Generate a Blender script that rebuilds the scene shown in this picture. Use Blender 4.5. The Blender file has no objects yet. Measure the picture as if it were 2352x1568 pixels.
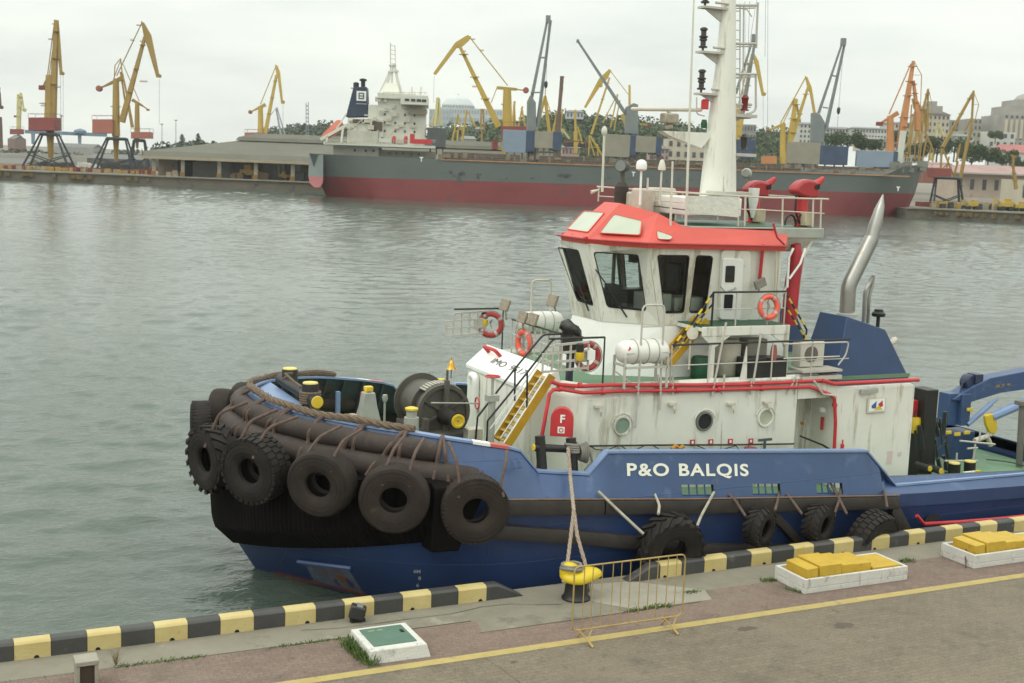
import bpy, bmesh, math, random
from mathutils import Vector as V, Matrix
random.seed(7)
S = bpy.context.scene
COL = S.collection
# ---------------------------------------------------------------- camera, sky, sun, exposure
FPX, CXP, CYP = 2866.0, 1176.0, 784.0            # focal length and centre, in pixels of a 2352 px wide frame
PITCH, ROLL, AZ = math.atan(409/2866.0), math.radians(2.18), math.radians(64.33)
CAM = V((0, 0, 10.1))
cd = V((math.cos(AZ)*math.cos(PITCH), math.sin(AZ)*math.cos(PITCH), -math.sin(PITCH)))
cr0 = V((math.sin(AZ), -math.cos(AZ), 0)); cu0 = cr0.cross(cd)
cr = cr0*math.cos(ROLL)+cu0*math.sin(ROLL); cu = cu0*math.cos(ROLL)-cr0*math.sin(ROLL)
cam = bpy.data.cameras.new('camera'); camo = bpy.data.objects.new('camera', cam); COL.objects.link(camo)
camo.matrix_world = Matrix(((cr.x, cu.x, -cd.x, CAM.x), (cr.y, cu.y, -cd.y, CAM.y), (cr.z, cu.z, -cd.z, CAM.z), (0, 0, 0, 1)))
cam.sensor_width = 36; cam.lens = 36*FPX/2352; cam.clip_start = 0.1; cam.clip_end = 20000
cam.dof.use_dof = True; cam.dof.focus_distance = 25.0; cam.dof.aperture_fstop = 2.6
S.camera = camo

SUN_EL, SUN_AZ = math.radians(50), math.radians(192)   # direction towards the sun, measured in the XY plane
world = bpy.data.worlds.new("World"); S.world = world; world.use_nodes = True
nt = world.node_tree; nt.nodes.clear()
def N(t, **k):
    n = nt.nodes.new(t)
    for a, b in k.items(): setattr(n, a, b)
    return n
out = N('ShaderNodeOutputWorld'); bg = N('ShaderNodeBackground'); bg.inputs[1].default_value = 0.100
sky = N('ShaderNodeTexSky', sky_type='NISHITA', sun_disc=False, sun_elevation=SUN_EL, sun_rotation=math.pi/2-SUN_AZ, dust_density=3.0)
tc = N('ShaderNodeTexCoord'); mp = N('ShaderNodeMapping'); mp.inputs['Scale'].default_value = (1.0, 1.0, 4.5)
n1 = N('ShaderNodeTexNoise'); n1.inputs['Scale'].default_value = 2.6; n1.inputs['Detail'].default_value = 6; n1.inputs['Roughness'].default_value = .55
rp = N('ShaderNodeValToRGB'); rp.color_ramp.elements[0].position = .33; rp.color_ramp.elements[1].position = .62
rp.color_ramp.elements[0].color = (8.9, 9.5, 8.9, 1); rp.color_ramp.elements[1].color = (11.6, 12.0, 10.9, 1)
mx = N('ShaderNodeMixRGB'); mx.inputs[0].default_value = .93
L = nt.links.new
L(tc.outputs['Generated'], mp.inputs[0]); L(mp.outputs[0], n1.inputs['Vector']); L(n1.outputs[0], rp.inputs[0])
L(sky.outputs[0], mx.inputs[1]); L(rp.outputs[0], mx.inputs[2])
# an overcast sky grows brighter from the horizon to the zenith
sep = N('ShaderNodeSeparateXYZ'); L(tc.outputs['Generated'], sep.inputs[0])
mr = N('ShaderNodeMapRange'); mr.inputs[1].default_value = 0.0; mr.inputs[2].default_value = 1.0; mr.inputs[3].default_value = .92; mr.inputs[4].default_value = 2.15; L(sep.outputs['Z'], mr.inputs[0])
vm = N('ShaderNodeVectorMath', operation='SCALE'); L(mx.outputs[0], vm.inputs[0]); L(mr.outputs[0], vm.inputs['Scale']); L(vm.outputs[0], bg.inputs[0]); L(bg.outputs[0], out.inputs[0])
sl = bpy.data.lights.new('sun', 'SUN'); sl.energy = 0.8; sl.angle = math.radians(20); sl.color = (1, .97, .9)
so = bpy.data.objects.new('sun', sl); COL.objects.link(so)
sd = V((math.cos(SUN_AZ)*math.cos(SUN_EL), math.sin(SUN_AZ)*math.cos(SUN_EL), math.sin(SUN_EL)))
so.rotation_euler = sd.to_track_quat('Z', 'Y').to_euler()
S.view_settings.view_transform = 'Standard'; S.view_settings.look = 'None'; S.view_settings.gamma = 1
S.view_settings.exposure = -0.10
S.cycles.max_bounces = 6; S.cycles.transparent_max_bounces = 12; S.cycles.volume_bounces = 0; S.cycles.use_denoising = True

# ---------------------------------------------------------------- survey helpers: a sight line of the photo meets a known plane
def ray(x, y): return cd + cr*((x-CXP)/FPX) - cu*((y-CYP)/FPX)
def onZ(x, y, z): v = ray(x, y); return CAM + v*((z-CAM.z)/v.z)
def onY(x, y, Y): v = ray(x, y); return CAM + v*((Y-CAM.y)/v.y)
def onX(x, y, X): v = ray(x, y); return CAM + v*((X-CAM.x)/v.x)
def at(x, y, D): return CAM + ray(x, y)*D
def onP(x, y, p, n): v = ray(x, y); return CAM + v*((p-CAM).dot(n)/v.dot(n))
def lerp(a, b, t): return a+(b-a)*t
def interp(x, tab):
    if x <= tab[0][0]: return tab[0][1]
    for (a, b), (c, d) in zip(tab, tab[1:]):
        if x <= c: return b+(d-b)*(x-a)/(c-a)
    return tab[-1][1]
YC = 27.8            # the tug's centre plane
WL = 0.5             # water level
Q = 1.3              # quay level
HAZE = 0.00012
def mir(p): return V((p[0], 2*YC-p[1], p[2]))

# ---------------------------------------------------------------- materials
MATS = {}
def mat(name, col, rough=.5, metal=0.0, var=.18, scale=2.0, bump=0.0, bscale=30, spots=None, streak=None, col2=None, spec=.5, plates=None):
    """painted / rubber / stone surface: base colour, soft tonal noise, optional rust or dirt patches with their own shape."""
    if name in MATS: return MATS[name]
    m = bpy.data.materials.new(name); m.use_nodes = True; t = m.node_tree; t.nodes.clear()
    def n(ty, **k):
        q = t.nodes.new(ty)
        for a, b in k.items(): setattr(q, a, b)
        return q
    o = n('ShaderNodeOutputMaterial'); b = n('ShaderNodeBsdfPrincipled'); t.links.new(b.outputs[0], o.inputs[0])
    b.inputs['Roughness'].default_value = rough; b.inputs['Metallic'].default_value = metal
    b.inputs['Specular IOR Level'].default_value = spec
    g = n('ShaderNodeNewGeometry'); pos = g.outputs['Position']
    nz = n('ShaderNodeTexNoise'); nz.inputs['Scale'].default_value = scale; nz.inputs['Detail'].default_value = 8; nz.inputs['Roughness'].default_value = .65
    t.links.new(pos, nz.inputs['Vector'])
    r = n('ShaderNodeValToRGB'); r.color_ramp.elements[0].position = .3; r.color_ramp.elements[1].position = .7
    c2 = col2 or tuple(min(1, c*(1+var)) for c in col); c1 = col if col2 else tuple(c*(1-var) for c in col)
    r.color_ramp.elements[0].color = (*c1, 1); r.color_ramp.elements[1].color = (*c2, 1)
    t.links.new(nz.outputs[0], r.inputs[0]); c = r.outputs[0]
    for (scol, thr, ssc, st) in ((spots or []) + (streak or [])):
        mpn = n('ShaderNodeMapping'); mpn.inputs['Scale'].default_value = (ssc, ssc, ssc*st); t.links.new(pos, mpn.inputs[0])
        s2 = n('ShaderNodeTexNoise'); s2.inputs['Scale'].default_value = 1; s2.inputs['Detail'].default_value = 9; s2.inputs['Roughness'].default_value = .7
        t.links.new(mpn.outputs[0], s2.inputs['Vector'])
        rr = n('ShaderNodeValToRGB'); rr.color_ramp.elements[0].position = thr; rr.color_ramp.elements[1].position = min(1, thr+.1)
        t.links.new(s2.outputs[0], rr.inputs[0])
        mm = n('ShaderNodeMixRGB'); t.links.new(rr.outputs[0], mm.inputs[0]); t.links.new(c, mm.inputs[1]); mm.inputs[2].default_value = (*scol, 1); c = mm.outputs[0]
    t.links.new(c, b.inputs['Base Color'])
    if plates:                                            # welded plate seams
        sx_ = n('ShaderNodeSeparateXYZ'); t.links.new(pos, sx_.inputs[0]); cx_ = n('ShaderNodeCombineXYZ'); t.links.new(sx_.outputs[0], cx_.inputs[0]); t.links.new(sx_.outputs[2], cx_.inputs[1])
        bk = n('ShaderNodeTexBrick'); bk.inputs['Scale'].default_value = 1; bk.inputs['Brick Width'].default_value = plates[0]; bk.inputs['Row Height'].default_value = plates[1]; bk.inputs['Mortar Size'].default_value = .012; bk.inputs['Mortar Smooth'].default_value = .6
        t.links.new(cx_.outputs[0], bk.inputs['Vector']); pb_ = n('ShaderNodeBump'); pb_.inputs['Strength'].default_value = .55; pb_.inputs['Distance'].default_value = .012; t.links.new(bk.outputs['Fac'], pb_.inputs['Height'])
    if bump:
        bn = n('ShaderNodeTexNoise'); bn.inputs['Scale'].default_value = bscale; bn.inputs['Detail'].default_value = 6; t.links.new(pos, bn.inputs['Vector'])
        bb = n('ShaderNodeBump'); bb.inputs['Strength'].default_value = bump; bb.inputs['Distance'].default_value = .03
        t.links.new(bn.outputs[0], bb.inputs['Height'])
        if plates: t.links.new(pb_.outputs[0], bb.inputs['Normal'])
        t.links.new(bb.outputs[0], b.inputs['Normal'])
    MATS[name] = m; return m
RUST = (.16, .065, .03)
white = mat('white paint', (.70, .70, .625), .4, var=.05, scale=1.2, spots=[((.36, .30, .20), .68, 2.2, 1)], streak=[((.42, .39, .30), .545, 2.5, .13), (RUST, .625, 4, .09)], bump=.05, bscale=6)
white2 = mat('clean white paint', (.80, .81, .77), .4, var=.04, streak=[((.45, .36, .22), .72, 4, .1)])
cream = mat('weathered cream paint', (.55, .51, .42), .5, var=.12, scale=4, spots=[(RUST, .63, 7, 1)])
blue = mat('hull blue paint', (.036, .072, .165), .42, var=.12, scale=1.0, spots=[((.068, .115, .215), .575, 1.6, 1), ((.022, .03, .055), .63, 2.6, 1), ((.11, .16, .25), .68, 7, 1)], streak=[((.10, .085, .09), .645, 4, .12), ((.035, .06, .14), .60, 2.2, .2)], bump=.09, bscale=3, plates=(2.4, .95))
blued = mat('shaded lower hull blue paint', (.020, .042, .122), .38, var=.2, scale=.8, spots=[((.028, .052, .14), .6, 1.2, 1)], streak=[((.05, .045, .05), .64, 3, .15)], bump=.08, bscale=3, plates=(2.4, .8))  # darker, glossier paint below, with some shade put into the colour
bluel = mat('worn and sky lit blue paint', (.19, .27, .44), .45, var=.1, scale=3, spots=[((.08, .13, .3), .58, 6, 1)])  # light blue; on the bow top faces the colour includes sky light
bluef = mat('funnel blue paint', (.022, .050, .125), .45, var=.12, scale=1.5)
red = mat('signal red paint', (.50, .035, .04), .4, var=.12, scale=3)
orange = mat('coral red paint', (.56, .078, .056), .42, var=.06, scale=1.2)
lifeor = mat('lifebuoy orange', (.75, .11, .07), .55, var=.15, scale=6)
green = mat('deck green paint', (.115, .215, .125), .6, var=.15, scale=1.2, spots=[((.2, .25, .18), .6, 2, 1)], bump=.08, bscale=20)
greend = mat('dark green paint', (.012, .07, .03), .5, var=.2)
grey = mat('machinery grey paint', (.15, .145, .125), .55, var=.2, scale=4, spots=[(RUST, .64, 6, 1), ((.25, .24, .2), .66, 3, 1)])
lgrey = mat('light grey paint', (.34, .35, .31), .55, var=.12, scale=3, spots=[(RUST, .68, 6, 1)])
black = mat('black paint', (.012, .012, .011), .5, var=.3, scale=5)
dark = mat('dark interior', (.012, .013, .014), .8, var=.2)
yellow = mat('signal yellow paint', (.66, .46, .03), .45, var=.1, scale=5)
stairy = mat('ochre yellow paint', (.48, .28, .015), .5, var=.12, scale=5)
rubber = mat('worn tyre rubber', (.014, .012, .011), .75, var=.25, scale=3, col2=(.030, .024, .020), spots=[((.06, .044, .036), .62, 2.6, 1)], bump=.35, bscale=28, spec=.25)
tuber = mat('brown fender rubber', (.036, .027, .023), .7, var=.2, scale=2, col2=(.068, .052, .045), spots=[((.12, .097, .085), .63, 3, 1)], bump=.3, bscale=40, spec=.3)
fendb = mat('shaded black fender rubber', (.0035, .003, .0026), .85, var=.3, scale=2, col2=(.008, .006, .005), bump=.3, bscale=20, spec=.12)  # black rubber, darkened further for the shade under the overhang
ropem = mat('tan rope fibre', (.15, .108, .074), .9, var=.25, scale=14, bump=.6, bscale=60)
strapm = mat('brown webbing strap', (.105, .070, .056), .9, var=.3, scale=8, bump=.4, bscale=60)
steel = mat('bright steel', (.36, .355, .33), .42, metal=1.0, var=.1, scale=3, spots=[((.3, .27, .22), .6, 3, 1)])
rustm = mat('rusty steel', (.13, .07, .04), .8, var=.35, scale=6)

def glass(name, tint, rough=.03):
    m = bpy.data.materials.new(name); m.use_nodes = True; t = m.node_tree; t.nodes.clear()
    o = t.nodes.new('ShaderNodeOutputMaterial'); mx = t.nodes.new('ShaderNodeMixShader'); tr = t.nodes.new('ShaderNodeBsdfTransparent')
    gl = t.nodes.new('ShaderNodeBsdfGlossy'); fr = t.nodes.new('ShaderNodeFresnel'); fr.inputs[0].default_value = 1.5
    tr.inputs[0].default_value = (*tint, 1); gl.inputs['Roughness'].default_value = rough
    L = t.links.new; L(fr.outputs[0], mx.inputs[0]); L(tr.outputs[0], mx.inputs[1]); L(gl.outputs[0], mx.inputs[2]); L(mx.outputs[0], o.inputs[0])
    return m
wglass = glass('wheelhouse glass', (.86, .92, .90)); pglass = mat('porthole glass', (.22, .30, .23), .12, var=.15, scale=6); roofg = mat('pale roof window', (.44, .475, .38), .2, var=.06)

# ---------------------------------------------------------------- mesh helpers
Zv = V((0, 0, 1))
class MB:
    def __init__(s): s.v = []; s.f = []; s.m = []; s.k = 0
    def add(s, vs, fs):
        o = len(s.v); s.v += [V(p) for p in vs]; s.f += [tuple(i+o for i in f) for f in fs]; s.m += [s.k]*len(fs); return s
    def hexa(s, p):   # 4 bottom (ccw) + 4 top
        return s.add(p, [(3, 2, 1, 0), (4, 5, 6, 7), (0, 1, 5, 4), (1, 2, 6, 5), (2, 3, 7, 6), (3, 0, 4, 7)])
    def box(s, c, d, R=None):
        c = V(c); h = [x/2 for x in d]
        ps = [V((a*h[0], b*h[1], e*h[2])) for e in (-1, 1) for a, b in ((-1, -1), (1, -1), (1, 1), (-1, 1))]
        return s.hexa([(R @ p if R else p)+c for p in ps])
    def bx(s, a, b):
        return s.box([(a[i]+b[i])/2 for i in range(3)], [abs(b[i]-a[i]) for i in range(3)])
    def bar(s, a, b, w, h=None, up=Zv):
        a, b = V(a), V(b); h = h or w; d = (b-a)
        if d.length < 1e-6: return s
        d.normalize(); x = d.cross(up)
        if x.length < 1e-3: x = d.cross(V((1, 0, 0)))
        x.normalize(); y = x.cross(d)
        ps = [e+x*(p*w/2)+y*(q*h/2) for e in (a, b) for p, q in ((-1, -1), (1, -1), (1, 1), (-1, 1))]
        return s.hexa(ps)
    def taper(s, a, b, w0, w1, h0=None, h1=None, up=Zv):
        a, b = V(a), V(b); h0 = h0 or w0; h1 = h1 or w1; d = (b-a).normalized(); x = d.cross(up)
        if x.length < 1e-3: x = d.cross(V((1, 0, 0)))
        x.normalize(); y = x.cross(d)
        return s.hexa([e+x*(p*w/2)+y*(q*h/2) for e, w, h in ((a, w0, h0), (b, w1, h1)) for p, q in ((-1, -1), (1, -1), (1, 1), (-1, 1))])
    def tube(s, pts, r, n=8, closed=False, cap=True):
        pts = [V(p) for p in pts]; k = len(pts); rs = r if isinstance(r, (list, tuple)) else [r]*k
        tan = []
        for i in range(k):
            a = pts[(i-1) % k] if (closed or i > 0) else pts[0]; b = pts[(i+1) % k] if (closed or i < k-1) else pts[-1]
            d = b-a; tan.append(d.normalized() if d.length > 1e-9 else V((1, 0, 0)))
        x = tan[0].cross(Zv)
        if x.length < 1e-2: x = tan[0].cross(V((1, 0, 0)))
        x.normalize(); vs = []
        for i in range(k):
            x = x-tan[i]*x.dot(tan[i])
            if x.length < 1e-6: x = tan[i].cross(V((.3, .8, .2)))
            x.normalize(); y = tan[i].cross(x)
            vs += [pts[i]+(x*math.cos(2*math.pi*j/n)+y*math.sin(2*math.pi*j/n))*rs[i] for j in range(n)]
        fs = []
        for i in range(k if closed else k-1):
            i2 = (i+1) % k
            fs += [(i*n+j, i*n+(j+1) % n, i2*n+(j+1) % n, i2*n+j) for j in range(n)]
        if cap and not closed: fs += [tuple(reversed(range(n))), tuple(range((k-1)*n, k*n))]
        return s.add(vs, fs)
    def lathe(s, prof, c, ax=Zv, n=20, closed=False):
        c = V(c); ax = V(ax).normalized(); x = ax.cross(V((0, 0, 1)) if abs(ax.z) < .9 else V((1, 0, 0))).normalized(); y = ax.cross(x)
        vs = [c+ax*h+(x*math.cos(2*math.pi*j/n)+y*math.sin(2*math.pi*j/n))*r for r, h in prof for j in range(n)]
        k = len(prof); fs = []
        for i in range(k if closed else k-1):
            i2 = (i+1) % k
            fs += [(i*n+j, i*n+(j+1) % n, i2*n+(j+1) % n, i2*n+j) for j in range(n)]
        if not closed: fs += [tuple(reversed(range(n))), tuple(range((k-1)*n, k*n))]
        return s.add(vs, fs)
    def prism(s, poly, vec):
        poly = [V(p) for p in poly]; n = len(poly); vec = V(vec)
        return s.add(poly+[p+vec for p in poly], [tuple(reversed(range(n))), tuple(range(n, 2*n))]+[(i, (i+1) % n, n+(i+1) % n, n+i) for i in range(n)])
    def loft(s, rings, closed=True, caps=True):
        n = len(rings[0]); vs = [p for r in rings for p in r]; fs = []
        for i in range(len(rings)-1):
            for j in range(n if closed else n-1):
                j2 = (j+1) % n; fs.append((i*n+j, i*n+j2, (i+1)*n+j2, (i+1)*n+j))
        if caps and closed: fs += [tuple(reversed(range(n))), tuple(range((len(rings)-1)*n, len(rings)*n))]
        return s.add(vs, fs)
    def build(s, name, mats, parent=None, smooth=True, ang=35, bevel=0, solid=0, loc=None):
        if not s.v: s.add([(0, 0, 0)], [])
        if parent is None:
            xs = [p.x for p in s.v]; ys = [p.y for p in s.v]; zs = [p.z for p in s.v]
            o = V(loc) if loc else V(((min(xs)+max(xs))/2, (min(ys)+max(ys))/2, min(zs)))
        else:
            o = V((0, 0, 0)); q = parent
            while q: o += q.location; q = q.parent
        me = bpy.data.meshes.new(name); me.from_pydata([tuple(p-o) for p in s.v], [], s.f)
        mats = mats if isinstance(mats, (list, tuple)) else [mats]
        for m_ in mats: me.materials.append(m_)
        for p, k in zip(me.polygons, s.m): p.material_index = min(k, len(mats)-1)
        bm = bmesh.new(); bm.from_mesh(me); bmesh.ops.recalc_face_normals(bm, faces=bm.faces[:]); bm.to_mesh(me); bm.free()
        if smooth:
            for p in me.polygons: p.use_smooth = True
            me.set_sharp_from_angle(angle=math.radians(ang))
        ob = bpy.data.objects.new(name, me); COL.objects.link(ob)
        if parent is None: ob.location = o
        else: ob.parent = parent
        if solid:
            md = ob.modifiers.new('thickness', 'SOLIDIFY'); md.thickness = solid; md.offset = 0
        if bevel:
            md = ob.modifiers.new('edge', 'BEVEL'); md.width = bevel; md.segments = 2; md.limit_method = 'ANGLE'; md.angle_limit = math.radians(40)
        return ob
def islands(mb):
    par = list(range(len(mb.v)))
    def find(i):
        while par[i] != i: par[i] = par[par[i]]; i = par[i]
        return i
    for f in mb.f:
        for i in f[1:]: par[find(i)] = find(f[0])
    G = {}
    for f, k in zip(mb.f, mb.m): G.setdefault(find(f[0]), []).append((f, k))
    out = []
    for fs in G.values():
        ids = sorted({i for f, _ in fs for i in f}); mp_ = {i: j for j, i in enumerate(ids)}; n_ = MB(); n_.v = [mb.v[i] for i in ids]; n_.f = [tuple(mp_[i] for i in f) for f, _ in fs]; n_.m = [k for _, k in fs]; out.append(n_)
    return out
def each(mb, name, mats, parent, **k): return [q.build(name, mats, parent, **k) for q in islands(mb)]
def tag(o, label=None, cat=None, group=None, kind=None):
    if label: o['label'] = label
    if cat: o['category'] = cat
    if group: o['group'] = group
    if kind: o['kind'] = kind
    return o
def thing(name, loc, label, cat, group=None):
    o = bpy.data.objects.new(name, None); COL.objects.link(o); o.location = loc; o.empty_display_size = .3
    return tag(o, label, cat, group)
def arc(c, r, a0, a1, n, ex, ey):
    return [V(c)+V(ex)*(r*math.cos(lerp(a0, a1, i/n)))+V(ey)*(r*math.sin(lerp(a0, a1, i/n))) for i in range(n+1)]
def fillet(pts, r, n=4):
    """round the inner corners of a polyline"""
    pts = [V(p) for p in pts]; o = [pts[0]]
    for a, b, c in zip(pts, pts[1:], pts[2:]):
        d1 = (a-b); d2 = (c-b); q = min(r, d1.length*.45, d2.length*.45); p1 = b+d1.normalized()*q; p2 = b+d2.normalized()*q
        for i in range(n+1):
            t = i/n; o.append(p1*(1-t)**2+b*2*t*(1-t)+p2*t*t)
    return o+[pts[-1]]
def lettering(name, body, org, ex, ey, h, mat_, parent, width=None, bold=.02, depth=.004, space=1.0):
    """writing laid on a surface: org = lower left corner, ex / ey = directions along and up, h = capital height"""
    cu_ = bpy.data.curves.new(name, 'FONT'); cu_.body = body; cu_.size = 1; cu_.offset = bold; cu_.extrude = 0; cu_.space_character = space
    tmp = bpy.data.objects.new(name+'_src', cu_); COL.objects.link(tmp)
    dg = bpy.context.evaluated_depsgraph_get(); me = bpy.data.meshes.new_from_object(tmp.evaluated_get(dg))
    bpy.data.objects.remove(tmp); bpy.data.curves.remove(cu_)
    xs = [v.co.x for v in me.vertices]; ys = [v.co.y for v in me.vertices]; x0, x1, y0, y1 = min(xs), max(xs), min(ys), max(ys)
    sy = h/(y1-y0); sx = (width/(x1-x0)) if width else sy
    ex = V(ex).normalized(); ey = V(ey).normalized(); nz = ex.cross(ey)
    b = MB(); b.add([V(org)+ex*((v.co.x-x0)*sx)+ey*((v.co.y-y0)*sy)+nz*depth for v in me.vertices], [tuple(p.vertices) for p in me.polygons])
    bpy.data.meshes.remove(me)
    return b.build(name, mat_, parent, smooth=False)
# ================================================================ SETTING
def node_mat(name):
    m = bpy.data.materials.new(name); m.use_nodes = True; t = m.node_tree; t.nodes.clear()
    def n(ty, **k):
        q = t.nodes.new(ty)
        for a, b in k.items():
            if a.startswith('i_'): q.inputs[a[2:].replace('_', ' ')].default_value = b
            else: setattr(q, a, b)
        return q
    o = n('ShaderNodeOutputMaterial'); b = n('ShaderNodeBsdfPrincipled'); t.links.new(b.outputs[0], o.inputs[0])
    return m, n, t.links.new, b
# ---- water
wm, n, L, b = node_mat('harbour water')
b.inputs['Base Color'].default_value = (.066, .088, .070, 1); b.inputs['Roughness'].default_value = .08; b.inputs['IOR'].default_value = 1.33
g = n('ShaderNodeNewGeometry'); hs = None
for sc, st, w in ((2.6, 1.7, .16), (6.5, 1.5, .055)):
    mpn = n('ShaderNodeMapping'); mpn.inputs['Rotation'].default_value = (0, 0, math.radians(22+sc*7)); mpn.inputs['Scale'].default_value = (sc, sc*st, sc)
    nz = n('ShaderNodeTexNoise', i_Detail=3.0, i_Roughness=.55, i_Scale=1.0, i_Distortion=.6)
    L(g.outputs['Position'], mpn.inputs[0]); L(mpn.outputs[0], nz.inputs['Vector'])
    ml = n('ShaderNodeMath', operation='MULTIPLY'); ml.inputs[1].default_value = w; L(nz.outputs[0], ml.inputs[0])
    if hs is None: hs = ml.outputs[0]
    else:
        ad = n('ShaderNodeMath', operation='ADD'); L(hs, ad.inputs[0]); L(ml.outputs[0], ad.inputs[1]); hs = ad.outputs[0]
bp = n('ShaderNodeBump', i_Strength=1.0, i_Distance=.30); L(hs, bp.inputs['Height'])
mpw = n('ShaderNodeMapping'); mpw.inputs['Scale'].default_value = (.02, .055, 1); mpw.inputs['Rotation'].default_value = (0, 0, .35); L(g.outputs['Position'], mpw.inputs[0])
nw = n('ShaderNodeTexNoise', i_Scale=1.0, i_Detail=4.0); L(mpw.outputs[0], nw.inputs['Vector']); rw = n('ShaderNodeMapRange'); rw.inputs[1].default_value = .35; rw.inputs[2].default_value = .65; rw.inputs[3].default_value = .45; rw.inputs[4].default_value = 1.0
L(nw.outputs[0], rw.inputs[0]); L(rw.outputs[0], bp.inputs['Strength']); L(bp.outputs[0], b.inputs['Normal'])
w = MB(); w.add([(-6000, 22.45, WL-.32), (9000, 22.45, WL-.32), (9000, 12000, WL-.32), (-6000, 12000, WL-.32)], [(0, 1, 2, 3)])
tag(w.build('water', wm, smooth=False), kind='structure')
import numpy as np
rng = np.random.default_rng(5)                       # a wind-ruffled sheet over the basin itself
NA, NR = 560, 1000
A_ = AZ+np.radians(np.linspace(48, -46, NA)); R_w = 17*np.exp(np.linspace(0, math.log(440/17), NR))
GX = (np.cos(A_)[None, :]*R_w[:, None]).ravel(); GY = (np.sin(A_)[None, :]*R_w[:, None]).ravel(); GZ = np.zeros_like(GX)
gust = .78+.22*np.sin(GX*.045+GY*.02+1.3*np.sin(GY*.013))+.18*np.sin(GX*.017-GY*.061+.7)+.10*np.sin(GX*.11+GY*.17)
for k in range(54):
    lam = math.exp(rng.uniform(math.log(.42), math.log(4.2))); th = AZ+rng.normal(0, .62); kx, ky = 2*math.pi/lam*math.cos(th), 2*math.pi/lam*math.sin(th); ph = rng.uniform(0, 6.28)
    q = np.sin(GX*kx+GY*ky+ph+.35*np.sin(GX*ky*.13-GY*kx*.13)); GZ += 0.0041*lam*(q+.22*q*q)
GZ = GZ*gust*.95
wme = bpy.data.meshes.new('water'); co_ = np.stack([GX, GY, GZ], 1).astype(np.float32)
ii = (np.arange(NR-1)[:, None]*NA+np.arange(NA-1)[None, :]).ravel(); fq = np.stack([ii, ii+1, ii+NA+1, ii+NA], 1).astype(np.int32)
wme.vertices.add(NR*NA); wme.vertices.foreach_set('co', co_.ravel()); nf = len(fq); wme.loops.add(nf*4); wme.loops.foreach_set('vertex_index', fq.ravel()); wme.polygons.add(nf)
wme.polygons.foreach_set('loop_start', np.arange(0, nf*4, 4, dtype=np.int32)); wme.polygons.foreach_set('use_smooth', np.ones(nf, dtype=bool)); wme.update(calc_edges=True); wme.materials.append(wm)
wo = bpy.data.objects.new('water', wme); COL.objects.link(wo); wo.location = (0, 0, WL); tag(wo, kind='structure')

# ---- the near quay: wall, concrete apron, brick strips, yellow line
def strip(name, mat_, x0, x1, y0, y1, z):
    s = MB(); s.add([(x0, y0, z), (x1, y0, z), (x1, y1, z), (x0, y1, z)], [(0, 1, 2, 3)])
    return tag(s.build(name, mat_, smooth=False), kind='structure')
def brickmat(name, c1, c2, mortar, bw, bh, patch, pthr):
    m, n, L, b = node_mat(name); b.inputs['Roughness'].default_value = .85
    g = n('ShaderNodeNewGeometry')
    bt = n('ShaderNodeTexBrick', i_Scale=1.0); bt.inputs['Color1'].default_value = (*c1, 1); bt.inputs['Color2'].default_value = (*c2, 1); bt.inputs['Mortar'].default_value = (*mortar, 1)
    bt.inputs['Mortar Size'].default_value = .008; bt.inputs['Brick Width'].default_value = bw; bt.inputs['Row Height'].default_value = bh; bt.inputs['Bias'].default_value = -.1
    L(g.outputs['Position'], bt.inputs['Vector'])
    c = bt.outputs['Color']
    for sc, thr, col, f in ((.45, pthr, patch, .75), (1.7, .56, tuple(x*.72 for x in c1), .55), (.11, .52, tuple(x*1.18 for x in c2), .6), (9, .6, tuple(x*.5 for x in c1), .5), (38, .52, tuple(x*.62 for x in c1), .6), (47, .56, tuple(min(1, x*1.5) for x in c2), .5), (3.2, .66, (.05, .045, .04), .7), (.8, .62, (.085, .072, .055), .6)):
        nz = n('ShaderNodeTexNoise', i_Scale=sc, i_Detail=8.0, i_Roughness=.65); L(g.outputs['Position'], nz.inputs['Vector'])
        r = n('ShaderNodeMapRange'); r.inputs[1].default_value = thr-.06; r.inputs[2].default_value = thr+.1; r.inputs[4].default_value = f; L(nz.outputs[0], r.inputs[0])
        mm = n('ShaderNodeMixRGB'); L(r.outputs[0], mm.inputs[0]); L(c, mm.inputs[1]); mm.inputs[2].default_value = (*col, 1); c = mm.outputs[0]
    L(c, b.inputs['Base Color'])
    bp = n('ShaderNodeBump', i_Strength=.5, i_Distance=.012); L(bt.outputs['Fac'], bp.inputs['Height']); bp.invert = True
    n2 = n('ShaderNodeTexNoise', i_Scale=25.0, i_Detail=6.0); L(g.outputs['Position'], n2.inputs['Vector'])
    b2 = n('ShaderNodeBump', i_Strength=.35, i_Distance=.02); L(n2.outputs[0], b2.inputs['Height']); L(bp.outputs[0], b2.inputs['Normal']); L(b2.outputs[0], b.inputs['Normal'])
    return m
tanb = brickmat('tan block paving', (.146, .120, .084), (.186, .155, .110), (.104, .087, .062), .24, .12, (.15, .125, .095), .58)
redb = brickmat('reddish block paving', (.160, .112, .088), (.21, .148, .118), (.115, .088, .07), .22, .11, (.18, .15, .115), .55)
conc = mat('worn concrete', (.175, .16, .12), .85, var=.16, scale=1.3, col2=(.23, .21, .165), spots=[((.13, .115, .088), .56, .8, 1), ((.29, .27, .22), .62, 1.1, 1), ((.085, .07, .055), .68, 2.5, 1)], bump=.5, bscale=30)
conc2 = mat('pale concrete patch', (.24, .22, .175), .85, var=.12, scale=2, col2=(.31, .285, .235), spots=[((.17, .15, .12), .60, 1.4, 1)], bump=.5, bscale=30)
linem = mat('worn yellow line paint', (.38, .295, .105), .8, var=.12, scale=2, spots=[((.27, .22, .12), .56, 2.2, 1), ((.17, .14, .10), .60, 7, 1)])
ground = MB(); ground.bx((-60, -60, -3), (200, 22.5, Q-.02)); tag(ground.build('quay', conc, smooth=False), kind='structure')
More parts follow.
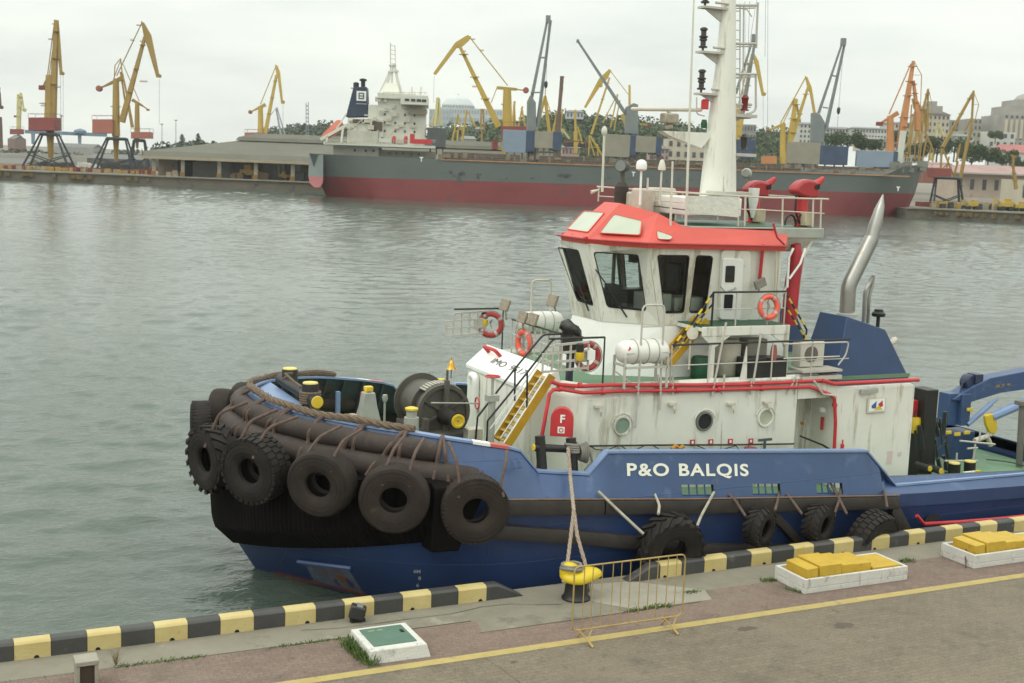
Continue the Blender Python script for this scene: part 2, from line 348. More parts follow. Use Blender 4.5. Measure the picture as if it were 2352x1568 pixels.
strip('apron', conc, -60, 200, 20.0, 22.49, Q)
def patch(pts, mat_, z, name='concrete_patch'):
    s = MB(); s.add([(x, y, z) for x, y in pts], [tuple(range(len(pts)))])
    return tag(s.build(name, mat_, smooth=False), kind='structure')
patch([(-60, 19.5), (200, 19.5), (200, 21.17), (20.4, 21.2), (16.6, 21.1), (14.5, 21.07), (14.38, 20.52), (11.3, 20.5), (9.45, 20.49), (9.6, 21.1), (6.6, 21.1), (4.57, 21.13), (2.6, 21.16), (-60, 21.2)], redb, Q+.004, 'brick_path')
strip('road', tanb, -60, 200, -60, 19.385, Q+.008)
strip('road_line', linem, -60, 200, 19.375, 19.60, Q+.012)
patch([(12.2, 22.3), (13.7, 22.1), (14.9, 21.1), (14.7, 20.56), (12.9, 20.56), (12.3, 21.2)], conc2, Q+.006)
crackm = mat('dark crack', (.09, .075, .055), .95)
def crack(pts, w_=.012):
    c_ = MB(); P = [V((x, y, Q+.011)) for x, y in pts]
    for i in range(len(P)-1): c_.k = 0; d = (P[i+1]-P[i]); s_ = V((-d.y, d.x, 0)).normalized()*w_*random.uniform(.4, 1); c_.add([P[i]-s_, P[i+1]-s_, P[i+1]+s_, P[i]+s_], [(0, 1, 2, 3)])
    return tag(c_.build('crack', crackm, smooth=False), kind='structure')
crack([(6.3, 21.75), (7.0, 21.62), (7.7, 21.60), (8.5, 21.62), (9.3, 21.6), (10.0, 21.75), (10.6, 21.72), (11.1, 21.5), (11.6, 21.35)])
crack([(9.4, 20.49), (11.0, 20.49), (14.4, 20.51)], .02)
crack([(-4, 21.2), (1, 21.19), (3, 21.16), (6, 21.12), (9.5, 21.11)], .015)
crack([(9.0, 19.38), (9.06, 18.9), (9.12, 18.3), (9.2, 17.2), (9.2, 14)], .012)

# ---- painted kerb, two runs with sloping ends
ky = mat('kerb yellow paint', (.46, .36, .14), .6, var=.08, scale=2, col2=(.54, .44, .20), spots=[((.50, .34, .03), .63, 1.7, 1), ((.24, .2, .13), .645, 5, 1), ((.20, .18, .15), .69, 12, 1)], bump=.25, bscale=18)
kb = mat('kerb black paint', (.040, .040, .038), .55, var=.2, scale=2, col2=(.062, .06, .056), spots=[((.13, .12, .11), .62, 3, 1), ((.2, .18, .15), .68, 11, 1)], bump=.25, bscale=18)
hole = mat('drain hole', (.01, .01, .01), .9)
def kerb(y0, bounds, first, end0, end1):
    k = MB(); h = .33; w_ = .27; c = .05
    prof = [(0, 0), (0, h-c), (c*.5, h-c*.25), (c, h), (w_-c, h), (w_, h-c), (w_, 0)]
    xs = bounds
    def ring(x, f, yy): return [V((x, yy+p, Q-.01+q*f)) for p, q in prof]
    for i in range(len(xs)-1):
        a, b_ = xs[i], xs[i+1]; k.k = (i+first) % 2; ya = y0(a); yb = y0(b_)
        if i == 0 and end0: k.loft([ring(a, .04, ya), ring(lerp(a, b_, .72), 1, ya), ring(b_, 1, yb)])
        elif i == len(xs)-2 and end1: k.loft([ring(a, 1, ya), ring(lerp(a, b_, .3), 1, ya), ring(b_, .04, yb)])
        else: k.loft([ring(a+.004, 1, ya), ring(b_-.004, 1, yb)])
        if k.k == 0:
            cx = lerp(a, b_, random.uniform(.15, .8)); k.k = 2
            k.prism([V((cx, lerp(ya, yb, .5)-.006, Q+.004))+V((math.cos(t)*.045, 0, math.sin(t)*.05)) for t in [math.pi*q/8 for q in range(9)]], (0, .01, 0))
    return tag(k.build('kerb', [ky, kb, hole], smooth=True, ang=30), kind='structure')
KS = 8.8/7.9
b1 = [1.19, 1.73, 2.27, 2.79, 3.31, 3.84, 4.37, 4.93, 5.46, 6.0, 6.51, 7.05, 7.58, 8.12, 8.64, 9.2, 9.95]
while b1[0] > -25: b1.insert(0, b1[0]-.53)
kerb(lambda x: 22.06, [v*KS for v in b1], 0 if (len(b1) % 2) else 1, False, True)
b2 = [12.2, 12.92, 13.42, 13.96, 14.5, 15.11, 15.62, 16.19, 16.71, 17.25, 17.78, 18.28, 18.77, 19.31, 19.78, 20.37, 20.87]
while b2[-1] < 120: b2.append(b2[-1]+.525)
kerb(lambda x: interp(x, [(13, 22.06), (20, 22.16), (200, 22.16)]), [v*KS for v in b2], 1, True, False)
# ================================================================ THE TUG
tug = thing('tugboat', (16, YC, WL), 'blue and white harbour tug with a coral roofed wheelhouse and tyres along its side', 'tugboat')
X1 = 12.0
def plan(tip, B, x1=X1, aft=None, x_end=31.0, n=26, m=14, pw=1.0):
    """half plan of the hull at one level: (x, half width), tip first"""
    P = [(x1-(x1-tip)*math.cos(math.pi/2*i/n), B*math.sin(math.pi/2*i/n)**pw) for i in range(n+1)]
    aft = B if aft is None else aft
    for i in range(1, m+1):
        x = lerp(x1, x_end, i/m); P.append((x, lerp(B, aft, min(1, (x-x1)/2.0))))
    return P
ZT = [(6.85, 4.66), (7.2, 4.58), (8.06, 4.48), (9.35, 4.34), (10.67, 4.14), (11.65, 3.97)]        # bulwark top at the bow
ZTS = ZT + [(12.12, 3.44), (13.28, 3.34), (13.70, 3.83), (21.08, 3.37), (22.1, 2.42), (31, 2.36)]
ZS = [(6.2, 3.42), (9, 3.25), (11.2, 3.07), (15.8, 2.70), (21.8, 2.29), (31, 2.05)]                # top of the rubbing strake
ZD = [(6, 3.05), (11, 2.85), (16, 2.45), (21, 2.1), (24, 1.62), (31, 1.5)]                         # deck
zt = lambda x: interp(x, ZTS); zs = lambda x: interp(x, ZS); zd = lambda x: interp(x, ZD)
def both(half):      # half ring (tip first, port side) -> port stern ... tip ... starboard stern
    return list(reversed(half)) + [mir(p) for p in half[1:]]
lv = [((7.9, 3.6, 3.4, 2.3), lambda x: -.9), ((7.3, 4.2, 4.1, 2.1), lambda x: 0.0), ((6.95, 4.4, 4.35, 1.95), lambda x: .5), ((6.55, 4.58, 4.55, 1.55), lambda x: 1.15),
      ((6.3, 4.68, 4.68, 1.15), lambda x: 2.0), ((6.25, 4.70, 4.70, 1.0), lambda x: zs(x)-.33), ((6.25, 4.70, 4.70, 1.0), lambda x: zs(x))]
h = MB(); rings = []
for (tip, B, aft, pw), zf in lv:
    rings.append(both([V((x, YC-w_, zf(x))) for x, w_ in plan(tip, B, aft=aft, pw=pw)]))
h.k = 0; h.loft(rings, closed=False)
n_ = len(rings[0]); h.k = 0
for a, b_ in zip(rings, rings[1:]): h.add([a[0], a[-1], b_[-1], b_[0]], [(0, 1, 2, 3)])
h.k = 2
bt_ = rings[2]
hull = h.build('hull', [blued, blue, rustm], tug, ang=50)
from mathutils.bvhtree import BVHTree
HB = BVHTree.FromPolygons([p.copy() for p in h.v], h.f)
def on_hull(px, py, off=.012):
    v = ray(px, py).normalized(); hit = HB.ray_cast(CAM, v); return hit[0]-v*off if hit[0] else None
def hull_patch(name, c4, m_, off=.012, n=6):
    """a sheet lying on the hull plating; c4 = corners bl, br, tr, tl"""
    s = MB(); G = []
    for i in range(n+1):
        r = []
        for j in range(n+1):
            u, v = j/n, i/n; x = (c4[0][0]*(1-u)+c4[1][0]*u)*(1-v)+(c4[3][0]*(1-u)+c4[2][0]*u)*v; y = (c4[0][1]*(1-u)+c4[1][1]*u)*(1-v)+(c4[3][1]*(1-u)+c4[2][1]*u)*v
            r.append(on_hull(x, y, off))
        G.append(r)
    for i in range(n):
        for j in range(n):
            q = [G[i][j], G[i][j+1], G[i+1][j+1], G[i+1][j]]
            if all(q): s.add(q, [(0, 1, 2, 3)])
    return s.build(name, m_, tug)
rustp = mat('rust stained plating', (.10, .12, .17), .7, var=.3, scale=2, spots=[((.20, .085, .035), .50, 1.6, .35), ((.25, .26, .27), .62, 2.5, 1)])
hull_patch('rusty_plating', [(722, 1336), (838, 1364), (800, 1307), (700, 1294)], rustp)
hull_patch('boot_line', [(628, 1318), (842, 1370), (842, 1364), (630, 1311)], mat('faded boot red', (.16, .05, .045), .7, var=.3, scale=3), .016, 10)
s = MB(); P = [on_hull(lerp(685, 806, k/8), lerp(1288, 1303, k/8), 0) for k in range(9)]; P = [p for p in P if p]; s.tube([p+V((-.02, -.05, .0)) for p in P], .05, 6); s.build('hull_ledge', mat('ledge blue', (.06, .10, .23), .4), tug)
for tx, px, py, hh in (('6M', 950, 1315, 8), ('8', 961, 1331, 8), ('6', 956, 1347, 8), ('4', 950, 1363, 8)):
    o_, x_, y_ = on_hull(px, py), on_hull(px+20, py+1), on_hull(px, py-hh)
    if o_ and x_ and y_: lettering('draught_mark', tx, o_, x_-o_, (y_-o_), (y_-o_).length, mat('faded mark white', (.45, .46, .45), .6), tug, bold=.02, depth=.01)
d_ = MB(); xs_ = [6.4+.4*i for i in range(62)]
def wdeck(x): return 4.55*math.sqrt(max(0, 1-((X1-x)/(X1-6.35))**2)) if x < X1 else 4.6
d_.loft([[V((x, YC-wdeck(x), zd(x))), V((x, YC, zd(x)+.05)), V((x, YC+wdeck(x), zd(x)))] for x in xs_], closed=False)
d_.build('main_deck', green, tug)

# bulwark: outer plating, lining, cap; freeing ports are real openings
def wtop(x):
    if x < X1: return 4.1*math.sqrt(max(0, 1-((X1-x)/(X1-6.85))**2))
    return interp(x, [(12, 4.1), (13.7, 4.40), (31, 4.45)])
def wbot(x):
    if x < X1: return 4.70*math.sqrt(max(0, 1-((X1-x)/(X1-6.25))**2))
    return 4.70
ports = [(15.55, 16.42), (17.52, 18.32), (19.40, 20.20)]
cols = []                     # parameters along the half length
n = 26
for i in range(n+1): cols.append(('b', math.pi/2*i/n))
xl = sorted(set([12.12, 12.5, 13.28, 13.5, 13.70, 14.5, 17, 18.9, 21.08, 21.5, 22.1, 23, 24.5, 26, 28, 31]+[q for p in ports for q in p]+[lerp(a, b_, k/4) for a, b_ in ports for k in (1, 2, 3)]))
cols += [('s', x) for x in xl]
def bpt(c, f, off=0.0):
    """point on the bulwark side: f=0 at the strake, 1 at the cap"""
    if c[0] == 'b':
        tip = lerp(6.25, 6.85, f); B = lerp(4.70, 4.10, f); x = X1-(X1-tip)*math.cos(c[1]); w_ = B*math.sin(c[1])
        xt = X1-(X1-6.85)*math.cos(c[1]); nx, ny = -math.cos(c[1]), math.sin(c[1])
        return V((x+nx*off, YC-w_-ny*off, lerp(zs(xt), zt(xt), f)))
    x = c[1]; return V((x, YC-lerp(4.70, wtop(x), f)-off, lerp(zs(x), zt(x), f)))
def bsheet(off, m_, name, side, rows):
    s = MB(); G = []
    for c in cols:
        H = zt(c[1])-zs(c[1]) if c[0] == 's' else 1.0
        fr = [0, .05/H, .30/H, 1] if c[0] == 's' else [0, .05, .30, 1]
        G.append([bpt(c, f, off) for f in fr])
    if side > 0: G = [[mir(p) for p in r] for r in G]
    for i in range(len(G)-1):
        hole_ = cols[i][0] == 's' and any(a-.001 <= cols[i][1] and cols[i+1][1] <= b_+.001 for a, b_ in ports)
        for r in range(3):
            if hole_ and r == 1: continue
            s.add([G[i][r], G[i+1][r], G[i+1][r+1], G[i][r+1]], [(0, 1, 2, 3)])
    # weld
    return s
lining = mat('bulwark lining paint', (.055, .068, .072), .6, var=.2, scale=3)
for side, nm in ((-1, 'port'), (1, 'starboard')):
    for off, m_, name in ((0, blue, 'bulwark'), (-.10, lining, 'bulwark_lining')):
        s = bsheet(off, m_, name, side, 3); o_ = s.build(name, m_, tug, smooth=False)
        bm = bmesh.new(); bm.from_mesh(o_.data); bmesh.ops.remove_doubles(bm, verts=bm.verts[:], dist=.002); bmesh.ops.recalc_face_normals(bm, faces=bm.faces[:]); bm.to_mesh(o_.data); bm.free()
        for p in o_.data.polygons: p.use_smooth = True
        o_.data.set_sharp_from_angle(angle=math.radians(25))
        bw_ = o_
    cap = MB(); rr = []
    for c in cols:
        a = bpt(c, 1, .035); b_ = bpt(c, 1, -.17); up = V((0, 0, .05))
        r = [a, b_, b_+up, a+up]; rr.append([mir(p) for p in r] if side > 0 else r)
    cap.loft(rr); cap.build('cap_rail', bluel, tug, ang=20)
    st = MB()
    for c in [('b', math.pi/2*i/13) for i in range(3, 13)]+[('s', x) for x in (12.3, 13.1, 14.3, 15.2, 16.9, 18.9, 20.6, 21.6, 23, 24.2, 25.4, 26.6, 27.8)]:
        a0, a1, b0, b1 = bpt(c, 0, -.11), bpt(c, .97, -.11), bpt(c, -.1, -.42), bpt(c, .97, -.20)
        b0.z = a0.z-.1; d = V((.02, 0, 0)); ps = [a0-d, b0-d, b0+d, a0+d, a1-d, b1-d, b1+d, a1+d]
        st.hexa([mir(p) for p in ps] if side > 0 else ps)
    each(st, 'bulwark_frame', lining, tug, smooth=False)
# bars in the freeing ports
for a, b_ in ports:
    pb = MB()
    for k in range(1, 4):
        x = lerp(a, b_, k/4); pb.bar(bpt(('s', x), 0, -.05)+V((0, 0, .03)), bpt(('s', x), 0, -.05)+V((0, .08, .32)), .03)
    pb.bar(bpt(('s', a), 0, -.05)+V((0, 0, .06)), bpt(('s', b_), 0, -.05)+V((0, 0, .06)), .03); pb.build('port_bars', blue, tug, smooth=False)
# white and red draught mark painted on the cap near the bow end, both sides
for side in (-1, 1):
    for a, b_, m_ in ((10.62, 11.0, white2), (11.0, 11.42, mat('faded red paint', (.55, .12, .1), .5))):
        mk = MB(); q = []
        for x in (a, b_):
            ph_ = math.acos((X1-x)/(X1-6.85)); A, Bp = bpt(('b', ph_), 1, .038), bpt(('b', ph_), 1, -.172); q += [[A+V((0, 0, -.012)), A+V((0, 0, .053)), Bp+V((0, 0, .053))]]
        q = [[mir(p) for p in r] for r in q] if side > 0 else q
        mk.loft(q, closed=False); mk.build('cap_mark', m_, tug, smooth=False)
# little towing eyes on the outer plating
ey = MB()
for px, py in ((1092, 1095), (1180, 1068), (1372, 1125), (1512, 1140), (1642, 1128), (1795, 1120), (1908, 1130), (1482, 1118)):
    p = onY(px, py, YC-4.52); ey.prism([p+V((-.05, .12, .16)), p+V((.06, -.02, -.06)), p+V((-.05, .02, -.10))], (.03, 0, 0)); ey.prism([p+V((.12, .12, .16)), p+V((.20, -.02, -.06)), p+V((.11, .02, -.10))], (.03, 0, 0))
each(ey, 'lashing_eye', blue, tug, smooth=False)
# name on the bulwark
def bulk(px, py):
    a, b_, c = bpt(('s', 15), 0), bpt(('s', 15), 1), bpt(('s', 19), 0); nn = (b_-a).cross(c-a).normalized(); return onP(px, py, a, nn), nn
pA, nn = bulk(1440, 1098); pB, _ = bulk(1719, 1098); pT, _ = bulk(1440, 1063)
ex = (pB-pA).normalized(); upv = bpt(('s', 15), 1)-bpt(('s', 15), 0); eyv = (upv-ex*upv.dot(ex)).normalized()
lettering('ship_name', 'P&O BALQIS', pA-V((0, .012, 0)), ex, eyv, (pT-pA).length, mat('lettering cream', (.70, .70, .60), .5, var=.05), bw_, width=(pB-pA).length, bold=.026, space=1.16)

# rubbing strakes
def strake(name, path, hgt, thick, parent, m_=fendb):
    s = MB(); rr = []
    for p, out in path:
        o_ = V(out); rr.append([p, p+o_*thick*.85+V((0, 0, -hgt*.06)), p+o_*thick+V((0, 0, -hgt*.5)), p+o_*thick*.85+V((0, 0, -hgt*.94)), p+V((0, 0, -hgt))])
    s.loft(rr); return s.build(name, m_, parent, ang=50)
fstr = mat('brown black strake rubber', (.032, .026, .022), .7, var=.3, scale=2.5, spots=[((.075, .05, .035), .62, 3, 1)], bump=.2, bscale=20)
for side in (-1, 1):
    o_ = lambda p: mir(p) if side > 0 else p
    out = (0, side, 0)
    for a, b_ in ((10.9, 13.42), (13.46, 17.0), (17.04, 21.85)):
        strake('rubbing_strake', [(o_(V((x, YC-4.68, zs(x)))), out) for x in [lerp(a, b_, k/8) for k in range(9)]], .34, .20, tug, fstr)
    rt = MB(); rt.tube([o_(V((x, YC-4.80, zs(x)+.015))) for x in [10.9+.5*i for i in range(23)]], .022, 5); rt.build('strake_edge', mat('rusty steel edge', (.17, .105, .07), .8, var=.3, scale=6), tug)
    strake('rubbing_strake', [(o_(V((x, YC-4.60, z))), out) for x, z in ((21.7, 2.30), (22.0, 1.95), (22.6, 1.1), (22.75, .8))], .50, .24, tug, fstr)
    strake('rubbing_strake', [(o_(V((x, YC-4.60, z))), out) for x, z in ((10.2, 2.68), (11.17, 2.52), (12.4, 2.33), (13.6, 2.12), (15, 1.84), (16.4, 1.58), (17.6, 1.42), (18.6, 1.34), (22.4, 1.2))], .33, .26, tug, fstr)
    strake('rubbing_strake', [(o_(V((x, YC-4.60, z))), out) for x, z in ((17.9, 2.42), (18.3, 2.1), (18.9, 1.55), (19.0, 1.3))], .30, .22, tug, fstr)

# black ribbed bow fender and the two rubber rollers above it
f = MB(); NB = 420; rr = []
for i in range(NB+1):
    ph_ = lerp(-1.15, 1.15, i/NB); rib = .018 if (i % 4) < 2 else 0; r = []
    zb = 1.15+.95*(abs(ph_)/1.08)**.85
    for tip, B, z in ((6.3, 4.6, 3.6), (6.05, 4.93, 3.5), (5.98, 4.97, lerp(zb, 3.5, .5)), (6.02, 4.95, zb+.45), (6.42, 4.72, zb+.04), (6.62, 4.4, zb)):
        r.append(V((X1-(X1-tip-rib)*math.cos(ph_)-2*rib*math.cos(ph_), YC-(B+rib)*math.sin(ph_), z)))
    rr.append(r)
f.loft(rr); f.build('bow_fender', fendb, tug, smooth=False)  # carried up to the rollers, partly standing for the shade there
f = MB(); pE = V((X1-(X1-6.0)*math.cos(1.27), YC-5.0*math.sin(1.27), 0))
for side in (-1, 1):
    f2 = MB(); q = [V((9.45, YC-4.0, 2.02)), V((9.92, YC-4.2, 2.02)), V((9.98, YC-4.86, 2.1)), V((9.42, YC-4.72, 2.08)), V((9.5, YC-4.2, 3.55)), V((10.6, YC-4.4, 3.5)), V((10.6, YC-4.86, 3.4)), V((9.45, YC-4.74, 3.45))]
    f2.hexa([mir(p) for p in q] if side > 0 else q); f2.build('fender_end_shade', fendb, tug, bevel=.03)  # end block; its upper wedge stands for shade behind the tyre
def bow_curve(off, zo, a0, a1, k=60):
    P = []
    for i in range(k+1):
        c = ('b', 0); a = lerp(a0, a1, i/k); s_ = -1 if a < 0 else 1
        p = bpt(('b', abs(a)), 1, off); p.z += zo; P.append(mir(p) if a < 0 else p)
    return P
def roller(a0, a1, off, zo, r):
    s = MB(); P = bow_curve(off, zo, a0, a1); rs = [r*(1-.05*math.sin(i*.9)*math.sin(i*.31)) for i in range(len(P))]; rs[0] = rs[-1] = r*.8; s.tube(P, rs, 18); return s.build('roller_fender', tuber, tug, ang=60)
roller(-1.16, 1.16, .19, -.27, .235); roller(-1.33, 1.33, .40, -.70, .27)

# ---------------------------------------------------------------- deckhouse
UD = 4.95                                     # upper deck
DY = 2.85                                     # half width of the deckhouse
def ds(x, z): return V((x, YC-DY, z))
dh = MB()
XF, XC, XR0, XR1, XE = 12.95, 13.95, 20.10, 21.35, 24.0
base = lambda x: zd(x)-.1
fore = [(XF, 1.75), (XC, DY), (XR0, DY)]
def ring(z, pts): return [V((x, YC-w_, z)) for x, w_ in pts]+[V((x, YC+w_, z)) for x, w_ in reversed(pts)]
low = [(XF-.02, 1.80), (XC-.06, DY), (XR0, DY)]
dh.loft([ring(1.9, low), ring(4.72, fore), ring(4.86, [(XF+.05, 1.72), (XC+.04, DY-.10), (XR0, DY-.10)])])
deckhouse = dh.build('deckhouse', white, tug, bevel=.05)
dh = MB(); dh.loft([ring(1.3, [(XR0+.001, DY-.95), (XR1, DY-.95)]), ring(4.80, [(XR0+.001, DY-.95), (XR1, DY-.95)])]); dh.build('deckhouse_recess', white, tug)
dh = MB(); dh.bx((XR0, YC-DY+.01, 4.45), (XR1, YC+DY-.01, 4.84)); dh.build('recess_lintel', white, tug)
dh = MB(); dh.loft([ring(1.2, [(XR1, DY), (XE, DY)]), ring(4.62, [(XR1, DY), (XE-.02, DY)]), ring(4.70, [(XR1, DY-.06), (XE-.1, DY-.06)])]); aft = dh.build('aft_deckhouse', white, tug, bevel=.03)
# sloping front panel with the number
ip = MB(); tl, tr, bl, br = V((13.62, YC+2.06, 5.32)), V((13.62, YC-2.06, 5.32)), V((12.90, YC+1.78, 4.87)), V((12.90, YC-1.78, 4.87))
ip.hexa([bl+V((0, 0, -.1)), br+V((0, 0, -.1)), tr+V((.12, 0, -.5)), tl+V((.12, 0, -.5)), bl, br, tr, tl]); fp = ip.build('front_panel', white2, tug, smooth=False, bevel=.015)
ex = (br-bl).normalized(); eyv = (tl+tr-bl-br).normalized(); nn = ex.cross(eyv)
o1, o2, o3 = [onP(x, y, bl, nn) for x, y in ((1125.5, 833), (1196, 861), (1136, 818))]
lettering('number_lettering', 'IMO  9517', o1, o2-o1, eyv, .20, mat('lettering black', (.03, .03, .03), .5), fp, width=(o2-o1).length*1.06, bold=-.004, depth=.016)
hd = MB()
for yy in (3.05,):
    p = bl+ex*.28+eyv*.62; hd.tube(fillet([p+nn*.0, p+nn*.22-eyv*.05, p+nn*.22+ex*.72-eyv*.05, p+ex*.72], .1), .05, 8)
hd.build('grab_bar', red, fp)
# upper deck plating and low coaming
ud = MB(); ud.loft([ring(UD-.10, [(13.6, 2.15), (14.2, DY-.15), (XE-.1, DY-.15)]), ring(UD, [(13.6, 2.15), (14.2, DY-.15), (XE-.1, DY-.15)])]); ud.build('upper_deck', green, tug, smooth=False)
co = MB(); P = [V((13.66, YC-2.05, 0)), V((14.15, YC-DY+.06, 0)), V((20.8, YC-DY+.06, 0))]
for side in (-1, 1):
    rr = [[p+V((0, 0, 4.80)), p+V((0, -.03, 4.98)), p+V((0, .10, 5.06)), p+V((0, .16, 4.98)), p+V((0, .16, 4.80))] for p in P]
    if side > 0: rr = [[mir(q) for q in r] for r in rr]
    co.loft(rr)
each(co, 'deck_coaming', white, tug)
# red fire main pipes along the top edge
def ppY(Y, *pts): return [onY(x, y, Y) for x, y in pts]
fm = MB(); fm.tube(ppY(YC-DY-.03, (1265, 876), (1285, 883), (1330, 887), (1400, 884), (1500, 884), (1600, 884), (1700, 882), (1800, 878), (1885, 873)), .048, 10)
fm.tube(ppY(YC-DY-.06, (1235, 1078), (1243, 1010), (1262, 905), (1270, 895), (1290, 894), (1340, 902), (1420, 898), (1500, 897), (1600, 896), (1700, 893), (1800, 890), (1860, 888), (1905, 905), (1917, 916), (1919, 970), (1916, 1035)), .045, 10)
fm.tube(ppY(YC-DY-.05, (1888, 873), (1915, 881), (2000, 877), (2100, 872), (2110, 872)), .052, 10)
for px, py in ((1286, 893), (1332, 885), (1385, 900), (1555, 896), (1650, 894), (1750, 892), (1917, 930)):
    p = onY(px, py, YC-DY-.05); fm.lathe([(.068, -.04), (.068, .04)], p, (1, 0, 0) if px < 1900 else (0, 0, 1), n=12)
fm.build('fire_pipe', red, tug)
rp_ = MB(); rp_.tube(ppY(YC-4.1, (1232, 1080), (1238, 1090), (1345, 1086)), .03, 6); rp_.build('deck_pipe', red, tug)
# portholes
for i, (px, py, m_) in enumerate(((1428, 977, pglass), (1617, 967, dark), (1757, 958, mat('pale porthole blind', (.42, .43, .33), .5)))):
    c = onY(px, py, YC-DY); po = MB()
    po.lathe([(.195, -.02), (.195, .05), (.235, .05), (.245, .03), (.25, -.02)], c, (0, -1, 0), n=28, closed=True); fr_ = po.build('porthole', white if i != 1 else grey, deckhouse)
    g_ = MB(); g_.lathe([(.20, 0), (.20, .015)], c, (0, -1, 0), n=28); g_.build('pane', m_, fr_)
    g_ = MB(); g_.tube([c+V((math.cos(a)*.30, -.03, math.sin(a)*.30)) for a in [math.pi*q/12 for q in range(1, 12)]], .016, 5); g_.build('rain_brow', white, fr_)
# small pipe hooks and lamps on the side wall
hk = MB()
for px, py in ((1372, 938), (1541, 932), (1676, 932), (1758, 928)):
    c = onY(px, py, YC-DY); hk.box(c+V((0, -.06, .06)), (.2, .12, .05)); hk.tube([c+V((0, -.10, .04)), c+V((.02, -.14, -.06)), c+V((.06, -.1, -.16)), c+V((.1, -.08, -.08))], .018, 6)
each(hk, 'wall_hook', cream, deckhouse)
wl = MB(); wl.tube(ppY(YC-DY-.12, (1345, 1024), (1500, 1022), (1700, 1021), (1824, 1019)), .022, 6); wl.build('wall_handrail', black, deckhouse)
wh_ = MB(); 
for a, b_ in ((1352, 1420), (1425, 1480), (1500, 1560), (1600, 1690), (1690, 1720)):
    wh_.tube(ppY(YC-DY-.1, (a, 1023), (lerp(a, b_, .25), 1032), (lerp(a, b_, .6), 1034), (b_, 1023)), .012, 5)
wh_.build('looped_cable', black, deckhouse)
for px in (1590, 1632, 1677, 1724):
    c = onY(px, 1016-(px-1590)*.02, YC-DY); s_ = MB(); s_.box(c+V((0, -.01, 0)), (.14, .012, .15)); sg = s_.build('fire_sign', red, deckhouse, smooth=False)
    s_ = MB(); s_.box(c+V((0, -.018, .01)), (.06, .004, .07)); s_.build('pictogram', white2, sg, smooth=False)
s_ = MB(); c = onY(1556, 1030, YC-DY-.3); s_.tube([c+V((-.16, 0, 0)), c+V((-.05, 0, .07)), c+V((.05, 0, 0)), c+V((.17, 0, .05))], .05, 8); s_.build('hose_coupling', mat('brass orange', (.5, .22, .02), .5), deckhouse)
s_ = MB(); c = onY(1724, 1030, YC-DY-.35); s_.lathe([(.02, -.3), (.02, -.04), (.16, -.03), (.17, .02), (.03, .03)], c, Zv, 16); s_.build('vent_valve', mat('dark red paint', (.22, .03, .03), .5), deckhouse)
s_ = MB(); c = onY(1757, 1012, YC-DY-.35); s_.tube([c+V((0, 0, -.4)), c], .035, 8); s_.bar(c+V((-.2, 0, .02)), c+V((.2, 0, .03)), .05, .06); s_.build('valve_tee', mat('dark green grey', (.07, .085, .075), .5), deckhouse)
# red fire hose cabinet with the letter F
c = onY(1291, 969, YC-DY-.42); a_ = math.radians(-38); exb = V((math.cos(a_), math.sin(a_), 0)); ny = V((math.sin(a_), -math.cos(a_), 0))
exb = V((.86, -.5, 0)).normalized(); ny = V((-.5, -.86, 0)).normalized()
hb = MB(); pr = [c+exb*(-.26)+Zv*-.32, c+exb*.26+Zv*-.32]+[c+exb*(.26*math.cos(t))+Zv*(.08+.27*math.sin(t)) for t in [math.pi*q/12 for q in range(13)]]
hb.prism([p-ny*.10 for p in pr], ny*.2); hc = hb.build('fire_cabinet', red, deckhouse, bevel=.015)
lettering('cabinet_letter', 'F', c+ny*.102+exb*-.04+Zv*.0, exb, Zv, .19, white2, hc, bold=.03, depth=.006)
s_ = MB(); s_.prism([c+ny*.102+exb*x+Zv*z for x, z in ((-.09, -.24), (.07, -.24), (.07, -.09), (-.09, -.09))], ny*.004); sg = s_.build('hose_pictogram', white2, hc, smooth=False)
s_ = MB(); s_.tube([c+ny*.108+exb*(-.01+.045*math.cos(t))+Zv*(-.165+.045*math.sin(t)) for t in [2*math.pi*q/14 for q in range(14)]], .010, 5, closed=True); s_.build('reel_mark', red, sg)
s_ = MB(); s_.prism([c-ny*.10+exb*x+Zv*z for x, z in ((-.2, -.3), (.2, -.3), (.2, .2), (-.2, .2))], -ny*.35); s_.build('cabinet_bracket', white, hc, smooth=False)
# recess contents
def onx(px, py, X): return onX(px, py, X)
lp = MB(); c = onX(1888, 941, XR1-.12); lp.lathe([(.02, -.09), (.07, -.07), (.09, 0), (.07, .07), (.02, .09)], c, (-1, 0, 0), 16); lp.tube([c+V((.02, 0, -.05)), c+V((.12, 0, -.05))], .04, 8); lp.build('recess_lamp', mat('white lamp globe', (.8, .8, .76), .2), aft)
ex_ = MB(); c = onX(1888, 972, XR1-.06); ex_.bar(c+V((0, 0, .17)), c+V((0, 0, -.17)), .07, .05); ex_.build('red_lever', red, aft)
s_ = MB(); s_.tube([onX(1838, 1001, XR1-1.1), onX(1890, 1022, XR1-.1), onX(1915, 1037, XR1-.08)], .025, 6); s_.build('recess_handrail', black, aft)
s_ = MB(); c = onX(1857, 945, XR1-.05); s_.box(c, (.05, .08, .1)); c = onX(1843, 972, XR1-.4); s_.box(c, (.05, .1, .07)); s_.build('brass_switch', mat('brass orange', (.5, .22, .02)), aft)
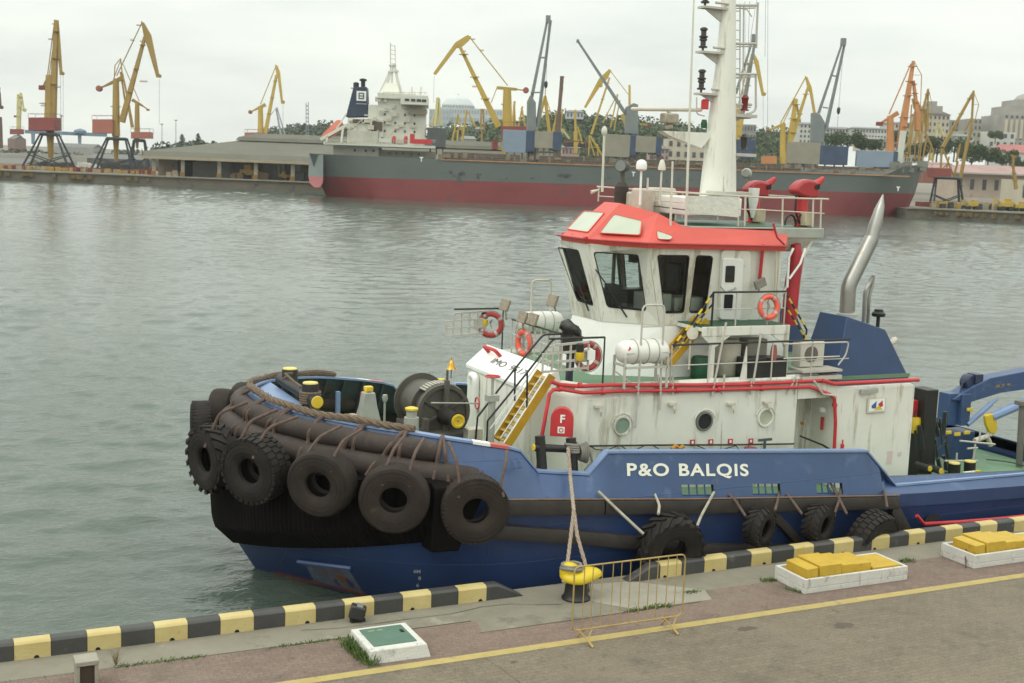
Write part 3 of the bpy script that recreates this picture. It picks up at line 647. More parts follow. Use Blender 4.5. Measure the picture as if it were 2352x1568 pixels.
# sign board with a small flag, notices on the aft wall
c = onY(2011, 930, YC-DY); s_ = MB(); s_.box(c+V((0, -.03, 0)), (.62, .04, .40)); bd = s_.build('sign_board', cream, aft, bevel=.01)
s_ = MB(); s_.box(c+V((0, -.055, .01)), (.52, .01, .32)); pn = s_.build('board_face', white2, bd, smooth=False)
for poly, m_ in ((((-.19, .0), (-.03, .12), (-.03, -.07), (-.17, -.07)), mat('flag blue', (.03, .1, .3))), (((.03, .03), (.17, .13), (.20, -.02), (.12, -.05)), red), (((-.12, -.12), (.2, -.12), (.06, .0)), yellow)):
    q = MB(); q.prism([c+V((x, -.061, z)) for x, z in poly], (0, -.003, 0)); q.build('flag_patch', m_, pn, smooth=False)
s_ = MB(); c2_ = onY(1990, 898, YC-DY); s_.bar(c2_+V((-.25, -.08, 0)), c2_+V((.3, -.08, .03)), .08, .12); s_.build('board_lamp', lgrey, aft, bevel=.01)
for px, py, w_, hh in ((2043, 1050, .17, .36), (2066, 1042, .12, .12)):
    c = onY(px, py, YC-DY); s_ = MB(); s_.box(c+V((0, -.006, 0)), (w_, .008, hh)); nb = s_.build('wall_notice', mat('pinkish notice', (.62, .50, .46), .6, var=.1, scale=30), aft, smooth=False)
s_ = MB(); c = onY(1935, 1020, YC-DY-.2); s_.lathe([(.05, -.3), (.05, 0), (.02, .02), (.02, .12)], c, Zv, 10); s_.build('small_extinguisher', red, aft)

# ---------------------------------------------------------------- funnel
def fy(px, py, Y): return onY(px, py, Y)
fN = 2.75; fF = 1.25
tN = [fy(1947, 727, YC-fN+.28), fy(2035, 757, YC-fN+.28)]; bN = [fy(1932, 886, YC-fN+.02), fy(2094, 884, YC-fN+.02)]
zt0, zt1 = tN[0].z, tN[1].z; zb = (bN[0].z+bN[1].z)/2
for side in (-1, 1):
    g = MB(); P = [V((bN[0].x-.25, YC-fN+.02, zb)), V((bN[1].x, YC-fN+.02, zb)), V((bN[1].x, YC-fF, zb)), V((bN[0].x-.25, YC-fF, zb)),
          V((tN[0].x, YC-fN+.30, zt0)), V((tN[1].x, YC-fN+.30, zt1)), V((tN[1].x, YC-fF-.1, zt1)), V((tN[0].x, YC-fF-.1, zt0))]
    P = [mir(p) for p in P] if side > 0 else P
    g.hexa(P); fu = g.build('funnel', bluef, tug, bevel=.02)
    if side < 0: funnel = fu
    g = MB(); P2 = [V((bN[0].x-.3, YC-fN-.02, zb-.22)), V((bN[1].x+.03, YC-fN-.02, zb-.22)), V((bN[1].x+.03, YC-fF, zb-.22)), V((bN[0].x-.3, YC-fF, zb-.22)), V((bN[0].x-.27, YC-fN-.01, zb+.02)), V((bN[1].x+.01, YC-fN-.01, zb+.02)), V((bN[1].x+.01, YC-fF, zb+.02)), V((bN[0].x-.27, YC-fF, zb+.02))]
    P2 = [mir(p) for p in P2] if side > 0 else P2
    g.hexa(P2); g.build('funnel_base', mat('darker funnel blue', (.018, .035, .10), .45), fu, bevel=.015)
fc = YC-2.0
g = MB(); P = [onY(x, y, fc) for x, y in ((1945, 727), (1947, 690), (1949, 656), (2002, 547), (2018, 495), (2028, 446))]
g.tube(fillet([P[0], P[2], P[3]], .16, 5), .20, 20); pipe = g.build('exhaust_pipe', steel, funnel, ang=50)
g = MB(); a, b_ = P[3], P[5]; dx = (b_-a)
rings = []
for t, r0 in ((0, .20), (.35, .195), (.7, .14), (1.0, .015)):
    c = lerp(a, b_, t); rings.append([c+V((math.cos(q)*r0*.9, math.sin(q)*r0*.9, .25*math.cos(q)*r0)) for q in [2*math.pi*i/16 for i in range(16)]])
g.loft(rings); g.build('pipe_tip', steel, pipe, ang=60)
g = MB(); g.lathe([(.26, -.05), (.26, .03), (.2, .05), (.2, .1)], onY(1946, 722, fc), Zv, 18); g.build('pipe_collar', lgrey, pipe)
g = MB(); c0 = YC-1.5
g.tube(fillet(ppY(c0, (1983, 740), (1987, 668), (1998, 650), (2002, 638)), .1), .055, 10); g.tube(fillet(ppY(c0, (1993, 742), (1996, 680), (2003, 655), (2006, 632)), .1), .05, 10); g.build('small_exhaust', steel, funnel)
g = MB(); c = onY(2018, 722, YC-1.9); g.lathe([(.05, -.35), (.05, -.05), (.17, -.05), (.19, .03), (.12, .09), (.12, .14), (.02, .16)], c, Zv, 14); g.build('vent_cowl', black, funnel)
g = MB(); c = onY(2050, 785, YC-2.2); g.lathe([(.06, -.1), (.1, .05), (.07, .14), (.02, .16)], c, (.8, 0, .6), 10); g.build('stern_lamp', cream, funnel)
# ---------------------------------------------------------------- wheelhouse
TB = [V((15.15, YC-.95, UD)), V((16.9, YC-1.75, UD)), V((20.6, YC-1.75, UD))]        # foot of the tower
TT = [V((15.46, YC-.76, 6.27)), V((16.72, YC-1.47, 6.24)), V((20.35, YC-1.55, 6.20))] # sill knuckle
TE = [V((15.02, YC-.77, 8.20)), V((16.08, YC-1.80, 8.20)), V((20.05, YC-1.80, 8.20))] # under the eave
tw = MB()
def full(l): return l+[mir(p) for p in reversed(l)]
tw.loft([full(TB), full([lerp(a, b_, .93) for a, b_ in zip(TB, TT)]), full(TT)], caps=False)
tower = tw.build('tower', white2, tug, smooth=False, bevel=.012)
def facet(bl, br, tr, tl, holes):
    """one wall facet with rounded window openings; returns the outlines of the openings"""
    n0 = (br-bl).cross(tl-bl).normalized(); ex = (br-bl).normalized(); ey_ = n0.cross(ex)
    to2 = lambda p: ((p-bl).dot(ex), (p-bl).dot(ey_)); to3 = lambda q: bl+ex*q[0]+ey_*q[1]
    outs = []
    bm = bmesh.new()
    def loop(ps):
        vs = [bm.verts.new(p) for p in ps]
        return [bm.edges.new((vs[i], vs[(i+1) % len(vs)])) for i in range(len(vs))]
    ed = loop([bl, br, tr, tl])
    for hpx in holes:
        P = [onP(x, y, bl, n0) for x, y in hpx]; R = []
        for i in range(len(P)):
            a, b_, c = P[i-1], P[i], P[(i+1) % len(P)]; q = .10; d1 = (a-b_).normalized()*q; d2 = (c-b_).normalized()*q
            for k in range(6): t = k/5; R.append((b_+d1)*(1-t)**2+b_*2*t*(1-t)+(b_+d2)*t*t)
        outs.append(R); ed += loop(R)
    bmesh.ops.triangle_fill(bm, use_beauty=True, use_dissolve=False, edges=ed)
    vs = [v.co.copy() for v in bm.verts]; bm.verts.index_update(); fs = [tuple(v.index for v in f.verts) for f in bm.faces]; bm.free()
    return vs, fs, outs, n0
W = [None]*4
facs = [((mir(TT[0]), TT[0], TE[0], mir(TE[0])), [[(1283, 566), (1331, 573), (1366, 702), (1328, 690)]], 'front'),
        ((TT[0], TT[1], TE[1], TE[0]), [[(1362, 577), (1467, 583), (1485, 714), (1394, 705)]], 'side'),
        ((TT[1], TT[2], TE[2], TE[1]), [[(1508, 584), (1583, 585), (1570, 718), (1524, 719)], [(1598, 585), (1637, 587), (1619, 718), (1581, 718)]], 'side')]
wallv, gl_out = MB(), []
for q, holes, kd in facs:
    vs, fs, outs, n0 = facet(*q, holes); wallv.add(vs, fs); gl_out += [(o_, n0) for o_ in outs]
    if kd == 'side':
        wallv.add([mir(p) for p in vs], fs); gl_out += [([mir(p) for p in o_], V((n0.x, -n0.y, n0.z))) for o_ in outs]
wallv.add([TT[2], mir(TT[2]), mir(TE[2]), TE[2]], [(0, 1, 2, 3)])
wall_ = wallv.build('wheelhouse', white, tug, smooth=False)
md = wall_.modifiers.new('t', 'SOLIDIFY'); md.thickness = .05; md.offset = 0
for o_, n0 in gl_out:
    c = sum(o_, V((0, 0, 0)))/len(o_); fr = MB(); k = len(o_)
    fr.loft([[p+n0*.035 for p in o_], [c+(p-c)*.955+n0*.035 for p in o_], [c+(p-c)*.955-n0*.06 for p in o_], [p-n0*.06 for p in o_], [p+n0*.035 for p in o_]], caps=False)
    wf = fr.build('window', mat('black window seal', (.014, .015, .015), .5), wall_, ang=40)
    g = MB(); g.add([c+(p-c)*.96-n0*.01 for p in o_], [tuple(range(k))]); g.build('pane', wglass, wf, smooth=False)
# wipers on the two forward windows
wp = MB()
for a, b_, cc in (((1331, 655), (1352, 714), 0), ((1392, 655), (1440, 728), 1)):
    n0 = gl_out[cc][1]; p0 = gl_out[cc][0][0]+n0*.08; A, B = onP(*a, p0, n0), onP(*b_, p0, n0); wp.tube([A, B], .022, 6); wp.bar(lerp(A, B, -.5), lerp(A, B, .25)+V((0, 0, .05)), .02, .03)
each(wp, 'wiper', black, wall_)
# interior: floor, ceiling, consoles, chair, far panelling
it = MB(); it.loft([full([p+V((.1, .08, 0)) for p in TT])[:0] or [V((15.6, YC-.7, 6.3)), V((16.8, YC-1.4, 6.3)), V((20.2, YC-1.45, 6.3)), V((20.2, YC+1.45, 6.3)), V((16.8, YC+1.4, 6.3)), V((15.6, YC+.7, 6.3))], [V((15.6, YC-.7, 6.32)), V((16.8, YC-1.4, 6.32)), V((20.2, YC-1.45, 6.32)), V((20.2, YC+1.45, 6.32)), V((16.8, YC+1.4, 6.32)), V((15.6, YC+.7, 6.32))]])
it.bx((18.6, YC+.3, 6.33), (20.0, YC+1.4, 8.1)); it.bx((19.7, YC-1.4, 6.33), (20.0, YC+.3, 8.1)); it.build('cabin_panelling', mat('dim brown panelling', (.16, .13, .10), .7), wall_, smooth=False)
it = MB(); it.bx((15.9, YC-.5, 6.33), (16.35, YC+.7, 6.95)); it.bx((16.3, YC+.7, 6.33), (18, YC+1.2, 6.9)); it.box((16.15, YC-.1, 7.03), (.22, .6, .2)); it.build('console', mat('dark console', (.06, .068, .06), .5), wall_, bevel=.02)
it = MB(); it.bx((16.55, YC-1.22, 6.33), (17.2, YC-.45, 6.98)); it.bx((17.25, YC-1.3, 6.33), (18.1, YC-.7, 6.9)); it.build('white_cabinet', mat('console white', (.72, .74, .66), .6), wall_, bevel=.01)
it = MB(); it.bx((17.3, YC-.6, 6.8), (17.9, YC, 6.95)); it.bx((17.8, YC-.6, 6.9), (17.95, YC, 7.7)); it.lathe([(.08, 0), (.08, .5)], (17.6, YC-.3, 6.33), Zv, 10); it.build('helm_chair', mat('black leather', (.02, .02, .02), .5), wall_, bevel=.05)
it = MB(); it.bar((16.3, YC+.2, 7), (16.3, YC+.2, 8.15), .07); it.bar((18.6, YC-1.2, 6.4), (18.6, YC-1.2, 8.15), .12); it.bar((18.95, YC-1.0, 6.4), (18.95, YC-1.0, 8.15), .1); it.build('cabin_posts', grey, wall_, smooth=False)
it = MB(); it.box((16.4, YC-.75, 7.85), (.35, .25, .22)); it.build('hanging_monitor', black, wall_, bevel=.02)
cl = MB(); cl.loft([full([p+V((.06, .06, -.02)) for p in TE]), full([p+V((.06, .06, .0)) for p in TE])]); cl.build('ceiling', mat('pale ceiling', (.4, .4, .36)), wall_, smooth=False)
# door on the port side
n3 = gl_out[3][1]; base3 = TT[1]
def on3(x, y, off): return onP(x, y, base3+n3*off, n3)
def slab(pts, off, t, r=.06):
    P = [on3(x, y, off) for x, y in pts]; R = []
    for i in range(len(P)):
        a, b_, c = P[i-1], P[i], P[(i+1) % len(P)]; d1 = (a-b_).normalized()*r; d2 = (c-b_).normalized()*r
        for k in range(5): tt = k/4; R.append((b_+d1)*(1-tt)**2+b_*2*tt*(1-tt)+(b_+d2)*tt*tt)
    s = MB(); s.prism(R, n3*t); return s
n3 = (TT[2]-TT[1]).cross(TE[1]-TT[1]).normalized()
if n3.y > 0: n3 = -n3
s = slab([(1655, 572), (1723, 575), (1716, 737), (1647, 733)], .02, .06, .14); dfm = s.build('door_frame', white, wall_, ang=30, bevel=.01)
s = slab([(1659, 592), (1706, 594), (1699, 733), (1651, 731)], .08, .05, .08); dr = s.build('door', white2, wall_, ang=30, bevel=.008)
s = slab([(1667, 610), (1688, 610), (1686, 648), (1665, 648)], .131, .012, .04); s.build('door_window', mat('dark door glass', (.03, .035, .035), .1), dr, smooth=False)
s = slab([(1664, 676), (1684, 676), (1681, 711), (1662, 711)], .131, .012, .04); s.build('door_slot', dark, dr, smooth=False)
s = MB(); s.tube([on3(1655, 658, .15), on3(1667, 671, .2), on3(1691, 662, .17)], .018, 6); s.tube([on3(1690, 660, .15), on3(1676, 668, .2)], .016, 6); s.build('door_handles', lgrey, dr)
s = MB(); s.tube([on3(1753, 560, .05), on3(1745, 640, .05)], .045, 8); s.build('red_downpipe', red, wall_)
s = MB(); s.tube([on3(1782, 578, .08), on3(1779, 680, .08)], .02, 6); s.tube([on3(1790, 580, .1), on3(1783, 690, .1)], .02, 6); each(s, 'conduit', cream, wall_)

# ---------------------------------------------------------------- coral roof with sloping skylights
ze = 8.29
EA = onZ(1345, 551, ze); EB = V((15.93, YC-2.0, ze)); EC = V((20.05, YC-2.0, 8.24))
RA = V((16.05, YC-.40, 9.21)); RB = onZ(1494, 489, 9.0); RB = V((16.75, YC-1.1, 9.0)); RC = onY(1572, 521, YC-1.62); RD = onY(1811, 531, YC-1.62)
rf = MB(); half_e = [EA, EB, EC]; lo = [p+V((.03, .02, -.10)) for p in half_e]
def both2(l): return [mir(p) for p in reversed(l)]+l
v = []; rfm = MB()
H = [EA, EB, EC, RA, RB, RC, RD, lo[0], lo[1], lo[2]]
A = H; Bm = [mir(p) for p in H]
def f_(ids):
    for L_ in (A, Bm): rfm.add([L_[i] for i in ids], [tuple(range(len(ids)))])
f_([0, 1, 4, 3]); f_([1, 5, 4]); f_([1, 2, 6, 5]); f_([0, 1, 8, 7]); f_([1, 2, 9, 8])
rfm.add([A[0], Bm[0], Bm[3], A[3]], [(0, 1, 2, 3)]); rfm.add([A[7], Bm[7], Bm[0], A[0]], [(0, 1, 2, 3)])
rfm.add([A[3], A[4], A[5], A[6], Bm[6], Bm[5], Bm[4], Bm[3]], [(0, 1, 2, 7), (1, 2, 5, 6), (0, 1, 6, 7), (2, 3, 4, 5)][:0] or [(0, 1, 6, 7), (1, 2, 5, 6), (2, 3, 4, 5)])
rfm.add([A[2], A[6], Bm[6], Bm[2], Bm[9], A[9]], [(0, 1, 2, 3), (0, 3, 4, 5)]); rfm.add([A[7], A[8], A[9], Bm[9], Bm[8], Bm[7]], [(0, 1, 4, 5), (1, 2, 3, 4)])
roof = rfm.build('wheelhouse_roof', orange, tug, smooth=False, bevel=.02)
def skylight(p0, p1, p2, pts):
    nn = (p1-p0).cross(p2-p0).normalized()
    if nn.z < 0: nn = -nn
    P = [onP(x, y, p0, nn) for x, y in pts]; R = []
    for i in range(len(P)):
        a, b_, c = P[i-1], P[i], P[(i+1) % len(P)]; d1 = (a-b_).normalized()*.07; d2 = (c-b_).normalized()*.07
        for k in range(5): t = k/4; R.append((b_+d1)*(1-t)**2+b_*2*t*(1-t)+(b_+d2)*t*t)
    c = sum(R, V((0, 0, 0)))/len(R); s = MB()
    s.loft([[c+(p-c)*1.06+nn*-.01 for p in R], [c+(p-c)*1.06+nn*.025 for p in R], [p+nn*.025 for p in R], [p-nn*.01 for p in R]], caps=False); fr = s.build('skylight', orange, roof, ang=30)
    s = MB(); s.prism([p+nn*.004 for p in R], nn*.008); s.build('pane', roofg, fr, smooth=False)
skylight(EA, mir(EA), RA, [(1304, 526), (1342, 486), (1388, 489), (1351, 533)])
skylight(EA, EB, RA, [(1379, 535), (1411, 493), (1474, 508), (1469, 540)])
skylight(EB, RC, RB, [(1508, 530), (1545, 543), (1540, 551), (1511, 550)])
s = MB(); s.tube([p+V((0, -.05, .03)) for p in (mir(EA)+V((-.06, .1, 0)), EA+V((-.06, 0, 0)), EB+V((-.02, -.04, 0)), EC+V((0, -.04, 0)))], .028, 8); s.tube(ppY(YC-2.03, (1776, 512), (1785, 545), (1800, 560), (1806, 566)), .03, 8); s.build('roof_pipe', mat('deep red pipe', (.42, .04, .05), .4), roof)
s = MB()
for px, py in ((1296, 537), (1318, 541), (1345, 547)): s.lathe([(.05, -.04), (.05, .04)], onZ(px, py, ze+.05), (.4, -1, 0), 10)
each(s, 'pipe_nozzle', red, roof)
MD = 8.72           # monkey island deck
s = MB(); s.bx((17.4, YC-1.6, MD-.05), (20.2, YC+1.6, MD)); s.bx((19.95, YC-1.7, MD-.26), (21.5, YC+1.7, MD)); s.build('monkey_island', lgrey, tug, bevel=.02)
s = MB(); s.bx((17.5, YC-1.55, MD), (21.4, YC+1.55, MD+.012)); s.build('monkey_deck', greend, tug, smooth=False)
s = MB(); s.hexa([V((20.3, YC-1.2, MD-.65)), V((21.1, YC-1.2, MD-.65)), V((21.1, YC+1.2, MD-.65)), V((20.3, YC+1.2, MD-.65)), V((20.05, YC-1.6, MD-.26)), V((21.4, YC-1.6, MD-.26)), V((21.4, YC+1.6, MD-.26)), V((20.05, YC+1.6, MD-.26))]); s.tube([V((21.3, YC-1.5, MD-.3)), V((20.7, YC-1.5, 7.4)), V((20.45, YC-1.5, 7.0))], .04, 6); s.build('platform_bracket', white, tug)
# red casing pipe behind the wheelhouse
s = MB(); s.tube([onY(1811, 745, YC-1.5), onY(1820, 650, YC-1.5), onY(1830, 590, YC-1.5), onY(1828, 560, YC-1.5)], [.20, .20, .19, .12], 14); s.build('red_casing', mat('dark signal red', (.36, .02, .03), .4), tug, ang=60)
s = MB(); s.tube(ppY(YC-1.75, (1808, 660), (1812, 590), (1822, 570)), .035, 6); s.tube(ppY(YC-1.8, (1813, 640), (1838, 605), (1850, 570)), .03, 6); each(s, 'white_stay', white2, tug)

# ---------------------------------------------------------------- rails helper
def rail(name, path, h_, nmid, posts, m_post, m_top, parent, r=.020, top=True, tr=.026):
    path = [V(p) for p in path]; s = MB()
    for k in range(1, nmid+1): s.tube([p+V((0, 0, h_*k/(nmid+1))) for p in path], r*.75, 6)
    L_ = [0]
    for a, b_ in zip(path, path[1:]): L_.append(L_[-1]+(b_-a).length)
    for t in posts:
        d = t*L_[-1]
        for i in range(len(path)-1):
            if d <= L_[i+1]+1e-6:
                p = lerp(path[i], path[i+1], (d-L_[i])/max(1e-6, L_[i+1]-L_[i])); break
        s.tube([p, p+V((0, 0, h_))], r, 6)
    o_ = s.build(name, m_post, parent)
    if top: q = MB(); q.tube([p+V((0, 0, h_)) for p in path], tr, 6); q.build('top_rail', m_top, o_)
    return o_
greyw = mat('chalky grey paint', (.46, .44, .39), .55, var=.1, scale=4, spots=[(RUST, .68, 8, 1)])
# front of the upper deck
xr = 14.0; ft_ = onX(1287, 766, xr); hh = ft_.z-UD
rail('front_rail', [V((xr, ft_.y, UD)), V((xr, 2*YC-ft_.y, UD))], hh, 2, (.0, .12, .25, .375, .5, .625, .75, .88, 1), greyw, black, tug)
for side in (-1, 1):
    mm = (lambda p: mir(p)) if side > 0 else (lambda p: p)
    # side gallery rail round the ladder head
    P = ppY(YC-DY+.05, (1262, 778), (1389, 778)); zt_ = P[0].z
    rail('ladder_head_rail', [mm(V((P[0].x, YC-DY+.05, UD))), mm(V((P[1].x, YC-DY+.05, UD)))], zt_-UD, 0, (1,), black, black, tug)
    s = MB()    # lattice gate
    g0, g1 = onY(1248, 800, YC-DY-.05), onY(1352, 800, YC-DY-.05); zt2, zb2 = onY(1300, 792, YC-DY-.05).z, onY(1300, 852, YC-DY-.05).z
    for k in range(4):
        z = lerp(zb2, zt2, k/3); s.bar(mm(V((g0.x+(.25 if k > 2 else 0), YC-DY-.05, z))), mm(V((g1.x, YC-DY-.05, z+.06))), .05 if k in (0, 2, 3) else .05, .05)
    for k in range(6):
        x = lerp(g0.x, g1.x, k/5); s.bar(mm(V((x, YC-DY-.05, zb2-(.0 if k else 0)))), mm(V((x, YC-DY-.05, zt2-(.18 if k == 0 else 0)))), .06, .03)
    s.prism([mm(V((lerp(g0.x, g1.x, t), YC-DY-.04, z))) for t, z in ((.70, lerp(zb2, zt2, .30)), (1, lerp(zb2, zt2, .33)), (1, lerp(zb2, zt2, .72)), (.70, lerp(zb2, zt2, .68)))], (0, .012, 0))
    s.build('lattice_gate', greyw, tug, smooth=False)
    # embarkation hoop and its rungs
    x0, x1 = onY(1472, 760, YC-DY-.05).x, onY(1522, 760, YC-DY-.05).x; s = MB()
    s.tube([mm(p) for p in fillet([V((x0-.03, YC-DY-.08, 4.0 if side < 0 else 4.6)), V((x0, YC-DY-.08, 5.2)), V((x0, YC-DY-.08, 6.93)), V((x1, YC-DY-.08, 6.93)), V((x1, YC-DY-.08, 5.2)), V((x1+.03, YC-DY-.08, 4.4))], .14)], .026, 8)
    for z in (5.45, 6.42): s.tube([mm(V((x0, YC-DY-.08, z))), mm(V((x1, YC-DY-.08, z)))], .018, 6)
    s.tube([mm(V((x0, YC-DY-.08, 4.95))), mm(V((x0+.25, YC-DY+.1, 4.85)))], .02, 6); s.tube([mm(V((x0-.55, YC-DY+.1, 5.35))), mm(V((x0, YC-DY-.08, 4.95)))], .022, 6)
    s.build('embarkation_hoop', greyw if side < 0 else cream, tug)
    # raft cradle
    s = MB()
    for dx in (-.55, .62):
        a = V((15.45+dx, YC-2.95, UD)); s.bar(mm(a), mm(a+V((0, 0, .75))), .05); s.bar(mm(a+V((0, .5, 0))), mm(a+V((0, .5, .75))), .05); s.bar(mm(a+V((0, 0, .55))), mm(a+V((0, .5, .55))), .05)
    s.bar(mm(V((14.9, YC-2.95, UD+.5))), mm(V((16.07, YC-2.95, UD+.5))), .05); s.build('raft_cradle', greyw, tug, smooth=False)
# port side gallery: long black-topped rail along the deckhouse edge
P0, P1 = onY(1550, 770, YC-DY-.02), onY(1910, 785, YC-DY-.02); zr = onY(1600, 785, YC-DY-.02).z
rail('side_rail', [V((onY(1545, 770, YC-DY-.02).x, YC-DY-.02, 4.95)), V((onY(1952, 785, YC-DY-.02).x, YC-DY-.02, 4.95))], onY(1700, 787, YC-DY-.02).z-4.95, 1, (.0, .2, .55, .78), greyw, black, tug)
s = MB()
for px0, py0, px1, py1 in ((1635, 910, 1668, 740), (1730, 880, 1748, 765), (1827, 905, 1830, 870), (1520, 905, 1510, 860), (1725, 905, 1725, 870), (1808, 905, 1830, 860), (1545, 905, 1545, 862), (1660, 905, 1664, 860)): s.tube([onY(px0, py0, YC-DY-.05), onY(px1, py1, YC-DY-.05)], .028, 6)
each(s, 'gallery_stanchion', greyw, tug)
# platform outside the wheelhouse door
PZ = 6.33; py0 = 25.2; a, b_ = onY(1612, 751, py0), onY(1812, 750, py0)
s = MB(); s.bx((a.x, py0, PZ-.02), (b_.x, YC-1.4, PZ+.005)); s.build('platform_plating', greend, tug, smooth=False)
s = MB(); fh = .23; s.bx((a.x, py0-.05, PZ-fh), (b_.x, py0, PZ)); s.bx((a.x, py0, PZ-.12), (b_.x, YC-1.5, PZ-.02)); plat = s.build('platform', white, tug, bevel=.01)
s = MB()
for x, d in ((a.x+.35, 1), (b_.x-.05, -1)):
    s.bar((x, py0, UD), (x, py0, PZ-fh), .09); s.prism([V((x-.04, py0-.03, PZ-fh)), V((x+.5*d, py0-.03, PZ-fh)), V((x, py0-.03, PZ-fh-.32))], (0, .05, 0))
s.prism([V((a.x, py0-.03, PZ-fh)), V((a.x+.35, py0-.03, PZ-fh)), V((a.x+.35, py0-.03, PZ-fh-.28))], (0, .05, 0))
each(s, 'platform_leg', white, tug, smooth=False)
hr = onY(1640, 671, py0+.05).z-PZ
x0 = onY(1639, 671, py0+.05).x; x1 = onY(1805, 672, py0+.05).x
o_ = rail('platform_rail', [V((x0, py0+.05, PZ)), V((x1, py0+.05, PZ))], hr, 1, (.32, .76, 1), greyw, black, tug)
s = MB(); s.tube([V((x0, py0+.05, PZ)), V((x0, py0+.05, PZ+hr))], .026, 6); s.build('corner_post', black, o_)
# stairs from the upper deck to the platform, and the black-and-yellow rails beside them
def stairs(name, a0, a1, b0, b1, n, m_, parent):
    s = MB(); st = s
    for p, q in ((a0, a1), (b0, b1)): s.bar(p, q, .05, .17)
    for k in range(n):
        t = (k+.5)/n; s.bar(lerp(a0, a1, t), lerp(b0, b1, t), .20, .03)
    return s.build(name, m_, parent, smooth=False)
sa, sb_ = onY(1625, 735, py0+.45), onY(1538, 838, py0+.45)
stairs('inner_stairs', sb_, sa, sb_+V((0, .5, 0)), sa+V((0, .5, 0)), 6, stairy, tug)
def striped(P, r):
    s = MB()
    for i in range(len(P)-1):
        k = max(2, int((P[i+1]-P[i]).length/.16)); R_ = [lerp(P[i], P[i+1], q/k) for q in range(k+1)]; n_ = len(s.f); s.tube(R_, r, 6)
        for f_i in range(n_, len(s.f)): s.m[f_i] = ((f_i-n_)//6) % 2 if f_i-n_ < 6*k else 0
    s.build('striped_handrail', [black, yellow], tug)
striped(ppY(py0+.3, (1640, 671), (1595, 735), (1545, 795)), .028); striped(ppY(py0+.3, (1637, 698), (1600, 742), (1560, 800)), .024)
striped(ppY(py0+.6, (1805, 672), (1853, 757), (1850, 780)), .026); striped(ppY(py0+.6, (1803, 700), (1845, 768), (1851, 783)), .022)
# clutter below the platform: drums, boxes, wall unit, ducts, loud hailer
s = MB(); 
for px, rr_ in ((1672, .33),): c = onY(px, 800, YC-1.9); s.lathe([(rr_*.8, 0), (rr_, .08), (rr_, .85), (rr_*.8, .95)], V((c.x, YC-1.9, UD)), Zv, 20)
s.build('white_tank', cream, tug, ang=40)
s = MB(); c = onY(1612, 820, YC-2.1); s.lathe([(.24, 0), (.26, .05), (.26, .5), (.22, .56)], V((c.x, YC-2.1, UD)), Zv, 18); s.build('green_drum', greend, tug)
s = MB(); c = onY(1730, 790, YC-1.9); s.bx((c.x-.3, YC-2.1, UD+.15), (c.x+.3, YC-1.7, UD+.95)); s.build('wall_box', mat('beige box', (.33, .31, .26), .6), tug, bevel=.02)
s = MB(); c = onY(1752, 830, YC-2.6); s.bx((onY(1707, 830, YC-2.6).x, YC-2.75, UD), (onY(1800, 830, YC-2.6).x, YC-2.3, onY(1752, 820, YC-2.6).z)); s.build('dark_locker', mat('black locker', (.018, .02, .02), .4, var=.3), tug, bevel=.02)
s = MB(); c = onY(1777, 810, YC-2.8); s.lathe([(.07, -.2), (.09, 0), (.06, .2)], c, Zv, 12); s.build('red_cone', mat('dull red', (.3, .09, .07)), tug)
s = MB(); s.prism([V((onY(1700, 870, YC-2.8).x, YC-2.8, UD)), V((onY(1716, 870, YC-2.8).x, YC-2.8, UD)), V((onY(1716, 800, YC-2.8).x, YC-2.8, UD+.9))], (0, .04, 0)); s.build('gusset', white, tug, smooth=False)
s = MB(); c = onY(1587, 765, YC-2.3); s.lathe([(.04, -.16), (.06, 0), (.14, .14), (.15, .15)], c, (-.3, -.9, .1), 14); s.tube([c, c+V((0, 0, -.9))], .025, 6); s.build('loud_hailer', cream, tug)
s = MB(); c = onY(1746, 651, YC-1.95); s.box(c, (.32, .10, .22), Matrix.Rotation(-.4, 3, 'Y')); s.tube([c, onY(1742, 672, YC-1.9)], .02, 6); s.build('work_light', mat('lamp grey', (.22, .21, .18), .4), tug, bevel=.02)
for nm, px, py in (('deck_lamp', 1465, 860),): pass
# air conditioner
ac0, ac1 = onY(1838, 785, YC-2.45), onY(1888, 840, YC-2.45)
s = MB(); s.bx((ac0.x, YC-2.5, ac1.z), (ac1.x, YC-2.15, ac0.z)); ac = s.build('air_conditioner', mat('appliance cream', (.55, .53, .46), .4, var=.06), tug, bevel=.015)
s = MB(); s.lathe([(.21, 0), (.21, .012)], V((lerp(ac0.x, ac1.x, .45), YC-2.5, (ac0.z+ac1.z)/2)), (0, -1, 0), 24); s.build('fan_grille', mat('fan shadow grey', (.13, .11, .10), .7, var=.3, scale=20), ac, smooth=False)
s = MB(); s.bx((ac0.x-.2, YC-2.9, UD-.02), (ac1.x+.3, YC-2.1, UD+.08)); s.bx((ac0.x-.2, YC-2.9, ac1.z-.08), (ac1.x+.3, YC-2.3, ac1.z-.02)); s.build('unit_shelf', greyw, tug, smooth=False)
s = MB(); s.tube(fillet(ppY(YC-2.9, (1800, 790), (1950, 785), (1943, 815), (1925, 838)), .1), .022, 6); s.tube(ppY(YC-2.9, (1800, 823), (1928, 818)), .02, 6); s.tube(ppY(YC-2.95, (1870, 875), (1890, 905), (1918, 908)), .03, 6); s.build('bent_rail', greyw, tug)
# number/name plates on the tower
lettering('stencil_note', '--  ------', onP(1353, 780, TB[0], (TB[1]-TB[0]).cross(TT[0]-TB[0]).normalized()), (TB[1]-TB[0]), TT[0]-TB[0], .02, black, tower, width=.001) if False else None

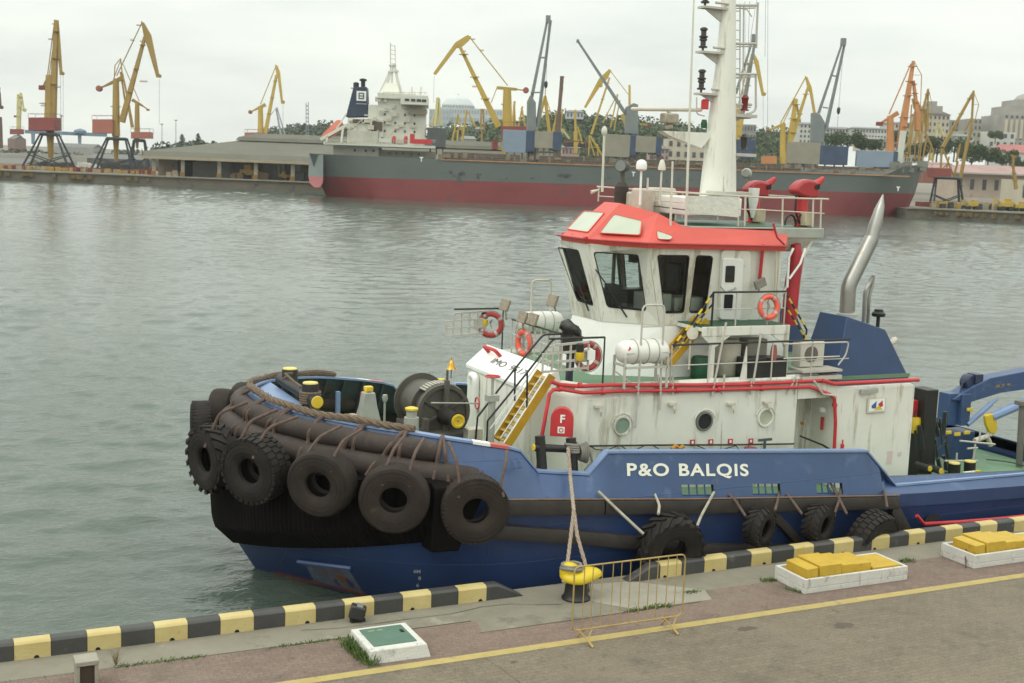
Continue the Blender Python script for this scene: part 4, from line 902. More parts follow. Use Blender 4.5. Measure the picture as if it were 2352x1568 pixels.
# ---------------------------------------------------------------- mast and the gear on the monkey island
ms = MB(); rings = []
for px0, px1, py in ((1604, 1690, 470), (1612, 1690, 400), (1630, 1690, 250), (1645, 1690, 140), (1655, 1690, 30), (1664, 1691, -150)):
    A_, B_ = onY(px0, py, YC), onY(px1, py, YC); c = (A_+B_)/2; w_ = (B_.x-A_.x)/2*.9; d_ = w_*.8
    rings.append([V((c.x+math.cos(q)*w_*1.0, YC+math.sin(q)*d_, c.z)) for q in [2*math.pi*i/20 for i in range(20)]])
ms.loft(rings); mast = ms.build('mast', white, tug, ang=50)
s = MB(); A_, B_ = onY(1580, 452, YC-.9), onY(1697, 497, YC-.9); s.bx((A_.x, YC-1.0, B_.z), (B_.x, YC+.5, A_.z)); s.build('mast_housing', white2, tug, bevel=.03)
def mY(px, py, dy=0): return onY(px, py, YC+dy)
# navigation light brackets: a plate with a gusset, and a two-tier lantern on each
lan = mat('dark lantern', (.045, .04, .036), .35, var=.3, scale=30)
for px, py, lit in ((1617, 15, 1), (1612, 118, 1), (1608, 214, 1)):
    a_, e_ = mY(px-7, py), mY(1665, py+4); w_ = .16
    s = MB(); s.bx((a_.x, YC-w_, a_.z-.035), (e_.x, YC+w_, a_.z+.02)); s.prism([V((a_.x+.1, YC-.02, a_.z-.03)), V((e_.x, YC-.02, a_.z-.03)), V((e_.x, YC-.02, a_.z-.40))], (0, .04, 0)); s.tube([V((a_.x+.35, YC-.14, a_.z+.12)), V((a_.x+.55, YC-.14, a_.z+.12)), V((e_.x, YC-.14, a_.z+.12))], .035, 6); br_ = s.build('light_bracket', greyw, mast)
    c = V((a_.x+.12, YC, a_.z+.02)); s = MB()
    for k in range(2): s.lathe([(.11, k*.26), (.115, k*.26+.04), (.07, k*.26+.06), (.07, k*.26+.17), (.10, k*.26+.19), (.10, k*.26+.23), (.06, k*.26+.26)], c+V((0, 0, .08)), Zv, 14)
    s.tube([c, c+V((0, 0, .1))], .03, 6); s.build('lantern', lan, br_)
s = MB(); c = mY(1619, 240); s.lathe([(.1, -.12), (.1, .1), (.06, .14)], c, Zv, 12); s.build('red_lantern', red, mast)
s = MB(); c = mY(1617, 285); s.lathe([(.07, -.1), (.09, .0), (.06, .12)], c, Zv, 12); s.build('green_lantern', greend, mast)
for px, py in ((1711, 222), (1709, 312)):
    a_, e_ = mY(1672, py+42), mY(px+18, py+42); s = MB(); s.bx((a_.x, YC-.2, a_.z-.04), (e_.x, YC+.2, a_.z+.04)); s.prism([V((a_.x, YC-.02, a_.z)), V((e_.x-.3, YC-.02, a_.z)), V((a_.x, YC-.02, a_.z-.35))], (0, .04, 0)); br_ = s.build('light_bracket', greyw, mast)
    c = mY(px, py+10); s = MB(); s.lathe([(.12, -.25), (.12, -.22), (.08, -.2), (.09, .05), (.11, .08), (.06, .16)], c, Zv, 12); s.build('lantern', lan if py > 300 else mat('red and black lantern', (.2, .02, .02), .4), br_)
# radar arm with scanner, long tapered bar antenna
s = MB(); P = ppY(YC-.1, (1522, 300), (1640, 305), (1612, 340), (1540, 312)); s.prism([P[0], P[1], P[2], P[3]], (0, .3, 0)); arm = s.build('radar_arm', white, mast, smooth=False)
s = MB(); c = mY(1536, 296, .05); s.lathe([(.12, 0), (.1, .14)], c, Zv, 10); s.box(c+V((0, 0, .27)), (.42, .3, .26)); s.build('radar_motor', mat('stained beige', (.33, .29, .22), .6, var=.25, scale=12), arm, bevel=.04)
s = MB(); A_, B_ = mY(1450, 250, .05), mY(1612, 252, .05); s.bar(A_, B_, .12, .10); s.build('radar_scanner', cream, arm, bevel=.04)
s = MB(); s.tube([c+V((0, 0, .4)), mY(1534, 252, .05)], .05, 8); s.build('radar_spindle', cream, arm)
# ladder frames and wires on the aft side of the mast
s = MB()
for py in (12, 100, 170, 240, 265): s.tube([mY(1690, py+.0), mY(1737 if py < 200 else 1726, py)], .04, 6); s.tube([mY(1690, py+7), mY(1734 if py < 200 else 1724, py+6)], .018, 5)
for py in range(25, 300, 22): s.tube([mY(1690, py), mY(1698, py)], .014, 5)
s.tube([mY(1741, 5), mY(1738, 70), mY(1737, 110)], .03, 6); s.tube([mY(1700, 8), mY(1699, 262)], .018, 6); s.tube([mY(1708, 8), mY(1706, 262)], .018, 6); s.tube(fillet([mY(1736, 170), mY(1736, 255), mY(1715, 262)], .15), .03, 6); s.tube(fillet([mY(1600, 223), mY(1600, 262), mY(1618, 266)], .1), .018, 6)
s.tube([mY(1695, 18), mY(1716, 22), mY(1727, 38)], .015, 5); each(s, 'mast_step', greyw, mast)
s = MB()
for x0, y0, x1, y1 in ((1711, 2, 1711, 170), (1722, 2, 1716, 180), (1764, -60, 1763, 300), (1747, -60, 1700, 240), (1760, -80, 1757, 130)): s.tube([mY(x0, y0), mY(x1, y1)], .0065, 4)
each(s, 'halyard', mat('thin grey wire', (.25, .25, .24)), mast)
s = MB(); s.box(mY(1664, 376, -.3)+V((0, 0, .0)), (.10, .05, .10)); s.build('mast_plate', rustm, mast, smooth=False)
s = MB(); A_, B_ = mY(1632, 435, -.35), mY(1720, 445, -.35); s.bx((A_.x, YC-.5, B_.z-.06), (B_.x, YC-.1, B_.z+.05)); s.build('mast_shelf', greyw, mast, bevel=.01)
# whip aerials
wm_ = mat('aerial white', (.6, .58, .5), .5, var=.1, spots=[(RUST, .6, 14, 1)])
for bx_, by_, tx, ty, r0 in ((1575, 518, 1596, -60, .035), (1383, 440, 1388, 305, .035), (1470, 470, 1473, 390, .035), (1515, 470, 1520, 388, .03), (1540, 520, 1545, 370, .03), (1487, 440, 1488, 408, .03), (1680, 430, 1683, 300, .014)):
    dy = -1.5 if bx_ in (1575, 1383, 1540) else -.6
    s = MB(); A_, B_ = onY(bx_, by_, YC+dy), onY(tx, ty, YC+dy); s.tube([A_, lerp(A_, B_, .45), B_], [r0, r0*.85, r0*.5 if bx_ == 1575 else r0*.85], 8)
    if bx_ == 1383: s.lathe([(.04, -.05), (.07, 0), (.065, .1), (.02, .16)], B_, Zv, 12)
    if bx_ == 1470: s.lathe([(.08, -.02), (.135, .02), (.14, .13), (.115, .21), (.06, .25), (.02, .26)], B_, Zv, 20)
    if bx_ == 1515: s.lathe([(.04, -.05), (.10, -.02), (.09, .08), (.05, .22), (.02, .24)], B_, Zv, 14)
    s.build('aerial', wm_ if bx_ != 1470 else white2, tug, ang=50)
# searchlights and lockers on the roof
for px, py, dy in ((1431, 381, 1.6),):
    c = onY(px, py, YC+dy); s = MB(); s.tube([c+V((0, 0, -.8 if dy < 0 else -.5)), c], .07, 8); s.lathe([(.08, -.2), (.15, -.14), (.165, .14), (.175, .16)], c, (-.75, -.55, .05), 18); o_ = s.build('searchlight', mat('dirty dark drab', (.10, .09, .075), .6, var=.3, scale=8), tug, ang=50)
    s = MB(); s.lathe([(.15, .0), (.15, .01)], c+V((-.75, -.55, .05)).normalized()*.165, (-.75, -.55, .05), 18); s.build('lens', mat('lamp glass grey', (.18, .20, .19), .1), o_, smooth=False)
s = MB(); c = onY(1428, 430, YC+1.1); s.lathe([(.16, -.75), (.19, -.3), (.19, .02), (.10, .14)], c, Zv, 16); s.build('searchlight_cover', mat('dark canvas', (.05, .045, .038), .9, var=.3, bump=.4), tug)
for x0, x1, y0, dy in ((1463, 1497, 432, .3), (1497, 1545, 430, .6), (1440, 1466, 440, .9)):
    s = MB(); A_, B_ = onY(x0, y0, YC+dy), onY(x1, y0, YC+dy); s.bx((A_.x, YC+dy-.2, MD), (B_.x, YC+dy+.3, A_.z)); s.build('roof_locker', mat('pale stained locker', (.48, .46, .38), .6, var=.15, scale=5, spots=[((.2, .15, .1), .62, 6, 1)]), tug, bevel=.05)
s = MB(); c = onY(1358, 441, YC-1.2); s.tube([c, c+V((.2, 0, .06))], [.05, .02], 8); s.build('roof_horn', cream, tug)
# monkey island railing
RYN = YC-1.45
s = MB(); rb, rc, rd = onY(1580, 443, RYN), onY(1758, 453, RYN), onY(1903, 457, RYN); fX = rb.x; ra = onX(1372, 428, fX)
s.tube([ra, rb, rc, rd], .024, 6); s.tube([p+V((0, 2.9, 0)) for p in (rb, rc, rd)], .024, 6); s.tube([rd, rd+V((0, 2.9, 0))], .024, 6)
s.tube([onX(1375, 450, fX), onX(1422, 453, fX), onX(1577, 466, fX)], .016, 6); s.tube([onY(1640, 478, RYN), onY(1760, 482, RYN), onY(1893, 490, RYN)], .016, 6)
for px0, py0_, py1 in ((1376, 428, 462), (1423, 430, 465), (1541, 440, 515), (1697, 450, 523), (1712, 451, 525), (1798, 455, 530), (1868, 457, 533), (1886, 457, 535)):
    fn_ = (lambda x, y: onX(x, y, fX)) if px0 < 1545 else (lambda x, y: onY(x, y, RYN)); a_, b_ = fn_(px0, py0_), fn_(px0-2, py1); s.tube([a_, b_], .024, 6)
    if px0 > 1600: s.tube([a_+V((0, 2.9, 0)), b_+V((0, 2.9, 0))], .022, 6)
s.build('roof_railing', cream, tug)
s = MB(); s.tube([onX(1422, 452, fX), onX(1480, 470, fX), onX(1577, 482, fX)], .014, 5); s.build('roof_wire', mat('dark wire', (.05, .04, .035)), tug)
s = MB(); A_, B_ = onY(1576, 453, RYN-.04), onY(1699, 491, RYN-.04); s.hexa([onY(1576, 488, RYN-.04), onY(1697, 499, RYN-.04), onY(1697, 499, RYN-.01), onY(1576, 488, RYN-.01), onY(1578, 449, RYN-.04), onY(1699, 452, RYN-.04), onY(1699, 452, RYN-.01), onY(1578, 449, RYN-.01)]); s.build('painted_board', mat('overpainted board', (.62, .63, .56), .6, var=.1, scale=6, bump=.5, bscale=14), tug, smooth=False)
# red fire monitors
for px, dy, hid in ((1845, -1.0, 0), (1735, .6, 1)):
    c = onY(px, 432, YC+dy); k = 1 if dy < 0 else .9; s = MB()
    s.tube([V((c.x+.0, c.y, MD)), c+V((0, 0, -.25))], .15, 12); s.lathe([(.2, 0), (.2, .05), (.15, .06)], V((c.x, c.y, MD)), Zv, 14); mon = s.build('fire_monitor', red, tug)
    body = [(-.40, -.10), (-.33, .06), (-.15, .20), (.05, .24), (.34, .20), (.40, .12), (.40, -.24), (.1, -.28), (-.2, -.20)]; s = MB(); s.prism([c+V((x*k, -.20, z*k)) for x, z in body], (0, .40, 0)); s.build('monitor_body', mat('monitor red', (.36, .026, .03), .4, var=.1), mon, bevel=.07)
    s = MB(); s.tube([c+V((.36, 0, -.05)), c+V((.46, 0, .15)), c+V((.62, -.05, .30))], [.12, .11, .05], 10); s.build('nozzle', red, mon)
    s = MB(); s.lathe([(.07, 0), (.07, .02)], c+V((.28, -.2, .04)), (0, -1, 0), 14); s.box(c+V((.34, -.21, .06)), (.06, .02, .14)); s.build('monitor_motor', black, mon, smooth=False)
    s = MB(); s.box(V((c.x-.02, c.y-.28, MD+.22)), (.30, .2, .36)); s.build('control_box', mat('yellowish box', (.50, .44, .30), .5), mon, bevel=.02)
    s = MB(); s.tube([c+V((-.3, -.1, -.2)), c+V((-.36, -.2, -.6)), V((c.x-.2, c.y-.2, MD+.1))], .03, 6); s.build('monitor_hose', black, mon)
s = MB(); c = onY(1730, 470, YC+.1); s.lathe([(.15, .35), (.13, 0), (.04, -.45)], c+V((0, 0, .1)), Zv, 14); s.build('white_cover', white2, tug, ang=50)
s = MB(); c = onY(1715, 398, YC+.4); s.lathe([(.12, -.15), (.15, 0), (.10, .14)], c, (-.7, -.7, .1), 14); s.build('dish_light', lgrey, tug)
for px in (1815, 1840): 
    s = MB(); c = onY(px, 515, YC-1.2); s.tube([c+V((math.cos(q)*.17, 0, math.sin(q)*.25)) for q in [math.pi*i/8-.3 for i in range(10)]], .025, 6); s.build('hose_loop', black, tug)
# ================================================================ THINGS ON THE QUAY
c1 = lambda x, y: (x*.3335, 1176.6+y*.3335)
c2 = lambda x, y: (724+x*.3079, 1237+y*.3079)
c3 = lambda x, y: (1206.6+x*.2565, 1176.6+y*.2565)
c4 = lambda x, y: (1689.5+x*.2882, 1116.3+y*.2882)
grassm = mat('grass blades', (.06, .11, .022), .7, var=.4, scale=20, col2=(.12, .17, .04))
def grass_clump(name, centre_line, n, h, spread):
    g_ = MB()
    for i in range(n):
        a, b_ = random.choice(list(zip(centre_line, centre_line[1:]))); t = random.random()
        p = V((lerp(a[0], b_[0], t)+random.gauss(0, spread), lerp(a[1], b_[1], t)+random.gauss(0, spread), Q))
        d = V((random.gauss(0, .5), random.gauss(0, .5), 1)).normalized()*h*random.uniform(.4, 1.15); s_ = V((random.gauss(0, 1), random.gauss(0, 1), 0)).normalized()*.008
        g_.add([p-s_, p+s_, p+d*.6+s_*.7, p+d+V((random.gauss(0, .02), random.gauss(0, .02), 0))], [(0, 1, 2, 3)])
    return tag(g_.build(name, grassm, smooth=False), kind='stuff')

# yellow-headed mooring bollard on a black stem
def bollard(cx, cy):
    t = thing('mooring_bollard', (cx, cy, Q), 'yellow headed black mooring bollard with a rope looped over it', 'bollard')
    s = MB(); s.lathe([(.30, 0), (.30, .03), (.27, .06), (.245, .12), (.23, .3), (.24, .44)], (cx, cy, Q), n=28); s.build('stem', black, t)
    # kidney-shaped head: two lobes along the quay, higher at the water side
    h = MB(); rings = []; nA = 36
    def head_r(a): return (.30+.36*max(0, math.cos(a-.05))**2+.10*max(0, math.cos(a-math.pi))**2+.06*abs(math.sin(a)))
    for zz, f in ((.40, .55), (.415, .80), (.44, .87), (.48, .89), (.53, .86), (.575, .76), (.61, .58), (.635, .33), (.64, .02)):
        rings.append([V((cx+math.cos(a)*head_r(a)*f, cy+math.sin(a)*.34*f*(1-.12*math.cos(a)), Q+zz+.05*math.sin(a)*f)) for a in [2*math.pi*i/nA for i in range(nA)]])
    h.loft(rings); h.lathe([(.20, .52), (.20, .62), (.17, .71), (.07, .755), (.01, .76)], (cx-.15, cy+.06, Q), n=18)
    h.build('head', mat('bright bollard yellow', (.62, .455, .012), .38, var=.06, scale=3, spots=[((.5, .36, .03), .66, 4, 1)]), t, ang=60)
    return t
BOL = V((12.05, 21.58, Q)); bollard(BOL.x, BOL.y)

# crowd barrier
bart = thing('crowd_barrier', (12.0, 19.4, Q), 'rusty yellow steel crowd barrier standing beside the bollard', 'barrier')
barm = mat('weathered barrier yellow', (.36, .25, .08), .6, var=.15, scale=6, spots=[((.25, .12, .05), .60, 7, 1), ((.6, .5, .3), .70, 12, 1)])
by = 19.4; x0, x1, z0, z1 = 10.78, 13.2, 1.56, 2.79
fr = MB(); fr.tube(fillet([(x0+.6, by, z0), (x0, by, z0), (x0, by, z1), (x1, by, z1), (x1, by, z0), (x0+.6, by, z0)], .12), .016, 8); fr.build('frame', barm, bart)
bb = MB()
for i in range(1, 12): xx = lerp(x0, x1, i/12)+random.uniform(-.012, .012); bb.tube([(xx, by, z0), (xx+random.uniform(-.01, .01), by, z1)], .009, 6)
bb.build('bars', barm, bart)
for xx in (x0+.28, x1-.28):
    f = MB(); f.tube(fillet([(xx-.16, by+.02, z0+.02), (xx-.02, by-.1, Q+.12), (xx, by-.32, Q+.02)], .05), .016, 6); f.tube([(xx+.16, by, z0), (xx, by-.12, Q+.1), (xx+.03, by-.30, Q+.02)], .016, 6)
    f.tube([(xx, by+.28, Q+.02), (xx, by, z0)], .016, 6); f.build('foot', barm, bart)

# white box with a green hatch lid
hx0, hx1, hy0, hy1 = 7.0, 8.06, 19.80, 20.92; hz = .24
ht = thing('hatch_box', ((hx0+hx1)/2, (hy0+hy1)/2, Q), 'low white concrete box with a green hatch lid and grass at its side', 'hatch box')
wconc = mat('white limed concrete', (.55, .54, .50), .8, var=.08, scale=3, spots=[((.30, .28, .23), .58, 2.5, 1)], streak=[((.26, .24, .2), .60, 5, .2)], bump=.4, bscale=30)
p = MB(); p.loft([[V((hx0-.03, hy0-.03, Q-.01)), V((hx1+.07, hy0-.05, Q-.01)), V((hx1+.03, hy1, Q-.01)), V((hx0-.03, hy1, Q-.01))], [V((hx0, hy0, Q+hz)), V((hx1, hy0, Q+hz)), V((hx1, hy1, Q+hz)), V((hx0, hy1, Q+hz))]])
p.build('plinth', wconc, ht, smooth=False, bevel=.02)
lid = MB(); lid.bx((hx0+.12, hy0+.17, Q+hz-.02), (hx1-.13, hy1-.12, Q+hz+.018))
lidm = mat('green hatch paint', (.085, .155, .115), .6, var=.12, scale=4, spots=[((.2, .22, .17), .63, 5, 1), ((.03, .05, .04), .68, 7, 1)]); lo = lid.build('lid', lidm, ht, bevel=.006)
hd = MB(); hd.bx((hx1-.26, hy0+.62, Q+hz+.018), (hx1-.2, hy0+.74, Q+hz+.03)); hd.build('handle', black, lo, smooth=False)
mk = MB(); mk.bx((hx0+.24, hy1-.27, Q+hz+.0185), (hx0+.36, hy1-.25, Q+hz+.0195)); mk.bx((hx0+.42, hy1-.27, Q+hz+.0185), (hx0+.52, hy1-.25, Q+hz+.0195)); mk.build('paint_mark', mat('pale yellow mark', (.5, .45, .15)), lo, smooth=False)
grass_clump('grass', [(6.9, 20.8), (6.95, 20.2), (7.02, 19.75)], 900, .22, .06)
grass_clump('grass', [(2.9, 21.16), (3.6, 21.14), (4.4, 21.12)], 240, .06, .04)
grass_clump('grass', [(-1.5, 21.2), (2.6, 21.16)], 50, .04, .03)
grass_clump('grass', [(5.6, 21.1), (6.9, 21.1)], 160, .06, .03)
grass_clump('grass', [(12.6, 20.5), (13.2, 20.55), (13.7, 20.53)], 260, .08, .05)
grass_clump('grass', [(14.4, 21.07), (14.7, 21.08)], 120, .05, .04)
grass_clump('grass', [(16.45, 21.15), (16.75, 21.1)], 150, .08, .05)
grass_clump('grass', [(20.4, 21.2), (20.7, 21.17)], 140, .08, .05)
grass_clump('grass', [(16.6, 20.6), (16.75, 20.25)], 60, .10, .03)
weedm = mat('dry weed stalks', (.22, .17, .09), .9)
for wx, wy in ((2.9, 21.25), (12.45, 21.75)):
    w_ = MB()
    for i in range(34):
        a = random.uniform(0, 6.28); r_ = random.uniform(.02, .12); w_.tube([(wx, wy, Q), (wx+math.cos(a)*r_, wy+math.sin(a)*r_, Q+random.uniform(.12, .3))], .003, 3)
    tag(w_.build('dry_weed', weedm), 'dry brown weed growing in the concrete joint near the '+('far left kerb' if wx < 5 else 'bollard'), 'weed')

# concrete block with a square dark opening, bottom left
bt = thing('concrete_block', (2.35, 20.66, Q), 'small grey concrete block with a square dark opening', 'concrete block')
k = MB(); x0b, x1b, y0b, y1b, hb = 2.17, 2.52, 20.48, 20.83, .46
k.bx((x0b, y0b, Q), (x1b, y1b, Q+.04)); k.bx((x0b, y0b, Q+.04), (x0b+.06, y1b, Q+hb-.08)); k.bx((x1b-.06, y0b, Q+.04), (x1b, y1b, Q+hb-.08)); k.bx((x0b+.06, y1b-.1, Q+.04), (x1b-.06, y1b, Q+hb-.08)); k.bx((x0b-.012, y0b-.012, Q+hb-.08), (x1b+.012, y1b+.012, Q+hb))
k.build('body', conc2, bt, smooth=False, bevel=.012)
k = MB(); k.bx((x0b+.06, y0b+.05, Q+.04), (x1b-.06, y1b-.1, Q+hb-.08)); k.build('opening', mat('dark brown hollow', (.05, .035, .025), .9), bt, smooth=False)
# small black floodlight against the kerb
ft = thing('floodlight', (7.43, 21.8, Q), 'small black floodlight box leaning against the kerb', 'floodlight')
R_ = Matrix.Rotation(-.35, 3, 'Z') @ Matrix.Rotation(.25, 3, 'Y')
f = MB(); f.box((7.43, 21.82, Q+.20), (.30, .22, .26), R_); f.build('housing', mat('dull black plastic', (.028, .028, .027), .45, var=.2), ft, bevel=.03)
f = MB(); f.box(V((7.43, 21.82, Q+.34))+R_ @ V((.05, 0, .0)), (.12, .20, .03), R_); f.build('lens', mat('grey lamp glass', (.22, .22, .22), .2), ft, bevel=.008)
f = MB(); f.bx((7.30, 21.78, Q), (7.58, 21.9, Q+.06)); f.build('bracket', black, ft, smooth=False)

# planters: white troughs with yellow painted blocks in them
ybr = mat('yellow painted block', (.44, .28, .02), .6, var=.14, scale=3, col2=(.54, .36, .04), spots=[((.32, .20, .03), .60, 4, 1), ((.5, .42, .2), .66, 5, 1), ((.15, .11, .06), .68, 9, 1)], bump=.3, bscale=25)
ph = .32
def trough(ox, oy, lab):
    t = thing('planter', (ox+1.4, oy+.5, Q), lab, 'planter', 'white concrete troughs along the quay edge')
    m_ = MB(); l_, w_ = 2.84, 1.04; wt = .07
    m_.bx((ox, oy, Q), (ox+l_, oy+w_, Q+.12)); m_.bx((ox, oy, Q+.12), (ox+l_, oy+wt, Q+ph)); m_.bx((ox, oy+w_-wt, Q+.12), (ox+l_, oy+w_, Q+ph)); m_.bx((ox, oy+wt, Q+.12), (ox+wt, oy+w_-wt, Q+ph)); m_.bx((ox+l_-wt, oy+wt, Q+.12), (ox+l_, oy+w_-wt, Q+ph))
    m_.build('trough', wconc, t, smooth=False, bevel=.015)
    m_ = MB(); m_.bx((ox+wt, oy+wt, Q+.121), (ox+l_-wt, oy+w_-wt, Q+ph-.06)); m_.build('fill', ybr, t, smooth=False)
def yb(name, lab, ox, oy, a, b_, tilt=0):
    c_ = V(((a[0]+b_[0])/2+ox, (a[1]+b_[1])/2+oy, Q+(a[2]+b_[2])/2)); m_ = MB()
    m_.box(c_, (abs(b_[0]-a[0]), abs(b_[1]-a[1]), abs(b_[2]-a[2])), Matrix.Rotation(tilt, 3, 'Y'))
    tag(m_.build(name, ybr, bevel=.012), lab, 'block', 'yellow painted blocks lying in the troughs')
for ox, oy, wh in ((16.78, 20.16, 'nearer'), (21.68, 20.24, 'farther')):
    trough(ox, oy, 'white concrete trough full of yellow blocks, the '+('one nearer the bollard' if wh == 'nearer' else 'one cut off by the right edge'))
    z0_ = ph-.058
    yb('painted_block', f'yellow block at the left end of the {wh} trough, tilted on its end', ox, oy, (.14, .12, z0_), (.44, .84, z0_+.24), -.07)
    yb('painted_block', f'long low yellow block in the middle of the {wh} trough', ox, oy, (.47, .10, z0_), (1.05, .90, z0_+.28))
    yb('painted_block', f'yellow block right of the middle block in the {wh} trough', ox, oy, (1.07, .12, z0_), (1.42, .94, z0_+.23))
    yb('painted_block', f'second yellow block from the right in the {wh} trough', ox, oy, (1.44, .16, z0_), (1.92, .92, z0_+.20))
    yb('painted_block', f'flat yellow slab at the right end of the {wh} trough', ox, oy, (1.97, .14, z0_), (2.74, .94, z0_+.07))
m_ = MB(); m_.tube([(21.55, 20.35, Q+.012), (21.67, 20.5, Q+.18), (21.78, 20.62, Q+ph+.02)], .018, 6); tag(m_.build('iron_bar', rustm), 'thin dark iron bar leaning on the end of the farther trough', 'bar')
stm = mat('dark oil stain', (.09, .07, .055), .8)
for sx, sy, r_ in ((12.9, 16.5, .16), (16.3, 18.4, .17), (14.4, 18.9, .12), (9.4, 19.0, .05)):
    s_ = MB(); s_.add([V((sx+math.cos(a)*r_*random.uniform(.5, 1.3)*1.5, sy+math.sin(a)*r_*random.uniform(.5, 1.3), Q+.0125)) for a in [2*math.pi*i/14 for i in range(14)]], [tuple(range(14))]); tag(s_.build('stain', stm, smooth=False), kind='structure')
# ---------------------------------------------------------------- foredeck gear
def sym(a, b_):
    best = None; z = .6
    while z < 9.5:
        A, B_ = onZ(*a, z), onZ(*b_, z); e = abs((A.y+B_.y)/2-YC)
        if best is None or e < best[0]: best = (e, A, B_)
        z += .01
    return best[1], best[2]
bh = MB(); P = [p+V((0, 0, -.10)) for p in bow_curve(-.06, 0, -1.0, 1.0, 30)]; P = [p for p in P if p.x < 7.85]
bh.prism([V((p.x, p.y, 4.50)) for p in P], (0, 0, .03)); bh.build('breasthook', bluel, tug, smooth=False)
A_, B_ = sym((713, 880), (666, 847)); hb = MB()
hbt = None
for p in (A_, B_):
    hb = MB(); hb.lathe([(.19, -2.0), (.19, -.04), (.18, 0)], V((p.x, p.y, p.z)), Zv, 20); hbt = hb.build('bow_bitt', black, tug)
for p in (A_, B_): s = MB(); s.lathe([(.175, 0), (.165, .025)], p, Zv, 20); s.build('yellow_cap', mat('pale yellow cap', (.62, .50, .13), .5), hbt)
s = MB(); zc_ = onX(729, 924, A_.x).z; s.tube([V((A_.x, A_.y-.55, zc_)), V((A_.x, B_.y+.55, zc_))], .14, 16); s.build('cross_bar', black, hbt)
s = MB(); s.lathe([(.14, 0), (.13, .02)], V((A_.x, A_.y-.55, zc_)), (0, -1, 0), 18); s.build('yellow_cap', yellow, hbt)
# tow winch: big spoked drum athwartships
cy = YC-1.15; cN = onY(1017, 945, cy); R = .66; s = MB(); wl_ = 1.5
s.lathe([(R, -.02), (R, .09), (R-.09, .09), (R-.09, .02), (.1, .02), (.1, -.02)], cN, (0, -1, 0), 40); s.lathe([(R, 0), (R, .05), (.3, .05)], cN+V((0, .45, 0)), (0, -1, 0), 40); s.lathe([(R+.02, 0), (R+.02, .06), (.2, .06)], cN+V((0, wl_, 0)), (0, -1, 0), 40)
s.lathe([(R-.12, -wl_), (R-.12, 0)], cN, (0, -1, 0), 32)
for k in range(6):
    a = k*math.pi/3+.5; s.bar(cN+V((0, -.05, 0)), cN+V((math.cos(a)*(R-.06), -.05, math.sin(a)*(R-.06))), .05, .07, up=V((0, 1, 0)))
wgm = mat('winch brown grey', (.085, .078, .064), .6, var=.2, scale=4, spots=[(RUST, .62, 6, 1), ((.16, .15, .12), .66, 3, 1)])
win = s.build('tow_winch', wgm, tug, ang=40)
s = MB()
for k in range(16):
    a = .6+k*.11; s.box(cN+V((math.cos(a)*(R+.0), .22, math.sin(a)*(R+.0))), (.05, .34, .05), Matrix.Rotation(-a, 3, 'Y'))
s.build('brake_band', mat('pale worn band', (.33, .31, .25), .5, var=.3, scale=8), win, smooth=False)
s = MB(); s.bar(cN+V((.02, -.16, -1.2)), cN+V((.02, -.16, R+.12)), .12, .10); s.bar(cN+V((-.5, -.1, -1.2)), cN+V((-.5, -.1, -.1)), .3, .14); s.bx((cN.x-.6, cy-.5, zd(11)), (cN.x+.5, cy+wl_, cN.z-.42)); s.bar(cN+V((.02, -.16, R+.12)), cN+V((.02, -.16, R+.36)), .05, .05); s.build('winch_frame', wgm, win, smooth=False, bevel=.01)
wc = onY(1052, 967, cy-.85); s = MB(); s.lathe([(.22, .75), (.20, .55), (.15, .30), (.15, .12), (.17, .03), (.2, 0)], wc, (0, 1, 0), 24); s.build('warping_head', mat('worn black steel', (.03, .028, .026), .35, var=.3), win)
s = MB(); s.lathe([(.165, .02), (.165, -.02), (.12, -.03), (.10, -.005), (.02, .0)], wc, (0, 1, 0), 26); s.build('yellow_flange', yellow, win)
s = MB(); hw = onY(990, 925, cy-.3); p2 = onY(1096, 926, cy-.3); s.tube([hw, p2], .02, 6); s.build('brake_rod', lgrey, win)
s = MB(); s.tube([p2+V((.03*0, math.cos(q)*.12, math.sin(q)*.14)) for q in [2*math.pi*i/16 for i in range(16)]], .018, 6, closed=True); s.bar(p2+V((0, -.12, 0)), p2+V((0, .12, 0)), .02); s.build('brake_wheel', red, win)
s = MB(); bx0 = onY(1072, 984, cy-.7); bx1 = onY(1105, 1016, cy-.7); s.bx((bx0.x, cy-.8, bx1.z-.4), (bx1.x, cy-.5, bx0.z)); s.build('control_stand', cream, win, bevel=.02)
# grey fairlead post with yellow cap, near side; staple; deck lights
s = MB(); c = onY(945, 958, YC-2.2); s.lathe([(.19, -1.4), (.165, 0), (.12, .0), (.12, .18)], c, Zv, 18); gp = s.build('fairlead_post', lgrey, tug)
s = MB(); s.lathe([(.10, .18), (.15, .17), (.15, .21), (.08, .235)], c, Zv, 18); s.build('yellow_cap', yellow, gp)
s = MB(); c = onY(846, 900, YC-.3); w_ = .13
s.loft([[c+V((-.42, -.3, -1.3)), c+V((.42, -.3, -1.3)), c+V((.42, .3, -1.3)), c+V((-.42, .3, -1.3))], [c+V((-w_*1.5, -w_, -.35)), c+V((w_*1.5, -w_, -.35)), c+V((w_*1.5, w_, -.35)), c+V((-w_*1.5, w_, -.35))], [c+V((-w_, -w_, .0)), c+V((w_, -w_, .0)), c+V((w_, w_, .0)), c+V((-w_, w_, .0))]]); sp = s.build('towing_staple', lgrey, tug, bevel=.02)
s = MB(); s.box(c+V((0, 0, .08)), (.2, .16, .12)); s.box(c+V((-.08, -.05, .0)), (.06, .1, .2)); s.build('yellow_cap', yellow, sp, bevel=.02)
s = MB(); c = onY(884, 915, YC+2.6); s.tube([c, c+V((0, 0, -.8))], .03, 6); s.lathe([(.05, -.08), (.08, 0), (.06, .1)], c, Zv, 10); s.build('deck_light', lgrey, tug)
